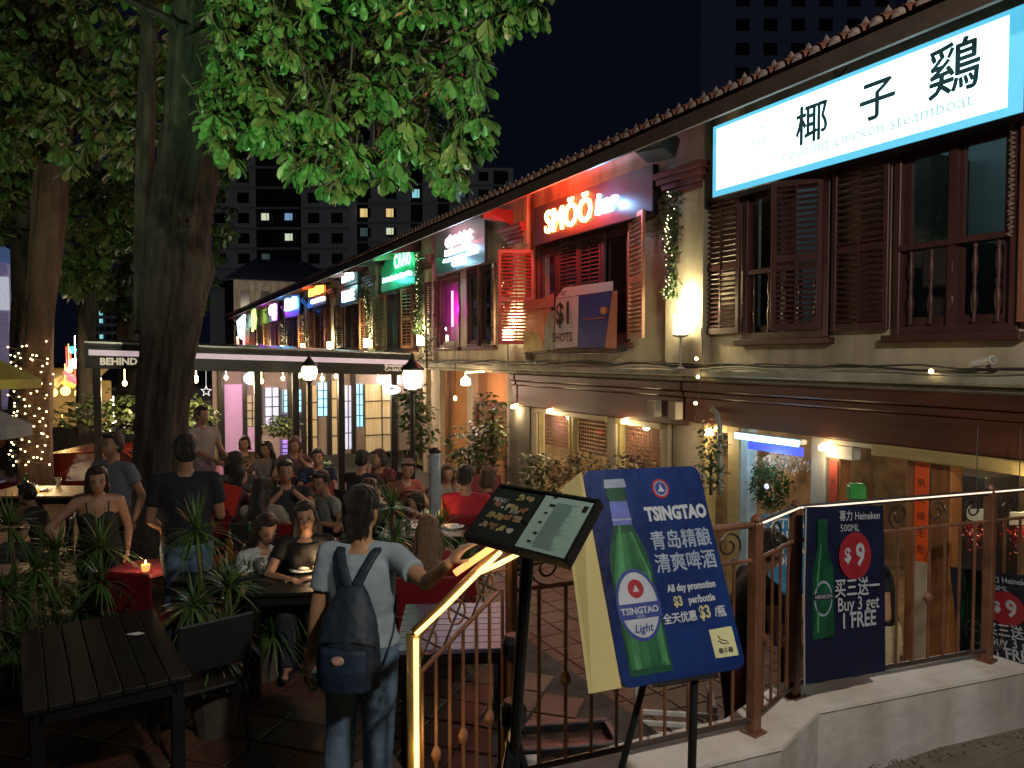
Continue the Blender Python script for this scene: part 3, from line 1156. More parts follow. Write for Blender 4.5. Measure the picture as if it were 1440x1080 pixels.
# ---- white two-line sign
t = thing('word_sign', 'two stacked dark boards with glowing white block words', 'illuminated sign', (6.0, 22.6, 1.6))
b = MB(); b.bev(5.9, 6.0, 21.8, 24.0, 2.20, 2.78, .01); b.bev(5.9, 6.0, 21.8, 24.0, 1.6, 2.15, .01)
part('board', b, mat('teal_board', (.02, .06, .07), .4), t)
on_facade(t, text_mesh('BROS', .48, nwc, sx=1.15, extrude=.01, bold=.012), 5.885, 22.9, 2.49)
on_facade(t, text_mesh('PLACE', .46, nwc, sx=1.05, extrude=.01, bold=.01), 5.885, 22.9, 1.87)
lamp('neon_glow', (5.6, 22.9, 2.2), 7, (.5, .9, 1), .1, parent=t)
# ---- orange
t = thing('neon_sign', 'red board with slanting orange and yellow neon script above tan shutters', 'neon sign', (6.0, 27.4, 1.7))
board(t, 26.1, 29.2, 1.85, 2.75, dkred, 5.95)
part('lettering', squiggle(26.4, 28.8, 2.42, .30, 31, 5.92, .030, 6), neon_mat('neon_orange', (1, .36, .04), 5), t)
part('lettering', squiggle(26.3, 28.4, 2.05, .10, 33, 5.92, .030, 7), neon_mat('neon_cream', (1, .9, .7), 6), t)
lamp('neon_glow', (5.6, 27.6, 2.5), 12, (1, .12, .02), .1, parent=t)
# ---- cyan
t = thing('neon_sign', 'cyan-white neon lettering on a deep blue glowing board', 'neon sign', (6.0, 32.2, 1.7))
board(t, 30.8, 34.0, 1.7, 2.8, mat('blue_board', (.02, .10, .5), .4), 5.95)
part('lettering', squiggle(31.2, 33.7, 2.22, .40, 41, 5.91, .055, 6), neon_mat('neon_cyan', (.3, .85, 1), 6), t)
lamp('neon_glow', (5.5, 32.4, 2.2), 26, (.03, .25, 1), .1, parent=t)
lamp('neon_glow', (5.5, 31.2, 1.4), 12, (.03, .25, 1), .1, parent=t)
# ---- purple
t = thing('neon_sign', 'small pink-white neon star sign glowing purple under the eave', 'neon sign', (6.0, 36.8, 1.7))
board(t, 36, 38.6, 1.7, 2.7, mat('purple_board', (.20, .04, .4), .4), 5.95)
part('lettering', squiggle(36.2, 37.9, 2.25, .40, 51, 5.9, .06, 3), neon_mat('neon_pink', (1, .5, 1), 6), t)
b = MB(); b.ell((5.9, 36.7, 1.9), .06, .38, .16)
part('lower_light', b, neon_mat('neon_pink', (1, .5, 1), 6), t)
lamp('neon_glow', (5.4, 37.0, 2.1), 30, (.4, .05, 1), .1, parent=t)
# ---- green star
t = thing('star_sign', 'small lime green and yellow star lantern sign, second from the row end', 'neon sign', (5.7, 41.5, 1.6))
b = MB()
pts = []
for k in range(12):
    a = PI * k / 6
    rr = .62 if k % 2 else .85
    pts.append((5.6, 41.5 + rr * math.cos(a), 2.0 + rr * .75 * math.sin(a)))
b.prism(pts, (.1, 0, 0))
part('face_panel', b, mat('lime_face', (.5, .9, .2), .4, es=1.6, ecol=(.45, .95, .2), bump=0, scale=3, var=.4), t)
b = MB(); b.box(5.58, 5.599, 41.2, 41.9, 1.35, 1.5); b.ell((5.59, 41.4, 2.05), .02, .3, .22)
part('lettering', b, neon_mat('neon_yellow2', (.9, .85, .2), 2.2), t)
lamp('neon_glow', (5.2, 41.5, 1.9), 6, (.5, 1, .2), .1, parent=t)
# ---- cocktail glass
t = thing('cocktail_sign', 'red neon cocktail glass with a pale cyan bowl at the end of the row', 'neon sign', (5.7, 46.5, -.1))
b = MB(); b.prism([(5.6, 45.2, 2.45), (5.6, 48.6, 2.2), (5.6, 47.9, 1.2), (5.6, 46.0, 1.0)], (.12, 0, 0))
part('bowl', b, mat('cocktail_bowl', (.5, .85, .95), .4, es=1.9, ecol=(.45, .85, 1), bump=0), t)
b = MB(); b.tube([(5.55, 47.9, 1.2), (5.55, 47.6, .9), (5.55, 47.5, .2), (5.55, 48.8, .05), (5.55, 49.4, -.25)], .06, 6); b.tube([(5.55, 47.5, .3), (5.55, 46.2, .1), (5.55, 45.8, -.3)], .06, 6)
part('stem', b, neon_mat('neon_coral', (1, .22, .12), 5), t)
lamp('neon_glow', (5.2, 47.3, 1.0), 26, (1, .04, .03), .1, parent=t)
b = MB(); b.cyl((5.5, 44.4, -.2), (5.5, 44.4, 2.2), .05)
part('tube', b, neon_mat('neon_rose', (1, .25, .35), 5), t)
b = MB(); b.ell((5.5, 50.8, -.12), .1, 1.0, .25)
part('base', b, neon_mat('neon_blue', (.2, .35, 1), 4), t)

# ================================================================== wall lamps on each pier, washing it with warm light
wl = {}
for i in range(0, 9):
    y = Y0 + BAY * (i + 1) - (.12 if i == 0 else -.05)
    lab = 'cylindrical wall lamp blazing white on the pier %s' % ['beside the lit lightbox sign', 'between the SMOO board and the blue-white sign', 'left of the magenta window', 'left of the green shield sign', 'left of the two white word signs', 'left of the orange neon sign', 'left of the cyan neon sign', 'left of the pink neon sign', 'left of the lime star sign'][i]
    t = thing('wall_lamp', lab, 'wall lamp', (DX - .26, y, -.14), group='lamps on the facade piers')
    b = MB(); b.lathe((DX - .26, y, .27), [(.05, 0), (.085, .01), (.09, .03), (.09, .24), (.085, .25), (.05, .25)], 14)
    part('shade', b, mat('sconce_shade', (1, .9, .6), .4, es=9, ecol=(1, .88, .5), nosample=True, bump=0), t)
    b = MB(); b.cyl((DX - .26, y, -.14), (DX - .26, y, .26), .014, n=8); b.lathe((DX - .26, y, -.145), [(.06, 0), (.06, .012), (.02, .03)], 10); b.lathe((DX - .26, y, .235), [(.03, 0), (.10, .02), (.10, .034)], 12)
    part('stem', b, grey, t)
    lamp('wall_light', (DX - .25, y, .66), 27 if i < 5 else 26, (1, .83, .46), .05, parent=t)

# ================================================================== garlands on the piers
pine = mat('garland_green', (.05, .09, .03), .6, var=.5, scale=12, bump=0)
redleaf = mat('garland_red', (.35, .05, .04), .6, var=.4, scale=12, bump=0)


def garland(y, z1, z0, w_, label, mats, seed, bulbs=26, lean=0., group='garlands on the piers'):
    rg = random.Random(seed)
    t = thing('garland', label, 'garland', (DX - .2, y, z0), group=group)
    b = MB()
    for k in range(int(520 * (z1 - z0))):
        z = rg.uniform(z0, z1)
        s = (z - z0) / (z1 - z0)
        ww = w_ * (.35 + .75 * s) * (1 + .25 * math.sin(z * 9 + seed))
        c = Vector((DX - .22 + rg.gauss(0, .05), y + lean * (1 - s) + rg.gauss(0, ww * .38), z))
        d = Vector((rg.uniform(-1, .2), rg.uniform(-1, 1), rg.uniform(-1, .3))).normalized() * rg.uniform(.05, .10)
        n = d.cross(Vector((rg.uniform(-1, 1), rg.uniform(-1, 1), 1))).normalized() * .016
        b.cur = 1 if (len(mats) > 1 and rg.random() < .6) else 0
        b.add([c, c + d * .5 + n, c + d, c + d * .5 - n], [(0, 1, 2, 3)])
    part('sprig_mass', b, mats, t, kind='stuff')
    b = MB()
    for k in range(bulbs):
        s = rg.random()
        z = z0 + s * (z1 - z0)
        b.ell((DX - .30, y + lean * (1 - s) + rg.gauss(0, w_ * .3), z), .0062, .0062, .0062, 6, 4)
    if bulbs: part('fairy_bulbs', b, mat('fairy_bulb', (1, .9, .6), .4, es=5, ecol=(1, .85, .5), nosample=True, bump=0), t, kind='stuff')
    b = MB(); b.tube([(DX - .2, y, z1 + .15), (DX - .2, y + lean * .3, (z0 + z1) / 2), (DX - .2, y + lean, z0 - .15)], .006, 5)
    part('wire', b, cablem, t)
    return t


garland(7.42, 2.06, .74, .16, 'green garland with tiny white fairy lights on the pier by the lightbox sign', [pine], 1, 42)
garland(12.05, 2.0, .85, .15, 'garland with red leaves on top hanging beside the red-lit shutter', [pine, redleaf], 2, 6)
garland(16.6, 2.4, .5, .2, 'thin looping green garland on the pier next to the green shield sign', [pine], 3, 30, .1)
garland(21.1, 1.9, .5, .22, 'dark garland hanging slanted beside the white word signs', [pine], 4, 24, -.5)
garland(30.0, 1.6, .4, .3, 'small garland between the orange and the cyan neon signs', [pine], 5, 10, -.4)
garland(34.8, 1.6, .3, .35, 'garland by the purple-lit house above the canopy roof', [pine], 6, 10, -.7)

# black floodlight box under the eave
t = thing('eave_speaker', 'black rectangular floodlight box mounted under the eave above the garland', 'floodlight', (5.75, 7.35, 2.42))
M0 = Matrix.Translation((5.72, 7.42, 2.58)) @ Matrix.Rotation(R(20), 4, 'Y') @ Matrix.Rotation(R(12), 4, 'Z')
b = MB(); b.M = M0; b.bev(-.12, .16, -.22, .22, -.13, .13, .015)
part('housing', b, mat('speaker_black', (.03, .045, .055), .35), t)
b = MB(); b.M = M0; b.bev(-.135, -.1205, -.20, .20, -.11, .11, .006)
part('front_grille', b, mat('speaker_front', (.05, .08, .10), .3), t)
b = MB(); b.tube([(5.80, 7.42, 2.70), (5.88, 7.42, 2.8), (6.1, 7.42, 2.85)], .015, 6)
part('bracket', b, black, t)

# red roof-bracket brace between the second and third houses
b = MB()
b.prism([(6.08, 12.0, 2.62), (5.50, 12.1, 2.66), (5.55, 12.1, 2.46), (5.95, 12.0, 2.40), (6.08, 12.0, 2.30)], (0, .12, 0))
part('brace', b, mat('brace_red', (.32, .03, .025), .5), H1)
b = MB(); b.box(DX - .16, DX - .121, 11.40, 11.52, 1.95, 2.8)
part('downpipe', b, plaster, H1)

# ================================================================== banners hung on the SMOO window
t = thing('party_banner', 'cloth banners with drinks and a shots price hung below the SMOO window', 'banner', (5.95, 10.0, .08))
XB = 5.98
def bq(name, pts, m, dx=0.):
    b = MB(); b.prism([(XB + dx, p[0], p[1]) for p in pts], (.006, 0, 0))
    return part(name, b, m, t)
sheetw = mat('banner_white', (.70, .68, .66), .6, var=.1, scale=20, bump=.1)
bq('white_panel', [(9.66, .16), (10.34, .14), (10.30, .92), (9.62, .92)], sheetw)
bq('top_strip', [(8.72, .93), (10.30, .93), (10.05, 1.08), (8.72, 1.06)], sheetw)
bq('blue_panel', [(8.78, .14), (9.64, .14), (9.62, .92), (8.70, .92)], mat('banner_blue', (.025, .04, .24), .5, var=.2))
bq('can_side', [(8.62, .12), (8.90, .12), (8.72, .92), (8.60, .92)], mat('banner_coral', (.55, .22, .10), .5), -.008)
bq('cup', [(10.55, .16), (11.25, .12), (11.35, .80), (10.45, .78)], mat('banner_orange', (.62, .22, .05), .5, var=.2), -.004)
bq('cup_rim', [(10.36, .80), (11.4, .80), (11.4, .96), (10.75, .96), (10.36, 1.02)], mat('banner_pink', (.62, .24, .16), .5), -.008)
bq('cup_base', [(10.6, .10), (11.38, .08), (11.40, .45), (11.1, .42), (10.9, .42)], mat('banner_yellow', (.50, .42, .08), .5, var=.25), -.009)
bq('glass_side', [(10.34, .12), (10.66, .12), (10.66, .48), (10.5, .74), (10.34, .74)], mat('banner_mint', (.28, .38, .26), .5, var=.4, scale=8), -.012)
on_facade(t, text_mesh('$1', .46, ink, bold=.015), XB - .02, 10.03, .66)
on_facade(t, text_mesh('SHOTS', .20, ink, bold=.004), XB - .02, 10.08, .30)
on_facade(t, text_mesh('bar', .13, ink, shear=.3), XB - .012, 10.05, 1.0)
b = MB(); b.ell((XB - .006, 8.93, .66), .006, .11, .055); b.box(XB - .004, XB - .001, 8.9, 9.5, .555, .57)
part('emblem', b, mat('emblem_red', (.5, .08, .05), .5), t)
b = MB(); b.ell((XB - .010, 8.93, .66), .006, .05, .05)
part('emblem_disc', b, mat('emblem_yellow', (.6, .4, .08), .5), t)
b = MB(); b.tube([(DX - .1, 8.55, .1), (5.95, 8.6, .06), (5.95, 11.4, .06), (DX - .1, 11.45, .1)], .014, 6)
part('rail', b, black, t)

# ================================================================== cables along the ledge
for k, (z, x, m, lab) in enumerate(((-.115, DX - .16, cablem, 'black cable sagging along the top of the facade ledge'), (-.13, DX - .20, cablew, 'pale cable clipped along the edge of the facade ledge'),
                                    (-.10, DX - .13, cablem, 'thin looped cable lying loose at the foot of the upper wall'))):
    b = MB(); rg = random.Random(k)
    b.tube([(x + rg.uniform(-.02, .02), 2.8 + j * .35, z + .02 * math.sin(j * 1.3 + k) + rg.uniform(0, .03) * (k != 1)) for j in range(58)], .009 if k else .012, 5)
    top('wall_cable', b, m, lab, 'cable', smooth=True)
b = MB(); b.tube([(DX - .12, 7.0, .35), (DX - .13, 6.96, .1), (DX - .2, 6.9, -.12), (DX - .22, 6.92, -.5), (DX - .25, 6.95, -.75)], .006, 5)
top('drop_cable', b, cablem, 'thin fairy light cable dropping from the pier past the ledge', 'cable')
b = MB()
for (y, z) in ((6.93, -.02), (6.94, -.55), (6.9, -.235), (4.0, -.12)):
    b.ell((DX - .25, y, z), .02, .02, .02, 8, 6)
top('cable_bulb', b, bulb_m, 'tiny bulbs on the thin cable that drops from the pier', 'light bulb', kind='stuff')
# cctv camera
t = thing('security_camera', 'small white bullet camera on the wall above the ledge near the frame edge', 'camera', (DX - .1, 3.55, -.12))
b = MB(); b.cyl((DX - .16, 3.7, -.06), (DX - .24, 3.50, -.02), .035, n=10)
part('housing', b, white, t)
b = MB(); b.cyl((DX - .18, 3.6, -.06), (DX - .02, 3.6, -.10), .014); b.cyl((DX - .24, 3.50, -.02), (DX - .246, 3.485, -.018), .026)
part('bracket', b, grey, t)
# white downpipe elbow on the ground floor
b = MB(); b.tube([(DX - .14, 6.78, -.62), (DX - .20, 6.70, -.60), (DX - .20, 6.62, -.66), (DX - .18, 6.60, -.8), (DX - .16, 6.60, -1.6)], .03, 8)
top('drain_pipe', b, plaster_dk, 'grey bent pipe on the wall left of the blue doorway', 'pipe', smooth=True)
# switch boxes
for (y, z, s, lab) in ((7.85, -.66, .09, 'square cream junction box on the wall over the pale column'), (7.42, -.66, .08, 'vented cream box mounted high on the pier near the doorway')):
    b = MB(); b.bev(DX - .22, DX - .10, y - s, y + s, z - .12, z + .1, .01)
    top('junction_box', b, plaster, lab, 'box')
# wreath, bouquet, blue poster at the doorway
t = thing('wreath', 'round dark green leafy wreath with small lights hanging in the doorway', 'wreath', (DX - .02, 5.95, -1.6))
b = MB(); rg = random.Random(5)
for k in range(620):
    a = rg.uniform(0, 2 * PI); rr = rg.gauss(.17, .05)
    c = Vector((DX - .05 + rg.gauss(0, .04), 5.95 + rr * math.cos(a), -1.42 + rr * math.sin(a)))
    d = Vector((rg.uniform(-1, .3), rg.uniform(-1, 1), rg.uniform(-1, 1))).normalized() * .07
    n = d.cross(Vector((1, .2, 1))).normalized() * .014
    b.add([c, c + d * .5 + n, c + d, c + d * .5 - n], [(0, 1, 2, 3)])
part('leaf_mass', b, pine, t, kind='stuff')
b = MB(); b.ell((DX - .12, 5.93, -1.40), .02, .03, .03)
part('ornament', b, mat('ornament_blue', (.5, .5, .9), .3, es=1, ecol=(.5, .55, 1), bump=0), t)
t = thing('dried_bouquet', 'pale dried flower bunch lit warm above the wreath', 'bouquet', (DX + .1, 5.9, -1.25))
b = MB()
for k in range(240):
    c = Vector((DX + .12 + rg.gauss(0, .05), 5.92 + rg.gauss(0, .16), -1.12 + rg.gauss(0, .05)))
    d = Vector((rg.uniform(-.5, .1), rg.uniform(-.6, .6), rg.uniform(-1, .2))).normalized() * .09
    n = d.cross(Vector((1, .2, 1))).normalized() * .014
    b.add([c, c + d * .5 + n, c + d, c + d * .5 - n], [(0, 1, 2, 3)])
part('petal_mass', b, mat('dried_petals', (.6, .5, .38), .7, var=.3, scale=20, bump=0), t, kind='stuff')
b = MB(); b.tube([(DX + .12, 5.92, -1.1), (DX + .12, 5.92, -.9)], .006, 5)
part('stalk', b, cablem, t)
lamp('bouquet_light', (DX + .0, 5.95, -.98), 1.2, (1, .8, .55), .04, parent=t)
t = thing('beer_poster', 'light blue poster with white COLD BEER words standing behind the railing', 'poster', (4.3, 4.3, -1.6))
Mp = frame(at(1105, 770, 5.3), (_r.x, _r.y, 0), (0, 0, 1))
b = MB(); b.M = Mp; b.bev(-.17, .17, -.34, .24, -.012, 0, .004)
part('panel', b, mat('poster_blue', (.04, .22, .45), .5, var=.25), t)
for k, s in enumerate(('EXTRA', 'COLD', 'EXTRA', 'COLD')):
    o = part('lettering', text_mesh(s, .10, white, bold=.002), None, t, world=False)
    o.matrix_basis = Matrix.Translation(-t.location) @ Mp @ Matrix.Translation((-.02, .17 - k * .09, .003))
b = MB(); b.M = Mp; b.cyl((0, -.34, -.03), (0, -1.0, -.03), .015)
part('post', b, black, t)
# ================================================================== apartment towers behind
towerm = mat('tower_wall', (.10, .10, .10), .9, var=.15, scale=.08, bump=0, es=.006, ecol=(.75, .78, .85))  # bands and walls carry a faint built-in glow to show at night
towerd = mat('recess_shade', (.06, .06, .07), .9, var=.2, scale=.1, bump=0)
winm = mat('tower_window', (.03, .032, .04), .3, var=.3, bump=0)
wframe = mat('tower_window_frame', (.07, .07, .07), .7, bump=0)
lit = {'y': mat('lit_yellow', (.2, .15, .05), .5, es=.55, ecol=(1, .72, .28), bump=0, nosample=True),
       'w': mat('lit_white', (.2, .2, .15), .5, es=.5, ecol=(.85, .95, .65), bump=0, nosample=True),
       'b': mat('lit_blue', (.1, .1, .2), .5, es=.35, ecol=(.35, .6, 1), bump=0, nosample=True),
       'c': mat('lit_cyan', (.1, .2, .2), .5, es=.5, ecol=(.35, .9, .95), bump=0, nosample=True),
       'd': mat('lit_dim', (.1, .1, .1), .5, es=.05, ecol=(.5, .8, .8), bump=0, nosample=True)}
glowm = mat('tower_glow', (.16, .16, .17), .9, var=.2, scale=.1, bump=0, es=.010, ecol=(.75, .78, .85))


def tower(px0, px1, pytop, d, label, wins, storey=3.0, colw=3.2, recess=(), zmin=12):
    """slab facing the camera: one wall, storey bands, windows as separate parts"""
    A, B = at(px0, 502, d), at(px1, 502, d)
    zt = at(px0, pytop, d).z
    X = (B - A); W = X.length; X.normalize()
    Y = Vector((-X.y, X.x, 0))
    t = thing('apartment_tower', label, 'apartment block', ((A + B).x / 2, (A + B).y / 2, -3))
    M = Matrix((X, Y, Vector((0, 0, 1)))).transposed().to_4x4()
    M.translation = Vector((A.x, A.y, 0))
    b = MB(); b.M = M
    b.box(0, W, 0, 14, -3, zt)
    b.box(W * .3, W * .6, 3, 9, zt, zt + 4)
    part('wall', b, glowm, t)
    b = MB(); b.M = M
    z = zt - storey
    while z > 8:
        b.box(-.1, W + .1, -.25, -.01, z - .2, z + .12)
        z -= storey
    part('storey_bands', b, towerm, t, kind='stuff')
    fr = MB(); fr.box(-.85, .85, -.12, .0, -.75, .75)
    fme = fr.mesh('window', wframe)
    pm = {}
    for k, m in list(lit.items()) + [('n', winm)]:
        q = MB(); q.box(-.78, -.04, -.16, -.121, -.68, .68); q.box(.04, .78, -.16, -.121, -.68, .68)
        pm[k] = q.mesh('pane', m)
        if k != 'n':      # lit rooms behind half-drawn curtains
            q.cur = 1; q.box(.35, .8, -.17, -.161, -.7, .7); q.box(-.8, .8, -.17, -.161, -.7, -.35 if k in 'wb' else -.62); pm[k] = q.mesh('pane', [m, winm])
    n = int(W / colw)
    cnt = 0
    z = zt - storey * .5
    row = 0
    L = Matrix.Translation(-t.location)
    while z > zmin and cnt < 290:
        for c in range(n):
            x = (c + .5) * W / n
            if any(a <= x / W <= bb for a, bb in recess) and row % 2: pass
            kk = wins.get((row, c), 'n')
            o = bpy.data.objects.new('window', fme); COL.objects.link(o); o.parent = t
            o.matrix_basis = L @ M @ Matrix.Translation((x, 0, z))
            p = bpy.data.objects.new('pane', pm[kk]); COL.objects.link(p); p.parent = o
            cnt += 1
        z -= storey
        row += 1
    b = MB(); b.M = M
    for a, bb in recess:
        b.box(W * a, W * bb, -.045, -.005, 8, zt - .5)  # flat darker strips standing in for the shade of recesses
    if recess: part('stair_shade_strip', b, towerd, t)
    return t


def wins_at(px0, px1, pytop, d, colw, storey, lst):
    """which (row, column) the lit windows seen at given photo pixels fall on"""
    A, B = at(px0, 502, d), at(px1, 502, d)
    W = (B - A).length; n = int(W / colw); zt = at(px0, pytop, d).z
    out = {}
    for (px, py, k) in lst:
        c = int((px - px0) / (px1 - px0) * n)
        z = at(px, py, d).z
        out[(int((zt - z) / storey), c)] = k
    return out


for (a, b_, c_, d_, lab, lst) in (
        (296, 492, 120, 112, 'dark apartment slab with four lit windows behind the big tree and green sign', [(379, 294, 'y'), (410, 296, 'b'), (378, 320, 'w'), (413, 325, 'w'), (372, 364, 'd')]),
        (497, 606, 150, 118, 'dark apartment block with two small yellow windows above the red SMOO roofline', [(515, 298, 'y'), (560, 302, 'y'), (586, 276, 'c'), (562, 322, 'w'), (495, 330, 'd')]),
        (610, 722, 236, 130, 'dim low apartment block just above the shophouse roof tiles', [(655, 270, 'd')]),
        (1020, 1250, -120, 95, 'very dark tower with balconies rising behind the roof above the white lightbox', [])):
    t_ = tower(a, b_, c_, d_, lab, wins_at(a, b_, c_, d_, 3.2, 3.0, lst), recess=((.34, .66),) if a == 296 else ((.05, .2), (.75, .9)))
for ch in t_.children:      # the last one gets a darker wall with a fainter bluish glow painted in
    if ch.name.startswith(('wall', 'storey', 'stair')): ch.data.materials[0] = mat('tower_dim_glow', (.05, .05, .055), .9, es=.0075, ecol=(.35, .42, .8), bump=0)
tower(112, 205, 424, 230, 'distant office tower with a vertical chain of cyan lights left of the big trunk', {(r, c): 'c' for r in range(20) for c in (3, 7, 8) if (r * 5 + c) % 3 or c == 8}, storey=2.4, colw=1.9, zmin=-1)
# hip-roofed house at the end of the row
P = at(405, 502, 74)
t = thing('house', 'old pale two-storey house with a dark hipped roof behind the end of the row', 'house', (P.x, P.y, -3))
b = MB(); x, y = P.x, P.y
b.box(x - 5, x + 5, y, y + 8, -3, 7.4)
part('wall', b, plaster_dk, t)
b = MB(); z = 7.4
b.add([(x - 6, y - 1, z), (x + 6, y - 1, z), (x + 6, y + 9, z), (x - 6, y + 9, z), (x - 2.5, y + 4, z + 2.6), (x + 2.5, y + 4, z + 2.6)],
      [(0, 1, 5, 4), (1, 2, 5), (2, 3, 4, 5), (3, 0, 4), (0, 3, 2, 1)])
part('roof', b, mat('roof_blue', (.05, .06, .10), .7, var=.3), t)
b = MB()
for k in range(5):
    b.box(x - 4.4 + k * 1.9, x - 3.6 + k * 1.9, y - .06, y - .002, 4.6, 6.4)
part('window', b, winm, t)
lamp('added_house_light', (x - 3, y - 7, 5), 700, (1, .8, .6), .2, parent=t)  # unseen lamp added so the house wall shows
# lilac house at the left edge
P = at(-8, 502, 27)
t = thing('lilac_house', 'self-glowing lilac wall with a small blue pitched roof at the left edge behind the tree', 'house', (P.x, P.y, -3))
X0 = P.x
b = MB(); b.box(X0 - 4, X0 + .45, P.y, P.y + 5, -3, 3.4)
part('wall', b, mat('lilac_wall', (.42, .38, .55), .8, es=.10, ecol=(.5, .42, .75), bump=.1), t)  # wall glows by itself in place of light falling on it
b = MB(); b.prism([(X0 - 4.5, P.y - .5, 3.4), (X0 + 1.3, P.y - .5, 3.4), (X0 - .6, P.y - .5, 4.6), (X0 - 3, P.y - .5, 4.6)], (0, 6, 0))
part('roof', b, mat('roof_blue_glow', (.10, .18, .38), .6, es=.12, ecol=(.2, .35, .8)), t)  # roof has a glow put into its colour as well
b = MB()
for k in range(3): b.box(X0 - 2.6 + k * 1.15, X0 - 1.8 + k * 1.15, P.y - .05, P.y - .002, 1.7, 2.9)
part('window', b, mat('house_window', (.5, .5, .5), .4, es=.35, ecol=(.8, .85, 1), bump=0), t)

# ================================================================== black canopy of the bar
PA, PB = at(579, 502, 13.0), at(119, 502, 10.6)
ztA, ztB = .04, .20
Xd = (PB - PA); Wd = Xd.length; Xd.normalize(); Yd = Vector((Xd.y, -Xd.x, 0))
if Yd.y < 0: Yd = -Yd
t = thing('bar_canopy', 'long black bar canopy with a white stripe and the word BEHIND on its fascia', 'canopy', ((PA + PB).x / 2, (PA + PB).y / 2, TZ))
def cpt(s, dep, z): return PA + Xd * (s * Wd) + Yd * dep + Vector((0, 0, z - PA.z))
cblack = mat('canopy_black', (.008, .007, .008), .35, var=.2, bump=.05)
b = MB()
for (z0, z1, e) in ((-.36, -.10, 0), (-.04, 0, .03), (-.10, -.04, -.03)):
    a0, a1 = cpt(0, -e, 0), cpt(1, -e, 0)
    v = [(a0.x, a0.y, ztA + z0), (a1.x, a1.y, ztB + z0), (a1.x, a1.y, ztB + z1), (a0.x, a0.y, ztA + z1)]
    b.prism(v, Yd * (.06 + e))
part('fascia', b, cblack, t)
b = MB()
v = [cpt(0, .0, ztA - .03), cpt(1, .0, ztB - .03), cpt(1, 11, ztB + .25), cpt(0, 11, ztA + .25)]
b.prism(v, (0, 0, .05))
part('roof', b, mat('canopy_top', (.10, .09, .10), .3, var=.2, bump=.05), t)
b = MB()
a0, a1 = cpt(.015, -.012, 0), cpt(.99, -.012, 0)
b.prism([(a0.x, a0.y, ztA - .175), (a1.x, a1.y, ztB - .175), (a1.x, a1.y, ztB - .095), (a0.x, a0.y, ztA - .095)], Yd * .008)
part('stripe', b, mat('stripe_glow', (.62, .52, .58), .5, es=.28, ecol=(1, .8, .9), bump=0), t)  # stripe given a glow of its own to look brighter
b = MB()
a0, a1 = cpt(0, -.04, 0), cpt(1, -.04, 0)
b.prism([(a0.x, a0.y, ztA), (a1.x, a1.y, ztB), (a1.x, a1.y, ztB + .025), (a0.x, a0.y, ztA + .025)], Yd * .1)
part('gutter', b, mat('gutter_steel', (.5, .5, .5), .25, metal=.8, bump=0), t)
sC = lambda px: (lambda v: ((v * ((PA.x * Yd.x + PA.y * Yd.y) / (v.x * Yd.x + v.y * Yd.y))) - PA).dot(Xd) / Wd)(ray(px, 510))
for (s, txt, px, size, dz) in ((0, 'BEHIND', 167, .135, -.255), (1, 'BAR', 222, .135, -.255)):
    q = sC(px)
    P = cpt(q, -.012, 0); P.z = ztA + (ztB - ztA) * q + dz
    o = part('lettering', text_mesh(txt, size, mat('letter_cream', (.75, .68, .55), .5, es=.25, ecol=(1, .9, .7), bump=0), bold=.006), None, t, world=False)
    o.matrix_basis = Matrix.Translation(-t.location) @ frame(P, -Xd, (0, 0, 1))
for dz, txt in ((-.20, 'Breakfast'), (-.265, 'Cocktails')):
    q = sC(553); P = cpt(q, -.012, 0); P.z = ztA + (ztB - ztA) * q + dz
    o = part('lettering', text_mesh(txt, .085, MATS['letter_cream'], bold=.002), None, t, world=False)
    o.matrix_basis = Matrix.Translation(-t.location) @ frame(P, -Xd, (0, 0, 1))
for s, dep in ((.06, .1), (.245, .15), (.40, .1), (.52, .1), (.97, .1), (.2, 5), (.5, 5), (.8, 5)):
    P = cpt(s, dep, 0)
    b = MB(); b.bev(P.x - .05, P.x + .05, P.y - .05, P.y + .05, TZ, -.1, .01)
    part('post', b, cblack, t)
b = MB()
for k in range(14):
    P = cpt(.04 + k * .071, 1.2 + (k % 3) * 1.6, 0)
    b.ell((P.x, P.y, -.42 + .03 * (k % 2)), .035, .035, .045, 8, 6); b.cyl((P.x, P.y, -.38), (P.x, P.y, 0), .006, n=5)
part('bulb', b, bulb_m, t, kind='stuff')
for s, dep, e in ((.12, 2.5, 12), (.38, 3, 14), (.62, 3, 9), (.85, 2.2, 14), (.95, 5, 12)):
    P = cpt(s, dep, 0); lamp('canopy_light', (P.x, P.y, -.6), e * 3.6, (1, .72, .40), .08, parent=t)

# bar front under the canopy: panels and lit windows
YB = 18.0
def onb(px, py, off=0.):
    v = ray(px, py); return v * ((YB - off) / v.y)
t = thing('bar_pavilion', 'lit bar front under the canopy with lilac panels, red-brown door and cyan windows', 'bar front', (onb(400, 600).x, YB, TZ))
xL, xR = onb(300, 600).x, onb(560, 600).x
b = MB(); b.box(xL, xR + 1.4, YB, YB + .15, TZ, .1)
part('wall', b, mat('bar_wall', (.30, .24, .20), .8, var=.25, scale=2), t)
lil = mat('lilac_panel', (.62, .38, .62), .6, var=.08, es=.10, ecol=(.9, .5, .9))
cyl_ = mat('cyan_pane', (.3, .6, .8), .3, es=1.1, ecol=(.30, .72, 1), bump=0, scale=1.5, var=.4)
pwp = mat('pale_pane', (.6, .6, .7), .3, es=.55, ecol=(.72, .75, 1), bump=0, scale=1.5, var=.4)
vio = mat('violet_pane', (.3, .2, .5), .3, es=.55, ecol=(.5, .3, 1), bump=0)
curt = mat('curtain_cream', (.60, .50, .30), .8, var=.2, scale=3, stretch=(6, 6, .3), es=.06, ecol=(1, .8, .45))
rdoor = mat('door_redbrown', (.26, .09, .05), .5, var=.2)
pinkp = mat('pillar_pink', (.42, .33, .34), .7, var=.1)
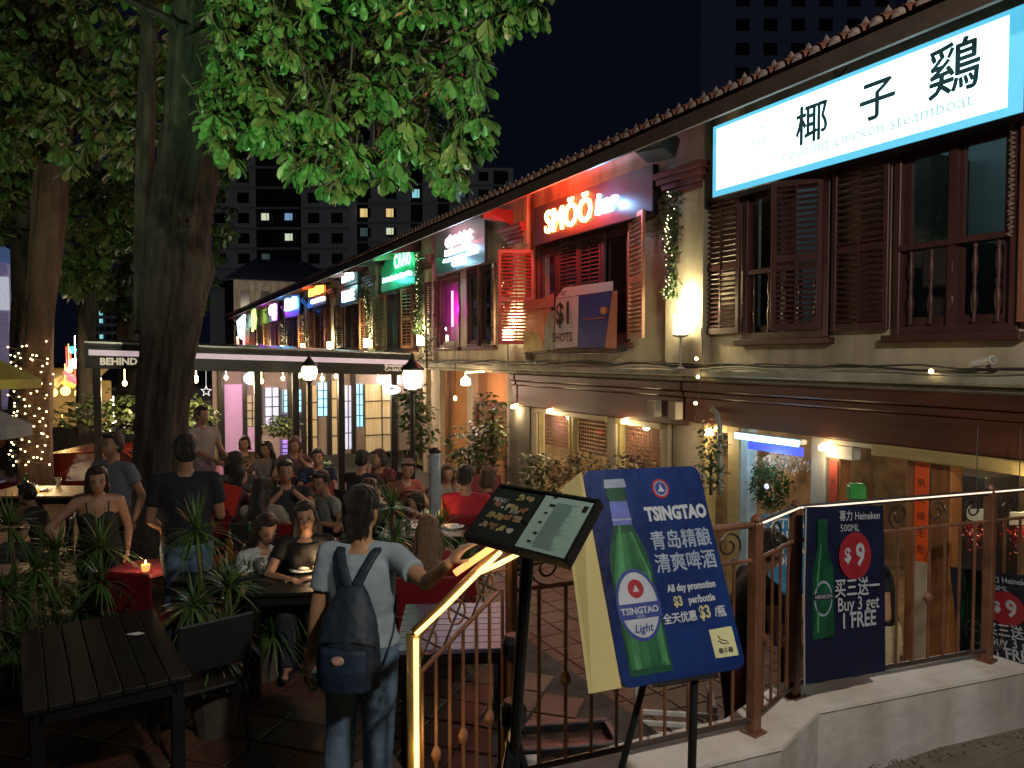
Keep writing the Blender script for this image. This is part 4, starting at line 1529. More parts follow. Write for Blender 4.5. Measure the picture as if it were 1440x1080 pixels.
for (a, c, d, e, m, nm, off) in ((313, 341, 540, 637, lil, 'lilac_panel', .05), (318, 345, 639, 700, rdoor, 'door', .06), (346, 362, 556, 600, mat('cream_pane', (.5, .42, .3), .5, es=.12, ecol=(1, .8, .5)), 'pane', .05),
                                  (348, 362, 600, 690, lil, 'lilac_panel', .04), (369, 394, 612, 720, pinkp, 'pillar', .2), (372, 392, 545, 600, pwp, 'pane', .05), (398, 424, 548, 580, cyl_, 'pane', .05),
                                  (396, 426, 582, 604, mat('navy_pane', (.03, .05, .2), .3), 'pane', .05), (396, 424, 618, 650, vio, 'pane', .05), (446, 462, 538, 585, cyl_, 'pane', .06), (430, 446, 542, 640, curt, 'curtain', .05),
                                  (466, 482, 535, 660, curt, 'curtain', .06), (484, 494, 542, 632, pwp, 'pane', .05), (500, 510, 540, 600, cyl_, 'pane', .05), (513, 560, 540, 700, curt, 'curtain', .07)):
    p0, p1 = onb(a, e, off), onb(c, d, off)
    b = MB(); b.bev(p0.x, p1.x, YB - off, YB - .002, max(p0.z, TZ), p1.z, .01)
    o_ = part(nm, b, m, t)
    if nm in ('pane', 'curtain', 'lilac_panel', 'door'):
        b = MB(); zz0, zz1, w_ = max(p0.z, TZ), p1.z, p1.x - p0.x
        for fr_ in (.0, .5, .97): b.box(p0.x + w_ * fr_, p0.x + w_ * fr_ + .02, YB - off - .03, YB - off - .002, zz0, zz1)
        for q_ in range(1, 4): b.box(p0.x, p1.x, YB - off - .026, YB - off - .003, zz0 + (zz1 - zz0) * q_ / 4, zz0 + (zz1 - zz0) * q_ / 4 + .02)
        if nm != 'lilac_panel': part('glazing_bars', b, cblack, t, kind='stuff')
for px in (312, 344, 365, 427, 463, 497):
    p = onb(px, 540, .1); b = MB(); b.box(p.x - .05, p.x + .05, YB - .12, YB - .003, TZ, -.3)
    part('mullion', b, cblack, t)
lamp('bar_light', (onb(340, 600).x, YB - .9, -.5), 14, (1, .65, .9), .06, parent=t)
lamp('bar_light', (onb(455, 600).x, YB - .9, -.5), 18, (1, .8, .5), .06, parent=t)
lamp('bar_light', (onb(540, 600).x, YB - .9, -.5), 22, (1, .78, .42), .06, parent=t)
# half-round white lamp
P = at(354, 532, 14.5)
t = thing('globe_lamp', 'mint-white round lamp hanging under the canopy beside the lilac panel', 'lamp', (P.x, P.y, P.z - .12))
b = MB(); b.ell(P, .15, .15, .13, 14, 10)
part('globe', b, mat('mint_globe', (.7, 1, .9), .4, es=1.6, ecol=(.6, 1, .85), bump=0), t)
b = MB(); b.cyl(P + Vector((0, 0, .12)), P + Vector((0, 0, .4)), .012)
part('cord', b, cablem, t)
# small star ornament
P = at(290, 550, 11.5)
b = MB(); pts = [P + _r * (.085 * (1 if k % 2 == 0 else .4) * math.sin(k * PI / 5)) + Vector((0, 0, .085 * (1 if k % 2 == 0 else .4) * math.cos(k * PI / 5))) for k in range(10)]
b.tube(pts, .007, 5, closed=True); b.cyl(pts[0], pts[0] + Vector((0, 0, .35)), .003, n=5)
top('star_ornament', b, mat('star_white', (.8, .8, .8), .4, es=.8, ecol=(1, 1, 1), bump=0), 'small white star outline hanging beside the big trunk', 'ornament')
# menu light sign under the canopy
P = at(551, 548, 12.4)
t = thing('oval_sign', 'small oval white sign with a red mark glowing under the canopy corner', 'sign', (P.x, P.y, P.z))
b = MB(); b.M = frame(P, _r, (0, 0, 1)); b.ell((0, 0, 0), .15, .08, .03, 16, 8)
part('face_panel', b, mat('oval_white', (.8, .9, .85), .4, es=1.2, ecol=(.8, 1, .95), bump=0), t)
b = MB(); b.M = frame(P, _r, (0, 0, 1)); b.prism([(-.07, -.01, .03), (.0, .04, .03), (.08, .01, .03), (.0, .01, .03)], (0, 0, .006))
part('logo', b, mat('logo_red', (.7, .08, .05), .5), t)
b = MB(); b.cyl(P + Vector((0, 0, .07)), P + Vector((0, 0, .35)), .006)
part('cord', b, cablem, t)

# ================================================================== street lanterns
def lantern(px, py, d, s, ground, label, e):
    P = at(px, py, d)
    t = thing('street_lantern', label, 'street lamp', (P.x, P.y, ground), group='street lanterns by the canopy')
    x, y, z = P
    b = MB(); b.lathe((x, y, z), [(.05 * s, -.15 * s), (.115 * s, -.12 * s), (.150 * s, -.02 * s), (.150 * s, .06 * s), (.125 * s, .12 * s), (.06 * s, .14 * s)], 12)
    part('globe', b, mat('lantern_glass', (1, .9, .65), .4, es=3.2, ecol=(1, .84, .5), nosample=True, bump=0), t, smooth=True)
    b = MB()
    for k in range(6):
        a = k * PI / 3
        pts = [(x + r_ * s * math.cos(a), y + r_ * s * math.sin(a), z + q * s) for r_, q in ((.05, -.155), (.120, -.12), (.156, -.02), (.156, .06), (.128, .13))]
        b.tube(pts, .006 * s, 4)
    part('cage', b, black, t)
    b = MB(); b.lathe((x, y, z + .125 * s), [(.17 * s, 0), (.16 * s, .03 * s), (.08 * s, .10 * s), (.03 * s, .16 * s), (.035 * s, .19 * s), (.005, .25 * s)], 12)
    part('cap', b, black, t, smooth=True)
    b = MB(); b.cyl((x, y, ground), (x, y, z - .15 * s), .036, .03, 10); b.lathe((x, y, ground), [(.13, 0), (.13, .04), (.07, .12), (.05, .4), (.045, .42)], 12)
    b.lathe((x, y, z - .2 * s), [(.03, 0), (.07 * s, .03), (.05 * s, .06)], 10)
    part('post', b, black, t)
    lamp('lantern_light', (x, y, z), e, (1, .86, .55), .13 * s, parent=t)
    # bulbs shine through the glass: globe casts no shadow for its own lamp because it encloses it
    t.children[0].visible_shadow = True
    return t


L1 = lantern(580, 533, 9.6, .92, TZ, 'larger glowing street lantern on a dark post at the right corner of the canopy', 30)
L2 = lantern(435, 524, 11.0, .78, TZ, 'smaller glowing street lantern on a dark post before the middle of the canopy', 24)
# ================================================================== trees
bark = mat('bark', (.052, .045, .038), .9, var=.65, scale=3.5, stretch=(2.5, 2.5, .6), bump=1.0, bscale=16, streak=.4)
bark2 = mat('bark_reddish', (.10, .058, .042), .9, var=.45, scale=3, stretch=(3, 3, .5), bump=1.0, bscale=14)


def trunk_mesh(pts, rs, seed, n=40, rings=70, ridge=.14, knots=()):
    """tapered trunk with bark furrows, flutes and knots; pts are control points"""
    P = [Vector(p) for p in pts]
    def interp(s):
        f = s * (len(P) - 1); i = min(int(f), len(P) - 2); u = f - i
        p0, p1, p2, p3 = P[max(i - 1, 0)], P[i], P[i + 1], P[min(i + 2, len(P) - 1)]
        q = .5 * ((2 * p1) + (p2 - p0) * u + (2 * p0 - 5 * p1 + 4 * p2 - p3) * u * u + (3 * p1 - p0 - 3 * p2 + p3) * u ** 3)
        return q, rs[i] * (1 - u) + rs[i + 1] * u
    v, f = [], []
    for j in range(rings + 1):
        c, r = interp(j / rings)
        for k in range(n):
            a = 2 * PI * k / n
            q = 1 + .10 * math.sin(3 * a + seed + j * .02) + .08 * math.sin(5 * a + 2 * seed)
            q += ridge * noise.noise(Vector((math.cos(a) * 3.2, math.sin(a) * 3.2, c.z * .7 + seed))) * 1.6
            q += .11 * noise.noise(Vector((math.cos(a) * 8, math.sin(a) * 8, c.z * 1.8 + seed)))
            if n > 60: q += .05 * noise.noise(Vector((math.cos(a) * 22, math.sin(a) * 22, c.z * 4.5 + seed))) - .03 * abs(noise.noise(Vector((math.cos(a) * 15, math.sin(a) * 15, c.z * 1.3))))
            for (kz, ka, kr, kh) in knots:
                da = (a - ka + PI) % (2 * PI) - PI
                d2 = (c.z - kz) ** 2 / kh ** 2 + (da * r) ** 2 / kh ** 2
                q += kr * math.exp(-d2)
            v.append(c + Vector((math.cos(a), math.sin(a), 0)) * (r * q))
    for j in range(rings):
        for k in range(n):
            f.append((j * n + k, j * n + (k + 1) % n, (j + 1) * n + (k + 1) % n, (j + 1) * n + k))
    b = MB(); b.add(v, f)
    return b


def leaf_verts(L, Wd):
    """obovate leaf, folded at the midrib: returns verts (Nx3) along +x and faces"""
    v = np.array([(0, 0, 0), (.25, .14, .02), (.25, -.16, .02), (.28, 0, -.02), (.62, .36, .05), (.62, -.36, .05), (.62, 0, -.04), (.88, .28, .0), (.88, -.28, .0), (.90, 0, -.09), (1.0, 0, -.13)])
    v = v * np.array([L, Wd, L * .6])
    f = [(0, 3, 1), (0, 2, 3), (1, 3, 6, 4), (3, 2, 5, 6), (4, 6, 9, 7), (6, 5, 8, 9), (7, 9, 10), (9, 8, 10)]
    return v, f


def leafmat(name, c, c2, trans=.25):
    m = mat(name, c, .38, var=.45, scale=3.5, bump=0, col2=c2, spec=.6)
    return m


lm = [leafmat('leaf_green', (.05, .13, .03), (.13, .25, .07)), leafmat('leaf_olive', (.09, .12, .03), (.20, .24, .08))]


class Leaves:
    """numpy collector of leaf rosettes"""
    def __init__(self): self.V, self.F, self.MI, self.n = [], [], [], 0

    def add(self, mtx, v, f, mi):
        M = np.array(mtx)
        self.V.append(v @ M[:3, :3].T + M[:3, 3])
        self.F += [tuple(i + self.n for i in q) for q in f]
        self.MI += [mi] * len(f)
        self.n += len(v)

    def obj(self, name, mats, parent, kind='stuff'):
        me = bpy.data.meshes.new(name)
        me.from_pydata(np.concatenate(self.V).tolist(), [], self.F)
        for m in mats: me.materials.append(m)
        me.polygons.foreach_set('material_index', self.MI)
        me.polygons.foreach_set('use_smooth', [True] * len(me.polygons))
        me.update()
        return part(name, me, None, parent, kind=kind)


def rosette(rg, c, L, nleaf, droop):
    """matrices of the leaves of one drooping rosette"""
    out = []
    a0 = rg.uniform(0, 2 * PI)
    for k in range(nleaf):
        a = a0 + 2 * PI * k / nleaf + rg.uniform(-.25, .25)
        dn = droop + rg.gauss(0, .28)
        X = Vector((math.cos(a) * math.cos(dn), math.sin(a) * math.cos(dn), -math.sin(dn)))
        up = Vector((rg.gauss(0, .25), rg.gauss(0, .25), 1))
        Y = up.cross(X).normalized()
        Z = X.cross(Y)
        s = L * rg.uniform(.75, 1.15)
        M = Matrix((X * s, Y * s, Z * s)).transposed().to_4x4()
        M.translation = c + X * (.03)
        out.append(M)
    return out


def inpoly(x, y, P):
    c = False
    j = len(P) - 1
    for i in range(len(P)):
        if (P[i][1] > y) != (P[j][1] > y) and x < (P[j][0] - P[i][0]) * (y - P[i][1]) / (P[j][1] - P[i][1]) + P[i][0]: c = not c
        j = i
    return c


# ---------------- the big tree
base = at(214, 788, 8.9)
t = thing('big_tree', 'massive dark tree trunk forking near the top, with bright green leaf clusters over the roofs', 'tree', (base.x, base.y, TZ))
def tp(px, py, d=8.9): return at(px, py, d)
pts = [(*at(216, 830, 8.9)[:2], TZ - .1), tp(216, 780), tp(217, 700), tp(224, 600), tp(237, 500), tp(249, 400), tp(254, 310), tp(264, 240), tp(266, 180), tp(268, 100), tp(276, 0), tp(284, -120, 8.7), tp(300, -300, 8.4)]
b = trunk_mesh(pts, [.42, .33, .27, .265, .275, .30, .33, .31, .26, .245, .235, .22, .2], 1.0, 110, 340, knots=((tp(0, 440).z, 5.2, .16, .16), (tp(0, 305).z, 5.0, .2, .13), (tp(0, 380).z, 5.9, .15, .2), (tp(0, 540).z, .1, .14, .15)))
part('trunk', b, bark, t, smooth=True)
b = trunk_mesh([tp(206, 470, 9.3), tp(204, 300, 9.4), tp(207, 150, 9.4), tp(211, 0, 9.4), tp(215, -200, 9.4)], [.13, .11, .10, .09, .09], 5.0, 20, 50)
part('limb', b, bark, t, smooth=True)
for (ctl, rr) in (([(272, 130, 8.8), (340, 112, 8.0), (430, 105, 7.4), (500, 88, 7.0), (610, 70, 6.6)], [.13, .11, .10, .07, .04]),
                  ([(272, 60, 8.7), (380, 20, 7.8), (520, 0, 7.0), (680, 20, 6.4)], [.13, .10, .08, .04]),
                  ([(290, 220, 8.8), (330, 195, 8.2), (420, 160, 7.6), (470, 190, 7.2)], [.10, .07, .05, .03]),
                  ([(262, 40, 8.7), (180, 0, 9.0), (60, -40, 9.4)], [.12, .09, .06])):
    b = trunk_mesh([at(*c) for c in ctl], rr, 2.0 + rr[0], 12, 36, ridge=.2)
    part('branch', b, bark, t, smooth=True)
# hollow knot ring
b = MB(); kc = tp(262, 311, 8.52)
b.tube([kc + _r * (.045 * math.cos(a)) + Vector((0, 0, .035 * math.sin(a))) for a in np.linspace(0, 2 * PI, 13)[:-1]], .016, 6, closed=True)
part('knot', b, bark2, t, smooth=True)

OUT = [(290, -60), (300, 60), (285, 120), (292, 190), (300, 225), (322, 232), (330, 272), (348, 262), (356, 225), (395, 212), (410, 262), (440, 262), (470, 285), (500, 272), (515, 240), (530, 228), (545, 262),
       (560, 262), (570, 228), (600, 222), (622, 268), (650, 262), (648, 225), (660, 203), (682, 222), (686, 190), (678, 150), (672, 112), (698, 62), (714, 72), (722, 40), (745, 12), (762, 34), (768, 0), (760, -60)]
HOLES = [(520, 178, 22), (505, 165, 15), (335, 165, 12), (445, 100, 14)]
v_leaf, f_leaf = leaf_verts(1.0, .62)
rg = random.Random(11)
ros = []
tries = 0
while len(ros) < 2100 and tries < 60000:
    tries += 1
    px, py = rg.uniform(280, 770), rg.uniform(-70, 290)
    if not inpoly(px, py + 10, OUT): continue
    if any((px - a) ** 2 + (py - c) ** 2 < r_ * r_ for a, c, r_ in HOLES) and rg.random() < .85: continue
    edge = not inpoly(px + 14, py + 24, OUT)
    d = rg.uniform(5.6, 6.6) if edge else rg.uniform(5.6, 8.8)
    if noise.noise(Vector(at(px, py, d)) * 1.7) < (-.30 if edge else -.06): continue
    ros.append((d, px, py, edge))
# sit above frame too, so the crown goes on
for k in range(500):
    ros.append((rg.uniform(5.4, 9.5), rg.uniform(-200, 780), rg.uniform(-420, -60), False))
ros.sort()
big = Leaves()
single = [MB().add([tuple(p) for p in v_leaf], f_leaf).mesh('leaf', lm[k], True) for k in (0, 1)]
cnt = 0
for (d, px, py, edge) in ros:
    P = at(px, py, d)
    ms = rosette(rg, P + Vector((0, 0, rg.uniform(.0, .20) if edge else 0)), rg.uniform(.12, .19) if edge else rg.uniform(.085, .165), rg.randint(5, 9), rg.uniform(.8, 1.3) if edge else rg.uniform(.4, 1.15))
    mi = 0 if rg.random() < .6 else 1
    for M in ms:
        if cnt < 292 and py > -20 and (py > 120 or rg.random() < .35):
            piece('leaf', single[mi], t, M); cnt += 1
        else:
            big.add(M, v_leaf, f_leaf, mi)
part_ = big.obj('crown', lm, t)
twigs = MB()
for (d, px, py, edge) in ros[::4]:
    P = at(px, py, d)
    twigs.cyl(P, P + Vector((rg.gauss(0, .1), rg.gauss(0, .1), rg.uniform(.15, .4))), .006, .009, 4, caps=False)
part('twigs', twigs, bark, t, kind='stuff')

# ---------------- crowns on the left
def leftree(name, label, trunks, OUTL, nros, drange, L, seed, bk, mi=(0, 1), g=None):
    rg = random.Random(seed)
    b0 = trunks[0][0][0]
    t = thing(name, label, 'tree', (b0.x, b0.y, TZ - .3), group=g)
    for k, (ctl, rr) in enumerate(trunks):
        part('trunk' if k == 0 else 'limb', trunk_mesh(ctl, rr, seed + k, 24, 60), bk, t, smooth=True)
    cr = Leaves(); n = tries = 0
    xs = [p[0] for p in OUTL]; ys = [p[1] for p in OUTL]
    while n < nros and tries < 40000:
        tries += 1
        px, py = rg.uniform(min(xs), max(xs)), rg.uniform(min(ys), max(ys))
        if not inpoly(px, py, OUTL): continue
        P = at(px, py, rg.uniform(*drange))
        # clumps: thin out between noise lobes
        if noise.noise(P * 1.1 + Vector((seed, 0, 0))) < -.12: continue
        for M in rosette(rg, P, L, rg.randint(6, 8), rg.uniform(.4, 1.2)):
            cr.add(M, v_leaf, f_leaf, rg.choice(mi))
        n += 1
    cr.obj('crown', lm, t)
    return t


leftree('left_tree', 'tree with reddish twin trunks wrapped in fairy lights at the left',
        [([at(48, 720, 12), at(52, 600, 12), at(56, 480, 12), at(66, 380, 12), at(74, 280, 12), at(84, 180, 12), at(95, 40, 12)], [.28, .21, .20, .21, .2, .18, .16]),
         ([at(50, 420, 12.2), at(54, 300, 12.2), at(62, 170, 12.2), at(60, 40, 12.3)], [.12, .10, .10, .09])],
        [(-60, -60), (250, -60), (250, 100), (215, 215), (195, 238), (160, 235), (140, 190), (110, 250), (60, 210), (20, 230), (-60, 220)], 900, (9.5, 13.5), .21, 3, bark2)
leftree('dark_tree', 'very dark slim trunk standing at the left edge with shadowed leaves',
        [([at(30, 700, 14), at(34, 500, 14), at(36, 300, 14), at(44, 100, 14)], [.26, .22, .2, .2])],
        [(-80, 150), (40, 160), (60, 260), (20, 330), (-80, 340)], 260, (13, 16), .24, 8, bark)
leftree('mid_tree', 'leafy tree behind the big trunk whose lower clusters hang beside it',
        [([at(122, 640, 16), at(120, 480, 16), at(124, 330, 16), at(135, 200, 16)], [.2, .16, .15, .12])],
        [(85, 230), (160, 235), (205, 310), (196, 345), (165, 345), (140, 385), (112, 415), (90, 400), (84, 330)], 420, (13.5, 16.5), .24, 13, bark)
leftree('shade_tree', 'dark mass of tree behind the end of the canopy between the two trunks',
        [([at(182, 640, 22), at(180, 460, 22), at(178, 300, 22)], [.3, .25, .2])],
        [(130, 240), (210, 240), (320, 200), (330, 320), (310, 400), (290, 440), (140, 440), (120, 380)], 420, (20, 24), .3, 17, bark)

# fairy-lit trunk wrap
b = MB(); rg = random.Random(4)
w = MB()
pts = []
for k in range(330):
    s = k / 329
    a = k * .83
    c = at(48 - 4 * math.cos(a), 0, 12)
    P = at(43 + 24 * math.cos(a) * (1 + .12 * rg.random()) + rg.gauss(0, 3), 655 - s * 170 + rg.gauss(0, 3), 12 - .3 * math.sin(a))
    pts.append(P)
    if math.sin(a) > -.4 and k % 2 == 0: b.ell(P + _f * -.03, .0115, .0115, .0115, 6, 5)
t = thing('fairy_lights', 'warm fairy lights wound thickly round the left tree trunk', 'string lights', (pts[0].x, pts[0].y, pts[0].z))
part('bulb_chain', b, bulb_m, t, kind='stuff')
w.tube(pts, .006, 4)
part('wire', w, cablem, t)
for py in (520, 570, 630):
    P = at(46, py, 11.4); lamp('fairy_glow', P, 2.2, (1, .62, .25), .15, parent=t)

# unseen floodlights added to brighten the crowns
def flood(loc, tgt, e, col, ang, label):
    loc = Vector(loc)
    t = thing('added_floodlight', label, 'floodlight', loc)
    d = (Vector(tgt) - loc).normalized()
    b = MB(); b.M = frame(loc + Vector((0, 0, .12)), d.orthogonal(), d.cross(d.orthogonal()))
    b.bev(-.07, .07, -.05, .05, -.06, .0, .01)
    part('housing', b, black, t)
    b = MB(); b.cyl(loc, loc + Vector((0, 0, .08)), .012)
    part('stake', b, black, t)
    lamp('added_flood_lamp', loc + Vector((0, 0, .12)) + d * .08, e, col, .06, 'SPOT', tgt, ang, .7, parent=t)


flood((-1.2, 1.2, GZ), at(430, 60, 6.6), 1150, (.42, 1, .44), 36, 'added unseen green floodlight on the pavement edge aimed up at the crown')
flood((1.0, -1.6, 1.9), at(540, 120, 6.4), 600, (1, .98, .55), 38, 'added unseen yellowish floodlight clamped on the added street lamp aimed at the leaves')
flood((-5.2, 3.6, TZ), at(110, 120, 11.5), 800, (.80, 1, .62), 44, 'added unseen floodlight at the far left of the terrace aimed up at the left crowns')
# ================================================================== assumed unseen street lamp behind the viewer, added to light kerb, boards and facade
t = thing('added_street_lamp', 'added unseen street lamp standing on the pavement behind the viewer', 'street lamp', (1.0, -1.8, GZ))
b = MB(); b.cyl((1.0, -1.8, GZ), (1.0, -1.8, 2.6), .07, .05, 12); b.tube([(1.0, -1.8, 2.6), (1.1, -1.75, 2.8), (1.4, -1.6, 2.9)], .035, 8)
part('post', b, grey, t)
b = MB(); b.bev(1.35, 1.75, -1.75, -1.45, 2.86, 2.96, .02)
part('lamp_head', b, white, t)
lamp('added_street_light', (1.55, -1.6, 2.74), 600, (1, .90, .76), .14, 'SPOT', (4.6, 5.0, -.6), 108, .9, parent=t)
t = thing('added_street_lamp', 'added unseen second street lamp further left on the road side of the terrace', 'street lamp', (-9.5, 9, -2.9))  # unseen second lamp added against the overall dark
b = MB(); b.cyl((-9.5, 9, -2.9), (-9.5, 9, 3.6), .07, .05, 12); b.tube([(-9.5, 9, 3.6), (-9.3, 9, 3.9), (-8.8, 9, 4.0)], .035, 8); b.bev(-8.95, -8.6, 8.85, 9.15, 3.93, 4.03, .02)
part('post', b, grey, t)
lamp('added_street_light', (-8.8, 9, 3.85), 60, (1, .84, .6), .16, parent=t)

# ================================================================== kerb wall and railing
kerbm = mat('kerb_render', (.50, .49, .49), .85, var=.16, scale=2.2, bump=.35, bscale=18, streak=.4)
front = [(1.30, 2.58), (2.08, 2.50), (2.62, 2.45), (3.06, 2.62), (4.40, 2.45), (7.5, 2.12)]
backp = [(7.5, 2.42), (4.44, 2.74), (3.10, 2.92), (2.56, 2.74), (2.08, 2.78), (1.30, 2.80)]
t = thing('kerb_wall', 'low pale rendered kerb wall that carries the railing, bottom right', 'wall', (3, 2.6, -2.95))
b = MB(); b.prism([(x, y, -2.95) for x, y in front + backp], (0, 0, -1.80 + 2.95))
part('wall', b, kerbm, t)
b = MB()
b.prism([(x, y - .012, -1.80) for x, y in front] + [(x, y + .012, -1.80) for x, y in backp], (0, 0, .02))
part('coping', b, mat('kerb_top', (.66, .62, .60), .85, var=.14, scale=3, bump=.3, bscale=25, streak=.25), t)
# leaf litter and grit at its foot
b = MB(); rg = random.Random(3)
for k in range(420):
    x = rg.uniform(1.4, 5.4); yk = np.interp(x, [p[0] for p in front], [p[1] for p in front])
    y = yk - .02 - abs(rg.gauss(0, .07)); s = rg.uniform(.006, .022); a = rg.uniform(0, 7)
    b.add([(x, y, GZ + .006), (x + s * math.cos(a), y + s * math.sin(a), GZ + .012), (x + s * math.cos(a + 1.2), y + s * math.sin(a + 1.2), GZ + .006)], [(0, 1, 2)])
top('leaf_litter', b, mat('dry_litter', (.10, .07, .04), .9), 'dry leaf litter along the foot of the kerb wall', 'litter', kind='stuff')

railm = mat('rail_paint', (.23, .105, .062), .42, metal=.25, var=.35, scale=6, bump=.2, streak=.3)
raild = mat('rail_dark', (.05, .035, .03), .4, metal=.3, var=.3, scale=8)
ledm = mat('led_strip', (1, .8, .5), .4, es=1.8, ecol=(1, .70, .34), bump=0)
ledm2 = mat('led_strip_white', (1, .9, .8), .4, es=.75, ecol=(1, .78, .60), nosample=True, bump=0)
rl = thing('railing', 'rust brown metal railing with scrolls and twisted bars on top of the kerb wall', 'railing', (2.9, 2.65, -1.78))
A_, B_, C_, D_ = Vector((2.59, 2.59, 0)), Vector((3.06, 2.78, 0)), Vector((4.43, 2.60, 0)), Vector((6.3, 2.38, 0))
L_ = Vector((1.36, 2.70, 0))
def V2(p, z): return Vector((p.x, p.y, z))
ZTOP, ZB = -.785, -1.765
for p, r_ in ((A_, .027), (B_, .027), (C_, .027), (L_, .02), (D_, .03)):
    b = MB(); b.M = Matrix.Translation(V2(p, 0)) @ Matrix.Rotation(R(10), 4, 'Z')
    b.bev(-r_, r_, -r_, r_, -1.778, ZTOP + .01, .006); b.bev(-r_ * 1.7, r_ * 1.7, -r_ * 1.7, r_ * 1.7, -1.779, -1.768, .003)
    b.lathe((0, 0, ZTOP + .01), [(.02, 0), (.026, .012), (.018, .03), (.004, .04)], 8)
    part('post', b, railm, rl)
segs = [(L_, A_), (A_, B_), (B_, C_), (C_, D_)]
nb = {0: 9, 1: 4, 2: 11, 3: 14}
for si, (p, q) in enumerate(segs):
    b = MB(); b.cyl(V2(p, ZTOP), V2(q, ZTOP), .017, n=8); part('top_rail', b, raild if si else railm, rl)
    zm = ZTOP - .17
    b = MB(); b.cyl(V2(p, zm), V2(q, zm), .011, n=6); part('middle_rail', b, railm, rl)
    b = MB(); b.cyl(V2(p, ZB + .05), V2(q, ZB + .05), .014, n=6); part('bottom_rail', b, raild, rl)
    b = MB()
    off = Vector((0, -.022, 0))
    b.cyl(V2(p, ZTOP + .004) + off, V2(q, ZTOP + .004) + off, .005, n=6)
    if si: part('light_strip', b, ledm2, rl)
    d = (q - p); Ld = d.length; d.normalize()
    for k in range(nb[si]):
        s = (k + 1) / (nb[si] + 1)
        c = p.lerp(q, s)
        b = MB()
        b.cyl(V2(c, ZB + .05), V2(c, zm), .0085, n=6)
        if (k + si) % 4 == 1:   # a twisted knot at mid height
            zz = -1.36
            b.lathe(V2(c, zz - .035), [(.008, 0), (.022, .02), (.026, .035), (.022, .05), (.008, .07)], 6)
        part('bar', b, railm, rl)
    # scroll band between top and middle rail
    n = max(1, int(Ld / .26))
    for k in range(n):
        c = p.lerp(q, (k + .5) / n)
        b = MB()
        pts = []
        for j in range(26):
            a = -PI / 2 + j / 25 * 2.9 * PI
            rr = .075 * (1 - .72 * j / 25)
            pts.append(V2(c, ZTOP - .088) + d * (rr * math.cos(a) * (1 if k % 2 else -1)) + Vector((0, 0, rr * math.sin(a))))
        b.tube(pts, .006, 5)
        part('scroll', b, raild, rl)

# stair handrail with the glowing newel post
hr = thing('stair_handrail', 'yellow glowing newel post and sloping handrail with lattice that the woman holds', 'handrail', (.95, 2.72, TZ))
N0 = Vector((.945, 2.72, 0)); N1 = Vector((1.30, 2.70, 0))
b = MB(); b.cyl(V2(N0, -2.34), V2(N0, -1.07), .028, n=14)
part('newel_post', b, mat('brass_post', (.55, .38, .12), .3, metal=.7, var=.15, scale=4), hr, smooth=True)
b = MB()
rgp = [V2(N0, z) + Vector((.0, -.031, 0)) for z in np.linspace(-2.3, -1.08, 20)]
b.tube(rgp, .010, 6)
part('light_strip', b, mat('led_yellow', (1, .8, .4), .4, es=1.5, ecol=(1, .70, .24), bump=0), hr)
slope = [V2(N0, -1.07), V2(N0.lerp(N1, .33), -.98), V2(N0.lerp(N1, .7), -.87), V2(N1, -.785)]
b = MB(); b.tube(slope, .020, 8); part('handrail', b, mat('rail_gold', (.4, .22, .08), .35, metal=.5), hr, smooth=True)
b = MB(); b.tube([p + Vector((0, -.026, .004)) for p in slope], .009, 6)
part('light_strip', b, MATS['led_yellow'], hr)
# a second strap swinging up beyond the menu stand and a flat orange strap
b = MB(); e0 = slope[2]
b.tube([e0, e0 + Vector((.10, -.02, .035)), e0 + Vector((.2, -.03, .075)), e0 + Vector((.29, -.02, .15))], .011, 6)
part('light_strap', b, MATS['led_yellow'], hr)
b = MB(); b.M = frame(slope[2] + Vector((.06, -.02, .10)), (_r * .80 + Vector((0, 0, .56))), (0, 0, 1)); b.bev(-.17, .14, -.014, .014, -.004, .004, .002)
part('orange_strap', b, mat('orange_strap', (.8, .36, .12), .5, es=.9, ecol=(1, .42, .14)), hr)
b = MB(); b.tube([slope[2] + Vector((.04, 0, 0)), slope[2] + Vector((.30, 0, .01))], .007, 6)
part('cross_rail', b, railm, hr)
def low(s): return V2(N0.lerp(N1, s), -1.25 + .30 * s)
b = MB(); b.cyl(low(0), low(1), .010, n=6); part('middle_rail', b, railm, hr)
b = MB(); b.cyl(V2(N0, -2.25), V2(L_, -2.10), .012, n=6); part('bottom_rail', b, railm, hr)
for k in range(3):
    s0, s1 = k / 3, (k + 1) / 3
    b = MB()
    def up(s): return Vector(slope[0]).lerp(slope[3], s)
    b.cyl(low(s0), up(s1), .005, n=5); b.cyl(up(s0), low(s1), .005, n=5)
    part('lattice', b, raild, hr, kind='stuff')
    b = MB(); c = low((s0 + s1) / 2) + Vector((0, 0, .09))
    b.tube([c + Vector((.035 * math.cos(a), 0, .05 * math.sin(a))) for a in np.linspace(0, 2 * PI, 14)[:-1]], .005, 5, closed=True)
    part('scroll', b, railm, hr)
for k in range(7):
    s = (k + .6) / 7.3
    p = N0.lerp(L_, s)
    b = MB(); b.cyl(V2(p, -2.24 + .14 * s), V2(p, -1.25 + .34 * s), .0075, n=6)
    if k in (1, 3, 5):
        b.lathe(V2(p, -1.55 - .05 * (k == 1) + .05 * (k == 5)), [(.007, 0), (.018, .02), (.022, .035), (.018, .05), (.007, .07)], 6)
    part('bar', b, railm, hr)
lamp('strip_light', V2(N0, -1.5) + Vector((.0, -.12, 0)), .8, (1, .66, .22), .05, parent=hr)
lamp('strip_light', slope[2] + Vector((.0, -.08, .1)), .35, (1, .66, .3), .04, parent=hr)

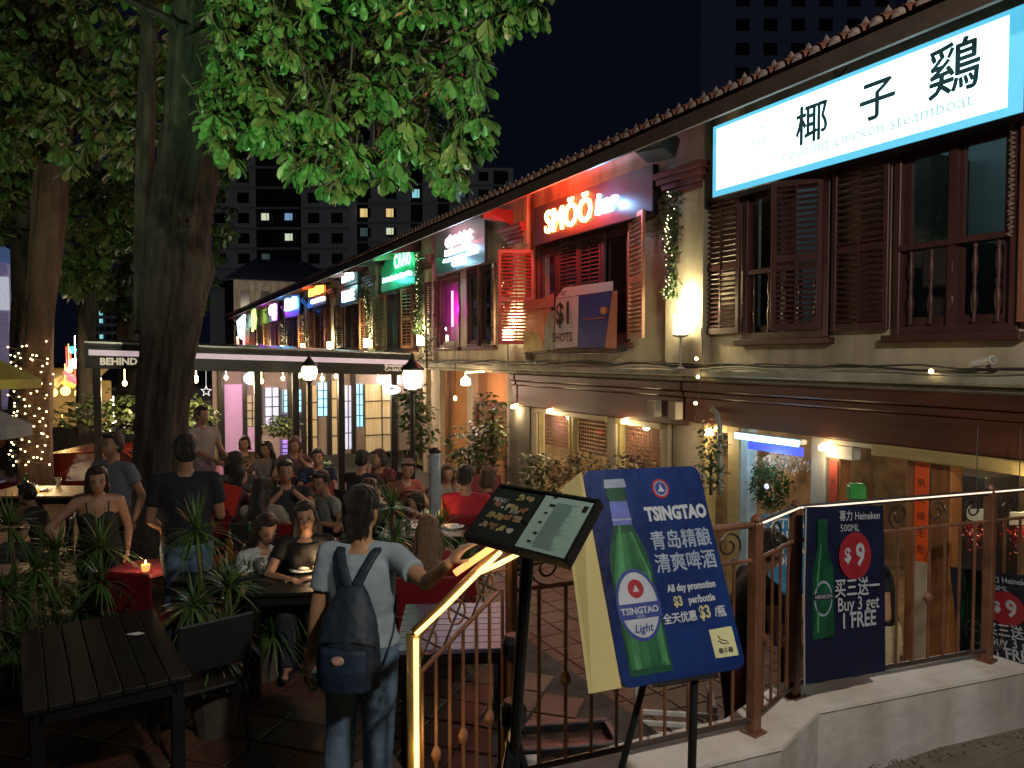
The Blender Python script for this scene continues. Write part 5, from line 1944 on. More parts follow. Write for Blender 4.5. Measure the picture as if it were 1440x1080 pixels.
# ================================================================== menu stand
P = rect = None
def quad_frame(c, d0):
    """3D parallelogram whose corners TL TR BR BL appear at these pixels of the photograph"""
    r_ = [ray(*p) for p in c]
    Am = np.array([[-r_[1][k], r_[2][k], -r_[3][k]] for k in range(3)])
    s = np.linalg.solve(Am, -np.array(r_[0]))
    return [r_[0] * d0, r_[1] * float(s[0]) * d0, r_[2] * float(s[1]) * d0, r_[3] * float(s[2]) * d0]


q = quad_frame([(705, 683), (846, 706), (798, 795), (654, 756)], 2.05)
ctr = sum(q, Vector()) / 4
X = (q[1] - q[0]); X2 = (q[2] - q[3]); X = ((X + X2) / 2)
Wm = X.length; X.normalize()
Yv = (q[0] - q[3]); Yv = Yv - X * Yv.dot(X); Hm = Yv.length; Yv.normalize()
sk = (q[0] - q[3]).dot(X) / Hm
Mm = frame(ctr, X, Yv)
if Mm.to_3x3().col[2].dot(ctr) > 0: Mm = Mm @ Matrix.Rotation(PI, 4, 'X')
ms = thing('menu_stand', 'black tripod stand holding an open two-page menu board by the handrail', 'menu stand', (ctr.x, ctr.y, GZ - .2))
def mbx(nm, x0, x1, y0, y1, z0, z1, m, lab=None):
    b = MB()
    b.M = Mm
    v = []
    b.add([(x + sk * y, y, z) for z in (z0, z1) for (x, y) in ((x0, y0), (x1, y0), (x1, y1), (x0, y1))], [(0, 3, 2, 1), (4, 5, 6, 7), (0, 1, 5, 4), (1, 2, 6, 5), (2, 3, 7, 6), (3, 0, 4, 7)])
    return part(nm, b, m, ms, label=lab)
w2, h2 = Wm / 2, Hm / 2
mbx('board_frame', -w2, w2, -h2, h2, -.014, 0, black)
for (a, c, d, e) in ((-w2, w2, h2 - .007, h2), (-w2, w2, -h2, -h2 + .009), (-w2, -w2 + .008, -h2, h2), (w2 - .010, w2, -h2, h2)):
    mbx('frame_lip', a, c, d, e, .0005, .008, black)
mbx('picture_page', -w2 + .012, -.006, -h2 + .012, h2 - .012, .001, .003, mat('menu_dark_page', (.018, .02, .022), .25, var=.3, bump=0))
mbx('text_page', .004, w2 - .016, -h2 + .012, h2 - .010, .001, .003, mat('menu_text_page', (.32, .46, .42), .3, var=.06, bump=0))
rg = random.Random(2)
foodm = [mat('food_%d' % k, c, .6, var=.4, scale=60, bump=0) for k, c in enumerate(((.30, .25, .10), (.28, .20, .11), (.36, .33, .25), (.22, .10, .05)))]
for r_ in range(4):
    for k in range(4):
        if r_ == 0 and k < 2: continue
        cx = -w2 + .035 + k * (w2 - .05) / 4 + .008; cy = h2 - .035 - r_ * (Hm - .05) / 4
        b = MB(); b.M = Mm; m3 = rg.choice(foodm)
        for q_ in range(7):
            s1, s2, ox, oy = rg.uniform(.004, .011), rg.uniform(.003, .008), rg.uniform(-.012, .012), rg.uniform(-.008, .008)
            b.add([(cx + ox + s1 * math.cos(a) + sk * (cy + oy + s2 * math.sin(a)), cy + oy + s2 * math.sin(a), .0042 + q_ * .0001) for a in np.linspace(q_, 2 * PI + q_, 7)[:-1]], [tuple(range(6))])
        part('dish_picture', b, m3, ms, kind='stuff')
b = MB(); b.M = Mm
for k in range(26):
    y = h2 - .03 - k * (Hm - .05) / 26
    x0 = w2 * .30
    b.add([(x + sk * yy, yy, .0042) for (x, yy) in ((x0, y), (x0 + w2 * rg.uniform(.25, .5), y), (x0 + w2 * .3, y - .0016), (x0, y - .0016))], [(0, 1, 2, 3)])
part('printed_lines', b, mat('menu_print', (.08, .16, .15), .5, bump=0), ms, kind='stuff')
b = MB(); b.M = Mm
for (fx, fy, s) in ((.12, .42, 1.), (.14, .27, 1.2), (.12, .14, .8), (.12, -.02, .8), (.14, -.2, .9), (.12, -.34, .9)):
    x, y = w2 * fx + .012, Hm * fy
    b.add([(x + a * s + sk * (y + c_ * s), y + c_ * s, .0045) for a, c_ in ((0, 0), (.016, 0), (.016, .007), (0, .007))], [(0, 1, 2, 3)])
x, y = w2 - .04, h2 - .045
b.add([(x + a + sk * (y + c_), y + c_, .0045) for a, c_ in ((0, 0), (.016, 0), (.016, .02), (0, .02))], [(0, 1, 2, 3)])
part('printed_marks', b, ink, ms, kind='stuff')
for (sx_, sy_, txt, s) in ((-.78, .22, 'MENU', .022), (-.36, .06, '$9.80', .016)):
    o = part('lettering', text_mesh(txt, s, mat('menu_white', (.5, .5, .5), .5, bump=0)), None, ms, world=False)
    o.matrix_basis = Matrix.Translation(-ms.location) @ Mm @ Matrix.Translation((w2 * sx_ + sk * Hm * sy_, Hm * sy_, .0048)) @ Matrix.Rotation(R(0), 4, 'Z')
# the pole and tripod
pt = at(722, 778, 2.1); pb = at(718, 1085, 2.1)
pole_xy = Vector((pt.x, pt.y, 0))
b = MB(); b.cyl(V2(pole_xy, -1.14), ctr - Vector((0, 0, .0)), .017, n=10); b.cyl(V2(pole_xy, -1.6), V2(pole_xy, -1.1), .024, n=10)
b.lathe(V2(pole_xy, -.86), [(.026, 0), (.034, .02), (.034, .05), (.022, .07)], 10)
b.lathe(V2(pole_xy, -1.06), [(.03, 0), (.038, .02), (.038, .06), (.026, .08)], 10)
part('pole', b, black, ms)
for a in (200, 320, 80):
    e = pole_xy + Vector((math.cos(R(a)) * .32, math.sin(R(a)) * .32, 0))
    b = MB(); b.cyl(V2(pole_xy, -1.06), V2(e, GZ - .02), .012, n=8); b.cyl(V2(pole_xy, -1.45), V2(pole_xy.lerp(e, .5), -1.48), .006, n=6); b.ell(V2(e, GZ - .01), .02, .02, .02, 8, 6)
    part('leg', b, black, ms)

# ================================================================== blue beer board on an easel
q = quad_frame([(829, 662), (990, 655), (1040, 940), (864, 971)], 2.62)
ctr = sum(q, Vector()) / 4
X = ((q[1] - q[0]) + (q[2] - q[3])) / 2; Wb = X.length; X.normalize()
Yv = ((q[0] - q[3]) + (q[1] - q[2])) / 2; Hb = Yv.length; Yv = (Yv - X * Yv.dot(X)).normalized()
Mb = frame(ctr, X, Yv)
w2, h2 = Wb / 2, Hb / 2
ts = thing('beer_board', 'big tilted blue beer promotion board with a green bottle and yellow side panel', 'advertising board', (ctr.x, ctr.y, GZ))
def rrect(x0, x1, y0, y1, r_, n=5):
    pts = []
    for (cx, cy, a0) in ((x1 - r_, y1 - r_, 0), (x0 + r_, y1 - r_, 90), (x0 + r_, y0 + r_, 180), (x1 - r_, y0 + r_, 270)):
        for k in range(n): a = R(a0 + 90 * k / (n - 1)); pts.append((cx + r_ * math.cos(a), cy + r_ * math.sin(a)))
    return pts
def bflat(nm, pts, m, z, th=.0012, lab=None, parent=ts, M=Mb):
    b = MB(); b.M = M; b.prism([(x, y, z) for x, y in pts], (0, 0, th))
    return part(nm, b, m, parent, label=lab)
bluem = mat('board_blue', (.005, .008, .065), .3, var=.4, scale=2.0, bump=.35, bscale=5, col2=(.007, .034, .17))
bflat('panel', rrect(-w2, w2, -h2, h2, .035), bluem, -.016, .016)
b = MB(); b.M = Mb
# side panel, opening backwards from the left edge
b.prism([(-w2, -h2 + .005, -.004), (-w2, h2 - .005, -.004), (-w2 - .028, h2 - .03, -.10), (-w2 - .058, -h2 + .0, -.10)], (-.006, 0, -.012))
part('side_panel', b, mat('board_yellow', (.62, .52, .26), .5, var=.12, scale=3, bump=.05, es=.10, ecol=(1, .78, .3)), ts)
bt = {n: mat('print_' + n, c, .35, var=v_, scale=9, bump=0) for n, c, v_ in (
    ('green', (.008, .060, .030), .5), ('greenlight', (.05, .20, .09), .4), ('white', (.38, .42, .48), .1), ('label', (.03, .05, .22), .1), ('red', (.27, .02, .03), .2), ('foil', (.10, .13, .42), .4),
    ('gold', (.42, .40, .20), .1), ('silver', (.24, .30, .40), .25), ('cream', (.52, .52, .30), .06), ('ink', (.02, .02, .03), .1))}
# bottle outline (u,v in board units)
def bottle(cx, y0, H, Wd):
    prof = [(.5, 0), (.5, .52), (.46, .60), (.34, .68), (.24, .74), (.21, .90), (.24, .905), (.24, .935), (.21, .94), (.21, .97), (.25, .975), (.25, 1.0)]
    r_ = [(cx + u * Wd, y0 + v * H) for u, v in prof]
    l_ = [(cx - u * Wd, y0 + v * H) for u, v in prof[::-1]]
    return r_ + l_
def disc(cx, cy, rx, ry=None, n=28):
    ry = ry or rx
    return [(cx + rx * math.cos(2 * PI * k / n), cy + ry * math.sin(2 * PI * k / n)) for k in range(n)]
bx = -w2 + .135 * Wb / .48 * 1.0
bx = -w2 * .52
BW, BH = Wb * .33, Hb * .90
bflat('bottle_print', bottle(bx, -h2 + .03, BH, BW), bt['green'], .0003)
bflat('bottle_shine', [(bx - BW * .32, -h2 + .1), (bx - BW * .18, -h2 + .1), (bx - BW * .18, -h2 + BH * .50), (bx - BW * .06, -h2 + BH * .80), (bx - BW * .12, -h2 + BH * .80), (bx - BW * .32, -h2 + BH * .52)], bt['greenlight'], .0021, .0003)
bflat('bottle_shine', [(bx + BW * .30, -h2 + .06), (bx + BW * .38, -h2 + .06), (bx + BW * .38, -h2 + BH * .50), (bx + BW * .30, -h2 + BH * .55)], bt['greenlight'], .0021, .0003)
for (u0, u1, c_) in ((-.44, -.34, 'g2'), (-.34, -.20, 'g3'), (-.20, .02, 'g2'), (.02, .26, 'g1'), (.26, .38, 'g2'), (.38, .44, 'g3')):
    m_ = mat('print_' + c_, {'g1': (.012, .085, .035), 'g2': (.025, .13, .05), 'g3': (.06, .22, .09)}[c_], .35, var=.4, scale=14, bump=0)
    bflat('bottle_tone', [(bx + u0 * BW, -h2 + .05), (bx + u1 * BW, -h2 + .05), (bx + u1 * BW, -h2 + BH * .54), (bx + u1 * BW * .42, -h2 + BH * .76), (bx + u0 * BW * .42, -h2 + BH * .76), (bx + u0 * BW, -h2 + BH * .54)], m_, .00165, .0003)
bflat('neck_foil', [(bx - BW * .235, -h2 + BH * .80), (bx + BW * .235, -h2 + BH * .80), (bx + BW * .22, -h2 + BH * .93), (bx - BW * .22, -h2 + BH * .93)], bt['foil'], .0018, .0004)
bflat('foil_band', [(bx - BW * .24, -h2 + BH * .825), (bx + BW * .24, -h2 + BH * .825), (bx + BW * .24, -h2 + BH * .835), (bx - BW * .24, -h2 + BH * .835)], bt['silver'], .0023, .0003)
bflat('bottle_cap', [(bx - BW * .28, -h2 + .03 + BH * .96), (bx + BW * .28, -h2 + .03 + BH * .96), (bx + BW * .25, -h2 + .035 + BH), (bx - BW * .25, -h2 + .035 + BH)], bt['silver'], .0018, .0004)
ly = -h2 + BH * .385
bflat('label_ring', disc(bx, ly, BW * .52, Hb * .165), bt['label'], .0024, .0004)
bflat('label_face', disc(bx, ly, BW * .46, Hb * .148), bt['white'], .0029, .0004)
bflat('label_band', [(bx - BW * .52, ly - .045), (bx + BW * .52, ly - .045), (bx + BW * .52, ly + .005), (bx - BW * .52, ly + .005)], bt['label'], .0034, .0004)
bflat('label_disc', disc(bx, ly + Hb * .072, BW * .19), bt['red'], .0034, .0004)
bflat('label_mark', [(bx - .012, ly + Hb * .058), (bx + .012, ly + Hb * .058), (bx, ly + Hb * .09)], bt['white'], .0039, .0003)
def btxt(s, x, y, size, m, sx=1., bold=0., shear=0., z=.004, align='CENTER', M=Mb, root=ts, rot=0.):
    o = part('lettering', text_mesh(s, size, m, bold=bold, sx=sx, shear=shear, align=align), None, root, world=False)
    o.matrix_basis = Matrix.Translation(-root.location) @ M @ Matrix.Translation((x, y, z)) @ Matrix.Rotation(rot, 4, 'Z')
    return o
btxt('TSINGTAO', bx, ly - .020, .030, bt['white'], .98, .001, z=.0041)
btxt('BEER', bx, ly - .038, .010, bt['silver'], 1.4, .0003, z=.0041)
btxt('Light', bx, ly - .077, .036, bt['label'], 1.0, .0008, .25, z=.0041)
# red roundel and words
rx = w2 * .24
bflat('roundel', disc(rx, h2 * .78, .036), bt['red'], .0006)
bflat('roundel_ring', disc(rx, h2 * .78, .028), bt['silver'], .0020, .0003)
bflat('roundel_disc', disc(rx, h2 * .78, .024), bt['label'], .0025, .0003)
bflat('roundel_mark', [(rx - .014, h2 * .78 - .012), (rx + .014, h2 * .78 - .012), (rx + .004, h2 * .78 + .004), (rx, h2 * .78 + .018), (rx - .004, h2 * .78 + .004)], bt['white'], .0030, .0003)
btxt('TSINGTAO', w2 * .42, h2 * .52, .066, bt['white'], .80, .0035, z=.0018)
btxt('青岛精酿', w2 * .40, h2 * .25, .070, bt['silver'], .92, .0012, z=.0018)
btxt('清爽啤酒', w2 * .40, h2 * .03, .070, bt['silver'], .92, .0012, z=.0018)
btxt('All day promotion', w2 * .40, -h2 * .20, .034, bt['white'], .80, .0012, z=.0018)
btxt('$3', w2 * .12, -h2 * .325, .044, bt['gold'], .8, .0016, z=.0018)
btxt('per/bottle', w2 * .52, -h2 * .325, .034, bt['white'], .80, .0012, z=.0018)
btxt('全天优惠', w2 * .10, -h2 * .475, .036, bt['white'], .95, .001, z=.0018)
btxt('$3', w2 * .52, -h2 * .455, .058, bt['gold'], .8, .0018, z=.0018)
btxt('/瓶', w2 * .78, -h2 * .47, .040, bt['white'], .95, .001, z=.0018)
cx, cy = w2 * .72, -h2 * .74
bflat('sticker', [(cx - .048, cy - .048), (cx + .048, cy - .050), (cx + .046, cy + .046), (cx - .050, cy + .044)], bt['cream'], .0006, .0016)
b = MB(); b.M = Mb
b.tube([(cx - .02, cy + .022, .003), (cx - .012, cy + .008, .003), (cx + .002, cy + .004, .003), (cx + .014, cy + .0, .003)], .0018, 4)
b.tube([(cx - .022, cy + .006, .003), (cx - .006, cy - .006, .003), (cx + .018, cy - .006, .003)], .0018, 4)
part('sticker_drawing', b, bt['ink'], ts)
btxt('椰子鷄', cx, cy - .030, .020, bt['ink'], 1.0, .0004, z=.0026)
# easel: rear legs and the front leg seen below
bot = Mb @ Vector((.05, -h2, -.03))
b = MB(); b.cyl(Mb @ Vector((.0, -h2 * .2, -.03)), bot, .014, n=8); b.cyl(bot, at(972, 1110, 2.38), .014, n=8)
part('leg', b, black, ts)
for s in (-.30, .34):
    b = MB(); e = bot + Vector((s, .25, 0)); b.cyl(Mb @ Vector((0, -h2 * .3, -.03)), Vector((ctr.x + s * 1.2, ctr.y + .06, GZ)), .012, n=8)
    if s < 0: part('leg', b, black, ts)
b = MB(); b.M = Mb; b.bev(-.12, .12, -h2 - .012, -h2 + .002, -.03, .012, .003)
part('shelf', b, black, ts)

# ================================================================== beer banners on the railing
def beer_banner(TL, TR, BR, BL, d0, label, navy_, seed, full=True, red=None, loc=None, yofs=0.):
    q = quad_frame([TL, TR, BR, BL], d0)
    ctr = sum(q, Vector()) / 4
    X = ((q[1] - q[0]) + (q[2] - q[3])) / 2; Wb = X.length; X.normalize()
    Yv = ((q[0] - q[3]) + (q[1] - q[2])) / 2; Hb = Yv.length; Yv = (Yv - X * Yv.dot(X)).normalized()
    M = frame(ctr, X, Yv)
    t = thing('beer_banner', label, 'banner', ctr + Vector((0, 0, -Hb / 2)), group='beer banners tied to the railing')
    w2, h2 = Wb / 2, Hb / 2
    nx, ny = 26, 34
    b = MB(); b.M = M
    v = []
    def wave(x, y): return .010 * math.sin(x * 22 + seed) * (.4 + .6 * (h2 - y) / Hb) + .006 * math.sin(x * 47 + y * 5)
    for j in range(ny + 1):
        for i in range(nx + 1):
            x = -w2 + Wb * i / nx; y = -h2 + Hb * j / ny
            v.append((x, y, -.006 + .35 * wave(x, y)))
    b.add(v, [(j * (nx + 1) + i, j * (nx + 1) + i + 1, (j + 1) * (nx + 1) + i + 1, (j + 1) * (nx + 1) + i) for j in range(ny) for i in range(nx)])
    part('cloth', b, navy_, t, smooth=True)
    bz = lambda nm, pts, m, z, th=.0006: bflat(nm, pts, m, z, th, parent=t, M=M)
    bx = -w2 * .58; BW, BH = Wb * .26, Hb * .68
    y0 = h2 - BH - .02 - Hb * .05
    bz('bottle_print', bottle(bx, y0, BH, BW), bt['green'], .0)
    bz('bottle_shine', [(bx - BW * .30, y0 + .03), (bx - BW * .20, y0 + .03), (bx - BW * .20, y0 + BH * .5), (bx - BW * .06, y0 + BH * .8), (bx - BW * .1, y0 + BH * .8), (bx - BW * .30, y0 + BH * .5)], bt['greenlight'], .001)
    bz('label_ring', disc(bx, y0 + BH * .33, BW * .42, BH * .15), bt['silver'], .001)
    bz('label_face', disc(bx, y0 + BH * .33, BW * .36, BH * .13), bt['green'], .002)
    bz('label_band', [(bx - BW * .44, y0 + BH * .32), (bx + BW * .44, y0 + BH * .32), (bx + BW * .44, y0 + BH * .37), (bx - BW * .44, y0 + BH * .37)], bt['ink'], .003)
    T = lambda *a, **k: btxt(*a, M=M, root=t, **k)
    T('HEINEKEN', bx, y0 + BH * .345, BW * .17, bt['white'], sx=1., z=.0042)
    T('喜力 Heineken', w2 * .34, h2 * .88, Wb * .095, bt['white'], sx=.9, bold=.0006, z=.004)
    T('500ML', w2 * .08, h2 * .74, Wb * .088, bt['white'], z=.004)
    bz('price_disc', disc(w2 * .22, h2 * .41, Wb * .205, Wb * .205), bt['red'], .001)
    T('$', w2 * .02, h2 * .42, Wb * .16, bt['white'], bold=.003, z=.004)
    T('9', w2 * .34, h2 * .41, Wb * .27, bt['white'], bold=.004, sx=.9, z=.004)
    T('买三送一', w2 * .26, h2 * .03, Wb * .17, bt['white'], sx=.85, bold=.0015, z=.004)
    T('Buy 3 get', w2 * .28, -h2 * .155, Wb * .165, bt['white'], sx=.85, bold=.001, z=.004)
    T('1 FREE', w2 * .28, -h2 * .345, Wb * .185, bt['white'], sx=.85, bold=.0025, z=.004)
    return t, M, w2, h2


nav = mat('banner_navy', (.005, .008, .034), .5, var=.4, scale=4, bump=.2, bscale=30)
t, M, w2, h2 = beer_banner((1136, 713), (1247, 711), (1243, 945), (1129, 964), 3.78, 'navy banner with a green bottle and nine dollar price tied to the near railing', nav, 0)
b = MB(); b.M = M; b.tube([(-w2 - .01, -h2, 0), (-w2 - .014, 0, .004), (-w2 + .004, h2, .004)], .004, 5)
part('edge_cord', b, grey, t)
beer_banner((1349, 800), (1478, 815), (1466, 985), (1340, 955), 4.6, 'darker banner with the same green bottle seen through the bars at the right edge', mat('banner_black', (.012, .012, .022), .5, var=.3), 2)

# ================================================================== slatted furniture
tblw = mat('table_slats_dark', (.006, .007, .007), .5, var=.35, scale=3, stretch=(8, .6, 1), bump=.1)
tblp = mat('table_slats_violet_lit', (.095, .08, .14), .35, var=.2, scale=3, stretch=(8, .6, 1), bump=.1)  # violet light on the slats is put into their colour


def table(name, label, P, rz, L, W, m, H=.74, n=9, group=None, joined=False):
    t = thing(name, label, 'table', P, rz, group)
    b = MB()
    for k in range(n):
        y0 = -W / 2 + k * W / n + .004
        b2 = MB(); b2.bev(-L / 2, L / 2, y0, y0 + W / n - .005, H - .028, H, .004)
        part('slat', b2, m, t, world=False)
    b = MB(); b.bev(-L / 2 + .03, L / 2 - .03, -W / 2 + .03, -W / 2 + .055, H - .10, H - .03); b.bev(-L / 2 + .03, L / 2 - .03, W / 2 - .055, W / 2 - .03, H - .10, H - .03)
    b.bev(-L / 2 + .03, -L / 2 + .055, -W / 2 + .056, W / 2 - .056, H - .10, H - .03); b.bev(L / 2 - .055, L / 2 - .03, -W / 2 + .056, W / 2 - .056, H - .10, H - .03)
    part('apron', b, black, t, world=False)
    for sx_ in (-1, 1):
        for sy in (-1, 1):
            x, y = sx_ * (L / 2 - .06), sy * (W / 2 - .06)
            b = MB(); b.bev(x - .03, x + .03, y - .03, y + .03, 0, H - .031, .004)
            part('leg', b, black, t, world=False)
    return t


def chair(label, P, rz, m, group='red chairs on the terrace'):
    t = thing('chair', label, 'chair', P, rz, group)
    b = MB(); b.bev(-.21, .21, -.21, .21, .43, .455, .01); part('seat', b, m, t, world=False)
    b = MB(); b.M = Matrix.Translation((0, .20, .45)) @ Matrix.Rotation(R(-9), 4, 'X')
    b.bev(-.21, .21, -.012, .012, .12, .42, .01); b.bev(-.2, -.17, -.012, .012, 0, .12, .003); b.bev(.17, .2, -.012, .012, 0, .12, .003)
    part('backrest', b, m, t, world=False)
    for sx_ in (-1, 1):
        for sy in (-1, 1):
            b = MB(); b.cyl((sx_ * .18, sy * .18, .43), (sx_ * .20, sy * .21, 0), .014, .011, 8)
            part('leg', b, m, t, world=False)
    return t


redc = mat('chair_red', (.16, .010, .014), .38, var=.2, scale=5)
blackc = mat('chair_black', (.02, .02, .022), .4, var=.2)
P = Vector((-.20, 4.62, 0))
T1 = table('dining_table', 'large dark slatted table with a white scrap of paper on top, bottom left', (P.x, P.y, TZ), R(97), 1.22, .72, tblw, n=7)
b = MB(); Q = atz(190, 892, TZ + .745); b.add([Q + _r * -.06, Q + _r * .02 + Vector((.0, .01, .012)), Q + _r * .06 + Vector((0, .012, .002)), Q + _r * .0 + Vector((.01, -.03, .002))], [(0, 1, 2, 3)])
top('paper_scrap', b, white, 'small white scrap of paper lying on the dark slatted table', 'paper')
chair('black chair drawn up at the right corner of the dark slatted table', (*atz(285, 985, TZ + .3)[:2], TZ), -TH + R(-140), blackc, 'black chairs by the slatted table')
P = Vector((1.70, 4.12, 0))
table('slatted_table', 'violet-lit slatted table behind the handrail bars', (P.x, P.y, TZ), R(-23), .66, .78, tblp, n=8)
for (px, py, L, W, rz, lab) in ((345, 795, .9, .7, 10, 'dark table with bowls in front of the woman in the white tee'), (60, 690, 1.1, .7, 0, 'warm-lit plank table under the fairy lights at the left edge'),
                                (440, 812, .8, .7, 5, 'dark table between the two seated women and the planters'), (600, 742, .8, .7, 0, 'dark round-cornered table beneath the red shirted diners')):
    P = atz(px, py, TZ + .74)
    table('dining_table', lab, (P.x, P.y, TZ), -TH + R(rz), L, W, tblw if px > 100 else mat('table_warm', (.30, .2, .09), .4, var=.3, scale=3, stretch=(8, .6, 1)), n=5)
for (px, py, rz, lab) in ((208, 870, 170, 'red chair behind the dark slatted table beside the trunk foot'), (20, 800, 120, 'red chair half hidden by spiky leaves at the left edge'), (325, 765, 160, 'red chair under the woman in the white tee'),
                          (625, 850, 195, 'red chair standing at the far end of the violet table'), (420, 790, 170, 'red chair behind the woman in the black tee'), (455, 735, 30, 'red chair in the crowd left of the backpack woman'), (680, 720, 0, 'red chair under the man in the red shirt')):
    P = atz(px, py, TZ + .45)
    chair(lab, (P.x, P.y, TZ), -TH + R(rz), redc)
# round red stool tops by the trunk
P = atz(205, 800, TZ + .72)
t = thing('round_table', 'round magenta-red table top between the trunk foot and the man in black', 'table', (P.x, P.y, TZ))
b = MB(); b.lathe((P.x, P.y, TZ + .69), [(.05, 0), (.27, .01), (.28, .03), (.26, .04)], 24); part('table_top', b, mat('magenta_top', (.42, .06, .09), .35), t, smooth=False)
b = MB(); b.cyl((P.x, P.y, TZ), (P.x, P.y, TZ + .69), .03); b.lathe((P.x, P.y, TZ), [(.2, 0), (.2, .02), (.04, .04)], 16); part('pedestal', b, black, t)
# folded white slatted lounger behind the railing
P = atz(955, 1012, LZ + .30)
t = thing('slatted_crate', 'low white slatted crate on the floor behind the railing under the blue board', 'crate', (P.x, P.y, LZ), -TH + R(-8))
for k in range(4):
    b = MB(); b.bev(-.30, .26, -.02, .0, .10 + k * .075, .135 + k * .075, .004); part('slat', b, white, t, world=False)
for sx_ in (-.28, .24):
    b = MB(); b.bev(sx_ - .015, sx_ + .015, .001, .03, 0, .40, .003); b.bev(sx_ - .015, sx_ + .015, .031, .36, .36, .40, .003); b.bev(sx_ - .015, sx_ + .015, .33, .36, 0, .359, .003); part('leg', b, grey, t, world=False)
P = atz(800, 1035, TZ + .05)
t = thing('floor_frame', 'low black framed doormat lying on the terrace behind the railing', 'frame', (P.x, P.y, TZ), -TH + R(8))
b = MB(); b.bev(-.36, .30, -.14, -.09, 0, .06); b.bev(-.36, .30, .14, .19, 0, .06); b.bev(-.36, -.31, -.089, .139, 0, .06); b.bev(.25, .30, -.089, .139, 0, .06)
part('border', b, black, t, world=False)
b = MB(); b.bev(-.36, -.22, -.21, -.15, .0, .04); part('white_edge', b, white, t, world=False)

# ================================================================== crockery on the tables
def bowl(px, py, m, label, s=1., z=.742):
    P = atz(px, py, TZ + z)
    b = MB(); b.lathe((P.x, P.y, TZ + z), [(.03 * s, 0), (.05 * s, .02), (.075 * s, .05), (.07 * s, .05), (.045 * s, .02)], 12)
    top('bowl', b, m, label, 'bowl', 'bowls and plates on the dining tables', smooth=True)
bowl(350, 785, grey, 'grey bowl in front of the woman in the white tee')
bowl(372, 790, white, 'white bowl at the right of the table of the woman in the white tee', .8)
bowl(455, 790, white, 'white dish in front of the woman in the black tee')
bowl(425, 797, mat('teal_bowl', (.1, .4, .35), .3), 'teal dish near the backpack woman elbow', .8)
for (px, py, lab, c) in ((358, 772, 'clear glass beside the grey bowl', (.5, .5, .5)), (462, 778, 'orange drink glass by the black tee woman', (.5, .2, .05)), (600, 733, 'tall glass on the red shirted diners table', (.4, .5, .5))):
    P = atz(px, py, TZ + .742)
    b = MB(); b.lathe((P.x, P.y, TZ + .742), [(.028, 0), (.034, .12), (.031, .12), (.026, .01)], 12)
    top('drinking_glass', b, mat('glassware_%d' % px, c, .1, trans=.6), lab, 'glass', smooth=True)
# clear beer tower
P = atz(612, 745, TZ + .742)
t = thing('beer_tower', 'tall clear beer dispenser tower on the table left of the red shirt', 'beer tower', (P.x, P.y, TZ + .742))
b = MB(); b.lathe(t.location, [(.11, 0), (.11, .02), (.05, .05), (.045, .10)], 16); part('base', b, mat('chrome', (.6, .6, .62), .15, metal=.9, bump=0), t, smooth=True)
b = MB(); b.lathe(t.location, [(.05, .10), (.055, .14), (.055, .70), (.05, .72)], 16); part('tube', b, mat('tower_tube', (.42, .50, .55), .12, trans=.35, bump=0), t, smooth=True)
b = MB(); b.lathe(t.location, [(.058, .72), (.058, .75), (.02, .77)], 16); part('lid', b, blackc, t)

# ================================================================== spiky potted plants
spk = mat('spiky_leaf', (.045, .12, .035), .4, var=.45, scale=3, bump=0, col2=(.11, .20, .05), spec=.5)
potm = mat('plant_pot', (.10, .08, .07), .7, var=.3)


def spiky(P, H, n, L, label, seed, pot=True, tilt=.9):
    rg = random.Random(seed)
    t = thing('spiky_plant', label, 'potted plant', P, 0, 'spiky potted plants between the tables')
    x, y, z = P
    b = MB(); b.lathe(P, [(.11, 0), (.16, .26), (.17, .30), (.14, .30), (.13, .26)], 12); part('pot', b, potm, t)
    b = MB(); heads = []
    for k in range(3):
        hx, hy, hz = x + rg.gauss(0, .07), y + rg.gauss(0, .07), z + H * (1, .72, .5)[k]
        b.tube([(x, y, z + .2), ((x + hx) / 2, (y + hy) / 2, z + (hz - z) * .6), (hx, hy, hz)], [.022, .018, .016], 6)
        heads.append(Vector((hx, hy, hz)))
    part('stem', b, bark2, t)
    b = MB()
    for h in heads:
        for k in range(n):
            a = rg.uniform(0, 2 * PI); e = rg.uniform(-.5, 1.35)
            l = L * rg.uniform(.65, 1.1)
            d = Vector((math.cos(a) * math.cos(e), math.sin(a) * math.cos(e), math.sin(e)))
            s = d.cross(Vector((0, 0, 1))).normalized() * .0085
            p = h + d * .02; v = [p - s, p + s]
            m = 4
            for j in range(1, m + 1):
                u = j / m
                q = p + d * (l * u) + Vector((0, 0, -tilt * l * u * u * .55 * math.cos(e)))
                wd = s * (1.25 - u * 1.15)
                v += [q - wd, q + wd]
            b.add(v, [(2 * j, 2 * j + 1, 2 * j + 3, 2 * j + 2) for j in range(m)])
    part('foliage', b, spk, t, kind='stuff')
    return t


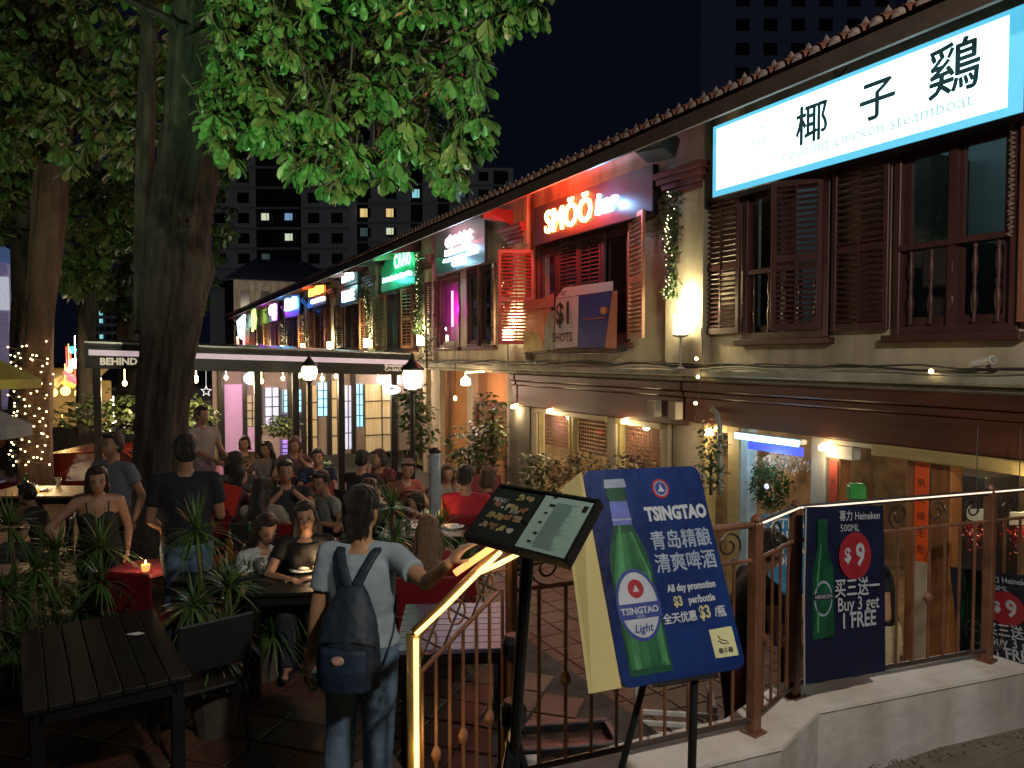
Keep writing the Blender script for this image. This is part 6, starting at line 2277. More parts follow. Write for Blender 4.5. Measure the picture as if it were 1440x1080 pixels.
for k, (px, py, d, H, L, lab) in enumerate((
        (28, 740, 5.2, None, .36, 'spiky plant with blue-green drooping blades at the left edge'), (72, 775, 5.4, None, .30, 'tall spiky plant second from the left edge before the warm table'),
        (132, 770, 5.5, None, .32, 'spiky plant in front of the woman in the camisole'), (165, 815, 5.2, None, .26, 'lower spiky plant with pale tips left of the trunk foot'),
        (298, 745, 4.7, None, .30, 'bright green spiky plant covering the back of the man in the black tee'), (300, 845, 4.6, None, .26, 'lower tuft of spiky blades near the jeans of the man in black'),
        (372, 818, 5.4, None, .26, 'spiky plant below the seated woman in the white tee'), (10, 830, 5.0, None, .3, 'dark spiky plant low at the left frame edge'),
        (555, 712, 6.6, None, .36, 'bushy pale spiky plant just right of the backpack woman head'), (545, 790, 6.0, None, .30, 'shadowed spiky plant at the woman right shoulder'),
        (640, 745, 6.2, None, .26, 'upright spiky plant between the brown hair and the menu'), (662, 790, 5.9, None, .22, 'dark spiky tuft under the left corner of the menu board'))):
    P = at(px, py, d)
    spiky((P.x, P.y, TZ), P.z - TZ, 85, L, lab, 30 + k, tilt=.4 if k == 10 else .9)

# wide foliage against the shop fronts
def bush(P, rx, rz, n, L, label, seed, m, g='foliage along the shop fronts'):
    rg = random.Random(seed)
    t = thing('leafy_shrub', label, 'shrub', (P.x, P.y, P.z - rz), 0, g)
    cr = Leaves(); v2, f2 = leaf_verts(1, .8)
    for k in range(n):
        a, q = rg.uniform(0, 2 * PI), rg.uniform(-1, 1)
        r_ = rg.random() ** .4
        c = P + Vector((rx * r_ * math.cos(a) * math.sqrt(1 - q * q), rx * r_ * math.sin(a) * math.sqrt(1 - q * q), rz * r_ * q))
        for M in rosette(rg, c, L, 5, rg.uniform(-.3, .9)): cr.add(M, v2, f2, 0)
    cr.obj('foliage', [m], t)
    b = MB(); b.cyl((P.x, P.y, P.z - rz), P, .02, .012, 6)
    part('stem', b, bark2, t)
    return t


bl = mat('bush_leaf', (.05, .10, .03), .45, var=.4, scale=4, bump=0, col2=(.13, .18, .06))
blr = mat('bush_leaf_red', (.14, .06, .05), .5, var=.5, scale=6, bump=0, col2=(.07, .10, .04))
for k, (px, py, d, rx, rz, n, L, lab, m) in enumerate((
        (665, 640, 14.0, .55, .75, 160, .12, 'dense shrub in the dark doorway behind the red shirted diners', bl), (690, 600, 13.5, .35, .8, 90, .12, 'upper part of the climbing shrub beside the grey pier', bl),
        (762, 660, 11.0, .35, .3, 80, .09, 'pale green shrub at the foot of the first wicker blind window', bl), (815, 660, 10.6, .40, .3, 90, .08, 'reddish shrub before the middle wicker blind window', blr),
        (895, 662, 9.4, .35, .3, 80, .075, 'reddish shrub before the window right of the cream post', blr), (1000, 640, 7.4, .15, .4, 60, .06, 'small shrub seen in the yellow framed window', bl),
        (592, 600, 10.1, .18, .45, 60, .10, 'hanging green plant trailing below the large lantern', bl), (580, 570, 10.2, .2, .35, 70, .09, 'dark grassy bunch just under the large lantern', spk),
        (600, 480, 13.5, .16, .5, 70, .06, 'dry twiggy climber at the canopy corner', bl),
        (395, 598, 15.4, .4, .22, 110, .09, 'planter shrub on the bar front under the cyan window', bl), (445, 655, 13.5, .25, .12, 40, .08, 'small potted green on the table behind the lantern post', bl),
        (150, 580, 13.6, .9, .4, 170, .12, 'dark hedge under the BEHIND sign', bl), (270, 590, 14.5, .5, .5, 120, .12, 'dark shrub just right of the big trunk under the canopy', bl))):
    bush(at(px, py, d), rx, rz, n, L, lab, 60 + k, m)

# ================================================================== cars and street behind on the left
def car(px, d, rz, m, label, z=-2.9, s=1.):
    P = at(px, 600, d)
    t = thing('parked_car', label, 'car', (P.x, P.y, z), rz, 'cars parked behind the terrace')
    b = MB()
    W = .86
    prof = [(-2.1, .35), (-2.12, .70), (-1.9, .86), (-1.25, .96), (-.65, 1.38), (.55, 1.42), (1.35, 1.0), (2.0, .92), (2.12, .7), (2.1, .32)]
    n = len(prof); v = []
    for (yy, k) in ((-W, 0), (-W * .82, 1), (W * .82, 1), (W, 0)):
        for (x, zz) in prof: v.append((x, yy if not (zz > 1.1 and k == 0) else yy * .80, zz + (.025 if k else 0)))
    f = []
    for j in range(3):
        for i in range(n): f.append((j * n + i, j * n + (i + 1) % n, (j + 1) * n + (i + 1) % n, (j + 1) * n + i))
    f += [tuple(range(n)), tuple(range(3 * n, 4 * n))[::-1]]
    b.add(v, f); part('body', b, m, t, world=False)
    for (x0, x1) in ((-1.08, -.1), (0, .98)):
        for sgn in (-1, 1):
            b = MB(); y = sgn * (W * .80 + .012)
            zt = lambda x: 1.36 if -.6 < x < .55 else 1.02
            b.poly([(x0, y * 1.02, 1.0), (x1, y * 1.02, 1.0), (min(x1, .62), y, 1.35), (max(x0, -.62), y, 1.35)]); part('side_window', b, mat('car_glass', (.02, .025, .03), .08, bump=0), t, world=False)
    for sx_, (xa, za, xb, zb) in ((0, (-1.24, .98, -.68, 1.37)), (1, (1.34, 1.02, .60, 1.41))):
        b = MB(); e = -.012 if sx_ == 0 else .012
        b.poly([(xa + e, -.66, za + .03), (xa + e, .66, za + .03), (xb + e, .6, zb + .02), (xb + e, -.6, zb + .02)]); part('windscreen', b, MATS['car_glass'], t, world=False)
    for x in (-1.35, 1.35):
        for y in (-.8, .8):
            b = MB(); b.cyl((x, y - .1, .32), (x, y + .1, .32), .32, n=18)
            w_ = part('wheel', b, blackc, t, world=False)
            b = MB(); b.cyl((x, y - .105, .32), (x, y + .105, .32), .18, n=12); part('rim', b, grey, w_, world=False)
    for y in (-.62, .62):
        b = MB(); b.bev(-2.14, -2.08, y - .16, y + .16, .66, .78, .02); part('headlight', b, mat('headlamp_glass', (.7, .7, .65), .2, es=.5, ecol=(1, .9, .7), bump=0), t, world=False)
        b = MB(); b.bev(2.08, 2.14, y - .16, y + .16, .70, .82, .02); part('tail_light', b, mat('tail_lamp', (.5, .02, .02), .3, es=.8, ecol=(1, .05, .03), bump=0), t, world=False)
    return t


car(110, 16.5, -TH + R(8), mat('car_paint_black', (.02, .018, .02), .15, spec=.7, bump=0), 'glossy black car parked behind the terrace between the two trunks')
car(150, 13.0, -TH + R(4), mat('car_paint_red', (.10, .006, .006), .18, spec=.7, bump=0), 'dark red car parked just beyond the tables left of the big trunk', z=-3.0)
car(30, 22, -TH + R(40), mat('car_paint_silver', (.3, .3, .32), .2, metal=.5, bump=0), 'silver car far back near the lilac house')
for (px, py, d, w_, h_, c, lab, name, cat_) in ((102, 492, 40, .30, .30, 'g', 'green traffic light glowing above the street', 'traffic_light', 'traffic light'),):
    P = at(px, py, d)
    t = thing(name, lab, cat_, (P.x, P.y, -2.9))
    b = MB(); b.cyl((P.x, P.y, -2.9), (P.x, P.y, P.z - .5), .07); b.bev(P.x - .22, P.x + .22, P.y, P.y + .25, P.z - .9, P.z + .3, .02); part('post', b, black, t)
    b = MB(); b.ell((P.x, P.y - .02, P.z), .17, .05, .17, 12, 8); part('lens', b, mat('lens_green', (.1, .9, .6), .4, es=9, ecol=(.02, 1, .62), nosample=True, bump=0), t)
# small stall with warm glow and red lamp behind the left trunks
P = at(88, 545, 19)
t = thing('food_stall', 'warm yellow-lit food stall with a scalloped awning between the left trunks', 'stall', (P.x, P.y, -2.9), -TH)
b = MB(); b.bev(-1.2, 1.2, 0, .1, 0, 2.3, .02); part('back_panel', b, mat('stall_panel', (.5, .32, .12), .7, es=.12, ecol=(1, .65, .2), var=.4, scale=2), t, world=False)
for k in range(6):
    b = MB(); x = -1.2 + k * .4
    b.prism([(x, 0, 2.6), (x + .4, 0, 2.6), (x + .4, -.7, 2.25), (x + .3, -.7, 2.13), (x + .1, -.7, 2.13), (x, -.7, 2.25)], (0, 0, .02)); part('awning_strip', b, mat('awning_cream', (.6, .5, .3), .7) if k % 2 else mat('awning_yellow', (.55, .38, .08), .7), t, world=False)
b = MB(); b.bev(-1.2, 1.2, -.7, -.1, .0, .9, .02); part('counter', b, wood, t, world=False)
for x in (-1.15, 1.15):
    b = MB(); b.cyl((x, -.65, 0), (x, -.65, 2.3), .03); part('post', b, black, t, world=False)
lamp('stall_light', at(88, 530, 18.0), 30, (1, .7, .3), .15)
LAMPS = ['large white lamp just under the green traffic light', 'white lamp right beside the top of the fairy lights', 'amber lamp touching the large white lamp', 'biggest red lamp under the large white lamp', 'red lamp up and left of the biggest red lamp',
         'lowest red lamp near the canopy corner', 'leftmost amber lamp at the stall awning', 'middle amber lamp at the stall awning', 'rightmost amber lamp at the stall awning', 'white lamp beside the canopy corner post',
         'white lamp low over the parked cars', 'small white lamp at the middle of the fairy lights', 'small white lamp under the hedge of the BEHIND sign', 'amber spark low between the cars', 'amber spark at the foot of the fairy lights']
for k, (px, py, r_, c) in enumerate(((106, 511, .11, 'w'), (66, 528, .06, 'w'), (97, 520, .07, 'y'), (100, 532, .09, 'r'), (94, 524, .07, 'r'), (106, 537, .06, 'r'), (74, 552, .10, 'y'), (92, 550, .10, 'y'), (112, 553, .10, 'y'), (124, 565, .07, 'w'),
                                     (128, 618, .07, 'w'), (66, 590, .05, 'w'), (160, 592, .05, 'w'), (88, 616, .05, 'y'), (36, 655, .04, 'w'))):
    P = at(px, py, 16.5); b = MB(); b.ell(P, r_, r_, r_, 10, 8); b.cyl(P + Vector((0, 0, r_)), P + Vector((0, 0, r_ + .5)), .008, n=5)
    m = {'w': bulb_w, 'y': mat('amber_bulb', (1, .7, .2), .4, es=4, ecol=(1, .62, .12), nosample=True, bump=0), 'r': mat('red_bulb', (1, .1, .1), .4, es=4, ecol=(1, .05, .06), nosample=True, bump=0)}[c]
    lab = LAMPS[k]
    top('round_lamp', b, m, lab, 'lamp', {'w': 'white lamps by the street', 'y': 'amber lamps of the stall', 'r': 'red lamps of the stall'}[c])
# yellow and white umbrellas at the left edge
for (px, py, d, c, lab) in ((-22, 525, 8.0, (.62, .46, .10), 'yellow parasol cut off by the left edge beside the fairy lights'), (-52, 590, 6.6, (.34, .38, .36), 'grey-green parasol low at the left edge')):
    P = at(px, py, d)
    t = thing('parasol', lab, 'parasol', (P.x, P.y, TZ))
    b = MB(); n = 8; r_ = .52
    v = [(P.x, P.y, P.z + .22)] + [(P.x + r_ * math.cos(2 * PI * k / n), P.y + r_ * math.sin(2 * PI * k / n), P.z - .06) for k in range(n)] + [(P.x + r_ * math.cos(2 * PI * k / n), P.y + r_ * math.sin(2 * PI * k / n), P.z - .16) for k in range(n)]
    b.add(v, [(0, 1 + k, 1 + (k + 1) % n) for k in range(n)] + [(1 + k, 1 + n + k, 1 + n + (k + 1) % n, 1 + (k + 1) % n) for k in range(n)]); part('canopy', b, mat('parasol_%d' % int(py), c, .8), t)
    b = MB(); b.cyl((P.x, P.y, TZ), (P.x, P.y, P.z + .2), .02); part('pole', b, wood, t)
lamp('table_glow', at(70, 640, 10), 9, (1, .7, .35), .15)

# ================================================================== glasses, bottles and plates spread on the tables
rgc = random.Random(21)
bottle_g = mat('bottle_green', (.03, .16, .06), .12, trans=.3, bump=0)
bottle_b = mat('bottle_amber', (.20, .09, .02), .12, trans=.3, bump=0)
spots = [(325, 790), (338, 800), (365, 806), (352, 778), (428, 803), (448, 800), (470, 806), (60, 690), (82, 684), (38, 697), (590, 742), (575, 748), (622, 738), (640, 742)]
where = ['before the white tee woman'] * 4 + ['before the black tee woman'] * 3 + ['on the fairy-lit plank table'] * 3 + ['on the red shirt diners table'] * 4
for k, (px, py) in enumerate(spots):
    P = atz(px + rgc.uniform(-3, 3), py, TZ + .742)
    b = MB()
    if k % 3 == 0:
        b.lathe(P, [(.030, 0), (.032, .01), (.032, .14), (.013, .19), (.012, .25), (.014, .255)], 10)
        m, nm, lab = (bottle_g if k % 2 else bottle_b), 'beer_bottle', ('green' if k % 2 else 'amber') + ' beer bottle standing ' + where[k]
    elif k % 3 == 1:
        b.lathe(P, [(.03, 0), (.10, .012), (.105, .018), (.06, .010)], 16); b.ell(P + Vector((.01, 0, .02)), .05, .04, .018, 10, 6)
        m, nm, lab = white, 'food_plate', ('white plate of food lying ' if k < 12 else 'second white plate lying ') + where[k]
    else:
        b.lathe(P, [(.028, 0), (.036, .11), (.033, .11), (.025, .01)], 12)
        m, nm, lab = mat('glassware_clear', (.5, .5, .48), .08, trans=.7, bump=0), 'drinking_glass', 'clear drinking glass standing ' + where[k]
    top(nm, b, m, lab, nm.split('_')[1] if nm != 'drinking_glass' else 'glass', 'tableware on the dining tables', smooth=True)
for (px, py, d, e) in ((640, 600, 9.0, 8),):  # hanging bulb added to light the crowd below
    P = at(px, 470 if px < 500 else 560, d)
    t = thing('added_bulb', {350: 'added hanging bulb over the seated women', 250: 'added hanging bulb over the man in black', 560: 'added hanging bulb near the large lantern', 640: 'added hanging bulb over the red shirt diners', 120: 'added hanging bulb over the woman in the camisole'}[px], 'string lights', P, 0, 'bulbs added over the terrace')
    b = MB(); b.ell(P, .022, .022, .028, 8, 6); part('bulb', b, bulb_m, t)
    b = MB(); b.cyl(P + Vector((0, 0, .02)), P + Vector((0, 0, .9)), .004, n=5); part('cord', b, cablem, t)
    lamp('added_bulb_light', P - Vector((0, 0, .06)), e, (1, .74, .45), .03, parent=t)

# red chilli-like hanging decorations behind the railing at the right
for (px, py, d, lab) in ((1372, 738, 5.6, 'red tinsel decoration with a pale tag hanging behind the railing'), (1432, 742, 5.6, 'red tinsel decoration cut off at the right edge')):
    P = at(px, py, d); t = thing('tinsel_decoration', lab, 'decoration', P)
    b = MB(); rg = random.Random(px)
    for k in range(260):
        c = P + Vector((rg.gauss(0, .05), rg.gauss(0, .05), -abs(rg.gauss(0, .08)))); dd = Vector((rg.gauss(0, 1), rg.gauss(0, 1), rg.gauss(0, 1))).normalized() * .03
        n = dd.cross(Vector((0, .3, 1))).normalized() * .005; b.add([c - n, c + n, c + dd], [(0, 1, 2)])
    part('tinsel', b, mat('tinsel_red', (.5, .02, .02), .25, metal=.3, bump=0), t, kind='stuff')
    b = MB(); b.M = frame(P + Vector((0, 0, .07)), _r, (0, 0, 1)); b.bev(-.07, .07, -.05, .05, -.005, .005, .003); part('tag_card', b, mat('tag_cream', (.5, .5, .36), .6), t)
    b = MB(); b.cyl(P + Vector((0, 0, .12)), P + Vector((0, 0, .75)), .004, n=5); part('string', b, cablem, t)
P = at(1204, 692, 6.2)
b = MB(); b.M = frame(P, _r, (0, 0, 1)); b.bev(-.07, .07, -.06, .06, -.04, .04, .01); b.bev(-.055, .055, .061, .075, -.03, .03, .004)
top('green_box', b, mat('green_plastic', (.05, .35, .08), .4), 'small bright green plastic box behind the glass between the red strips', 'box')

# candles in amber glasses, added on the tables to light the faces
for (px, py, e, lab) in ((353, 792, .8, 'added amber candle glass on the table before the white tee woman'), (446, 806, .8, 'added amber candle glass on the table before the black tee woman'), (606, 740, .9, 'added amber candle glass on the red shirt diners table'),
                         (52, 692, 1.6, 'added amber candle glass on the fairy-lit plank table'), (205, 803, .5, 'added amber candle glass on the round red table by the trunk')):
    P = atz(px, py, TZ + .742)
    t = thing('added_candle', lab, 'candle', P, 0, 'candles added on the dining tables')
    b = MB(); b.lathe(P, [(.026, 0), (.032, .05), (.029, .05), (.024, .008)], 12); part('glass_cup', b, mat('amber_glass', (.6, .3, .08), .2, es=.7, ecol=(1, .5, .12), bump=0), t, smooth=True)
    b = MB(); b.lathe(P, [(.004, .055), (.007, .066), (.001, .085)], 8); part('flame', b, mat('flame', (1, .7, .3), .4, es=9, ecol=(1, .6, .2), nosample=True, bump=0), t)
    lamp('added_candle_light', P + Vector((0, 0, .13)), e * 2.2, (1, .62, .30), .03, parent=t)
# ================================================================== people
skin_l = mat('skin_light', (.38, .21, .14), .5, var=.08, scale=6, bump=.03, sss=.05)
skin_m = mat('skin_tan', (.29, .155, .095), .5, var=.08, scale=6, bump=.03, sss=.05)
hairk = mat('hair_black', (.012, .010, .009), .35, var=.4, scale=20, stretch=(6, 6, .5), bump=.8, bscale=60, spec=.6)
hairb = mat('hair_brown', (.10, .055, .03), .38, var=.5, scale=18, stretch=(6, 6, .5), bump=.8, bscale=60, spec=.6)
eyew = mat('eye_white', (.30, .29, .27), .2, bump=0, var=0)
eyed = mat('eye_dark', (.01, .008, .006), .15, bump=0, var=0)
lipm = mat('lips', (.36, .10, .09), .4, bump=0, var=.05)


def limb(b, a, c, ra, rc, n=14):
    b.cyl(a, c, ra, rc, n)
    b.ell(a, ra, ra, ra, 12, 8); b.ell(c, rc, rc, rc, 12, 8)


def loft(b, rings, n=22, fr=None):
    """closed body of elliptical rings: (centre, rx, ry, forward shift unused)"""
    v, f = [], []
    for (c, rx, ry) in rings:
        c = Vector(c)
        for k in range(n):
            t = 2 * PI * k / n
            v.append(c + (fr @ Vector((rx * math.cos(t), ry * math.sin(t), 0)) if fr is not None else Vector((rx * math.cos(t), ry * math.sin(t), 0))))
    m = len(rings)
    for j in range(m - 1):
        for k in range(n): f.append((j * n + k, j * n + (k + 1) % n, (j + 1) * n + (k + 1) % n, (j + 1) * n + k))
    f += [tuple(range(n))[::-1], tuple(range((m - 1) * n, m * n))]
    b.add(v, f)


def ik(s, t, l1, l2, hint):
    s, t = Vector(s), Vector(t)
    d = t - s; L = min(d.length, (l1 + l2) * .995)
    t = s + d.normalized() * L
    a = (l1 * l1 - l2 * l2 + L * L) / (2 * L)
    h = math.sqrt(max(l1 * l1 - a * a, 0))
    dn = d.normalized(); hint = Vector(hint); hh = (hint - dn * hint.dot(dn)).normalized()
    return s + dn * a + hh * h, t


def hand(b, w_, d, nrm, s=1., curl=.6, side=1, grip=False):
    """palm and five fingers; d points along the hand, nrm out of the back of the hand"""
    d = Vector(d).normalized(); nrm = Vector(nrm); nrm = (nrm - d * nrm.dot(d)).normalized(); x = d.cross(nrm) * side
    pc = Vector(w_) + d * .045 * s
    rot = Matrix((x, d, nrm)).transposed()
    b.ell(pc, .040 * s, .052 * s, .016 * s, 12, 8, rot)
    for k, (ox, L, r_) in enumerate(((-.030, .070, .0085), (-.010, .080, .009), (.011, .074, .0088), (.030, .058, .0078))):
        p = Vector(w_) + d * .082 * s + x * (ox * s)
        ang = curl * (.7 + .12 * k)
        dirn = d
        q0 = Vector(w_) + d * .05 * s + x * (ox * .8 * s)
        limb(b, q0, p, r_ * 1.1 * s, r_ * s, 8)
        for j, frac in enumerate((.42, .33, .25)):
            a = ang * (j + 1) * .75
            dd = (d * math.cos(a) - nrm * math.sin(a) + x * ox * 2.5).normalized()
            q = p + dd * (L * frac * s)
            limb(b, p, q, r_ * s * (1 - .1 * j), r_ * s * (.92 - .1 * j), 8)
            p = q
    t0 = Vector(w_) + d * .022 * s - x * .030 * s
    t1 = t0 + (d * .55 - x * .75 - nrm * (.25 + .3 * curl)).normalized() * .038 * s
    t2 = t1 + (d * .85 - x * .30 - nrm * (.3 + .5 * curl)).normalized() * .030 * s
    limb(b, t0, t1, .012 * s, .0105 * s, 8); limb(b, t1, t2, .0105 * s, .0085 * s, 8)


def cloth_noise(amp, sc=9., seed=0.):
    def g(co):
        n = noise.noise(Vector((co.x * sc, co.y * sc, co.z * sc * .55 + seed))) + .5 * noise.noise(co * sc * 2.3 + Vector((seed, 0, 0)))
        return co + Vector((co.x, co.y, 0)).normalized() * (amp * n) if (co.x or co.y) else co
    return g


def person(label, loc, rz, H=1.65, seated=False, lean=0., turn=0., nod=0., tilt=0., hands=None, sk=None, top_=None, bottom=None, hair='short', hm=None, sleeve=.5, vox=.013, female=True,
           group=None, elbow=(0, .3, -1), legs=None, camisole=False, skirt=False, hipx=0., glasses=False, strap=None, tlen=0.):
    """figure faces local -Y; hands: dict side(+1 = own left, x>0) -> wrist target in local metres at H = 1.65"""
    sk, hm = sk or skin_l, hm or hairk
    k = H / 1.65
    t = thing('person', label, 'person', loc, rz, group)
    S_ = Matrix.Scale(k, 4)
    dz = -.45 if seated else 0.
    pel = Vector((hipx, 0, .92 + dz))
    Rl = Matrix.Rotation(-lean, 3, 'X') if False else Matrix.Rotation(lean, 3, 'X')
    def up(x, y, z):       # a torso point, leaned about the pelvis (lean > 0 leans forward, to -Y)
        v = Rl @ Vector((x, y, z)); return pel + v
    sw = .165 if female else .19
    chest, neck = up(0, 0, .34), up(0, .01, .52)
    SH = {s: up(s * sw, .0, .455) for s in (1, -1)}
    head = up(0, -.015, .665)
    Rh = Matrix.Rotation(turn, 3, 'Z') @ Matrix.Rotation(nod, 3, 'X') @ Matrix.Rotation(tilt, 3, 'Y')
    b = MB()
    # torso
    hw, ww, cw = (.165, .128, .150) if female else (.158, .145, .172)
    rings = [(-.10, hw * .62, .075), (-.04, hw * .98, .108), (.03, hw, .112), (.10, (hw + ww) / 2, .098), (.18, ww, .088), (.27, cw * .95, .100), (.36, cw * 1.04, .108), (.43, cw * 1.02, .094), (.475, cw * .78, .070), (.50, .075, .055)]
    loft(b, [(up(0, 0, z), rx, ry) for z, rx, ry in rings], fr=Rl)
    if female:
        for s in (1, -1): b.ell(up(s * .07, -.075, .34), .062, .055, .06, 12, 8)
    for s in (1, -1):
        b.ell(up(s * (sw - .01), 0, .45), .052, .05, .052)
        limb(b, up(s * .05, .005, .48), up(s * (sw - .01), .0, .46), .046, .046)
    limb(b, up(0, .012, .47), up(0, .0, .60), .052, .047)
    # head: skull, face, jaw, nose, ears
    def hd(x, y, z): return head + Rh @ Vector((x, y, z))
    b.ell(hd(0, .012, .035), .073, .090, .082, 18, 12, Rh)
    b.ell(hd(0, -.022, -.015), .060, .066, .088, 16, 12, Rh)
    b.ell(hd(0, -.045, -.070), .034, .034, .030, 12, 8, Rh)
    b.ell(hd(0, -.089, -.018), .0095, .013, .022, 8, 6, Rh); b.ell(hd(0, -.095, -.032), .0135, .011, .0085, 8, 6, Rh)
    for s in (1, -1): b.ell(hd(s * .070, .008, -.012), .009, .018, .028, 8, 6, Rh)
    limb(b, head + Rh @ Vector((0, .02, -.06)), up(0, .01, .54), .046, .048)
    # legs
    HP, KN, AN = {}, {}, {}
    for s in (1, -1):
        HP[s] = pel + Vector((s * .085, 0, -.03))
        if legs and s in legs: KN[s], AN[s] = Vector(legs[s][0]), Vector(legs[s][1])
        elif seated: KN[s] = pel + Vector((s * .10, -.42, .02)); AN[s] = Vector((s * .10 + hipx, -.40, .08))
        else: KN[s] = Vector((s * .085 + hipx, -.02, .49)); AN[s] = Vector((s * .09 + hipx, .02, .08))
        b.cyl(HP[s], KN[s], .085 if female else .082, .054, 16); b.ell(HP[s], .088, .088, .088); b.ell(KN[s], .055, .055, .055)
        mid = KN[s].lerp(AN[s], .3) + Vector((0, .015, 0))
        limb(b, KN[s], mid, .052, .054); limb(b, mid, AN[s], .054, .036)
        limb(b, AN[s] + Vector((0, .015, -.03)), AN[s] + Vector((0, -.13, -.045)), .038, .030)
    # arms
    hands = hands or {}
    EL, WR = {}, {}
    for s in (1, -1):
        tgt = hands.get(s, (None,))[0]
        if tgt is None: tgt = Vector((s * (sw + .07) + hipx, -.03, .90 + dz)) if not seated else Vector((s * .14, -.36, .60))
        hint = hands[s][2] if s in hands and len(hands[s]) > 2 else (s * elbow[0] + s * .25, elbow[1], elbow[2])
        EL[s], WR[s] = ik(SH[s], tgt, .275, .245, hint)
        limb(b, SH[s], EL[s], .045, .036); 
        m_ = EL[s].lerp(WR[s], .3)
        limb(b, EL[s], m_, .036, .036); limb(b, m_, WR[s], .036, .024)
        d = (WR[s] - EL[s]).normalized()
        hp = hands.get(s, ())
        hd_ = Vector(hp[1]) if len(hp) > 1 and hp[1] is not None else d
        hand(b, WR[s], hd_, hp[3] if len(hp) > 3 else (0, 0, 1) if seated else (s, 0, .2), 1., hp[4] if len(hp) > 4 else .5, side=s)
    me = remesh(b, vox, 2)
    me.transform(S_)
    me.materials.append(sk)
    o = part('body', me, None, t, world=False)
    # clothes
    g = .012 if not seated else .014
    if top_ is not None:
        b = MB()
        z0 = .10 - tlen
        rr = [(z, rx + g + (.010 if z < .3 else 0), ry + g + (.008 if z < .3 else 0)) for z, rx, ry in rings if z0 - .001 <= z <= .476] + ([] if female else [(.495, .082, .066)])
        if camisole: rr = [q for q in rr if q[0] <= .37]
        if tlen: rr = [(z0, hw + g + .014, .112 + g + .008)] + rr
        loft(b, [(up(0, 0, z), rx, ry) for z, rx, ry in rr], fr=Rl)
        if female:
            for s in (1, -1): b.ell(up(s * .07, -.078, .34), .068, .062, .066, 12, 8)
        if not camisole:
            for s in (1, -1):
                b.ell(SH[s], .058, .056, .058); limb(b, up(s * .055, .003, .474), SH[s] + Vector((0, 0, .004)), .054, .058)
                e = SH[s].lerp(EL[s], sleeve)
                b.cyl(SH[s], e, .060, .052 + .008, 16)
        me = remesh(b, vox * .9, 3, cloth_noise(.007, 10, len(label)))
        me.transform(S_)
        me.materials.append(top_)
        part('top', me, None, t, world=False)
        if camisole:
            for s in (1, -1):
                b = MB(); b.M = S_; b.tube([up(s * .075, -.115, .36), up(s * .085, -.06, .475), up(s * .085, .03, .49), up(s * .07, .105, .38)], .006, 6)
                part('shoulder_strap', b, top_, t, world=False)
    if bottom is not None:
        b = MB()
        gl = .014
        loft(b, [(up(0, 0, z), rx + gl, ry + gl) for z, rx, ry in rings if z <= .11], fr=Rl)
        for s in (1, -1):
            b.cyl(HP[s], KN[s], .085 + gl, .060 + gl, 16); b.ell(HP[s], .088 + gl, .088 + gl, .088 + gl); b.ell(KN[s], .061 + gl, .061 + gl, .061 + gl)
            if not skirt: m_ = KN[s].lerp(AN[s], .3) + Vector((0, .015, 0)); b.cyl(KN[s], m_, .061 + gl, .058 + gl, 16); b.ell(m_, .058 + gl, .058 + gl, .058 + gl); b.cyl(m_, AN[s], .058 + gl, .042 + gl, 16)
        me = remesh(b, vox * .9, 3, cloth_noise(.006, 12, 3.))
        me.transform(S_)
        me.materials.append(bottom)
        part('trousers' if not skirt else 'shorts', me, None, t, world=False)
        for s in (1, -1):
            b = MB(); b.M = S_; b.ell(AN[s] + Vector((0, -.05, -.045)), .046, .115, .036, 14, 8); part('shoe', b, blackc, t, world=False, smooth=True)
    # hair
    b = MB()
    b.ell(hd(0, .022, .045), .084, .098, .088, 18, 12, Rh)
    b.ell(hd(0, .045, .0), .080, .075, .085, 16, 12, Rh)
    if hair == 'long':
        for s in (1, -1):
            limb(b, hd(s * .060, .02, .02), hd(s * .085, .02, -.12), .030, .034)
            limb(b, hd(s * .085, .02, -.12), hd(s * .085, -.01 if nod else .03, -.30), .034, .024)
        limb(b, hd(0, .06, 0), up(0, .115, .44), .070, .085)
        limb(b, up(0.03, .115, .44), up(.03, .125, .26), .075, .045); limb(b, up(-.04, .115, .44), up(-.04, .125, .25), .07, .035)
        b.ell(hd(0, -.028, .098), .060, .045, .025, 12, 8, Rh)
    elif hair == 'bun':
        b.ell(hd(0, .088, .02), .040, .040, .038); b.ell(hd(0, .06, -.045), .058, .045, .045)
        for s in (1, -1): limb(b, hd(s * .05, .06, -.06), hd(s * .045, .06, -.11), .012, .004)
    elif hair == 'loose':      # gathered low at the nape, soft outline
        b.ell(hd(0, .055, -.03), .074, .062, .070, 14, 10, Rh); b.ell(hd(.0, .066, -.085), .050, .035, .045, 12, 8, Rh)
        b.ell(hd(0, .095, .025), .045, .035, .040, 12, 8, Rh)
        for (x_, l_) in ((-.055, .03), (-.03, .05), (.02, .03), (.045, .02)): limb(b, hd(x_, .05, -.08), hd(x_ * 1.25, .06, -.10 - l_ * .6), .016, .005)
    elif hair == 'bob':
        for s in (1, -1): limb(b, hd(s * .065, .02, .02), hd(s * .072, .01, -.09), .030, .026)
        b.ell(hd(0, .055, -.05), .078, .06, .075, 14, 10, Rh); b.ell(hd(0, -.045, .088), .058, .045, .026, 12, 8, Rh)
    else:
        b.ell(hd(0, -.04, .096), .060, .050, .026, 12, 8, Rh)
    sd = len(label) * 1.3
    inv = Rh.inverted()
    def hn(co):
        q = inv @ (co - head)
        n = noise.noise(Vector((q.x * 60, q.y * 60, q.z * 10 + sd)))
        d_ = Vector((q.x, q.y, 0)); d_ = d_.normalized() if d_.length > 1e-5 else Vector((0, 0, 1))
        return co + Rh @ (d_ * (.012 * n))
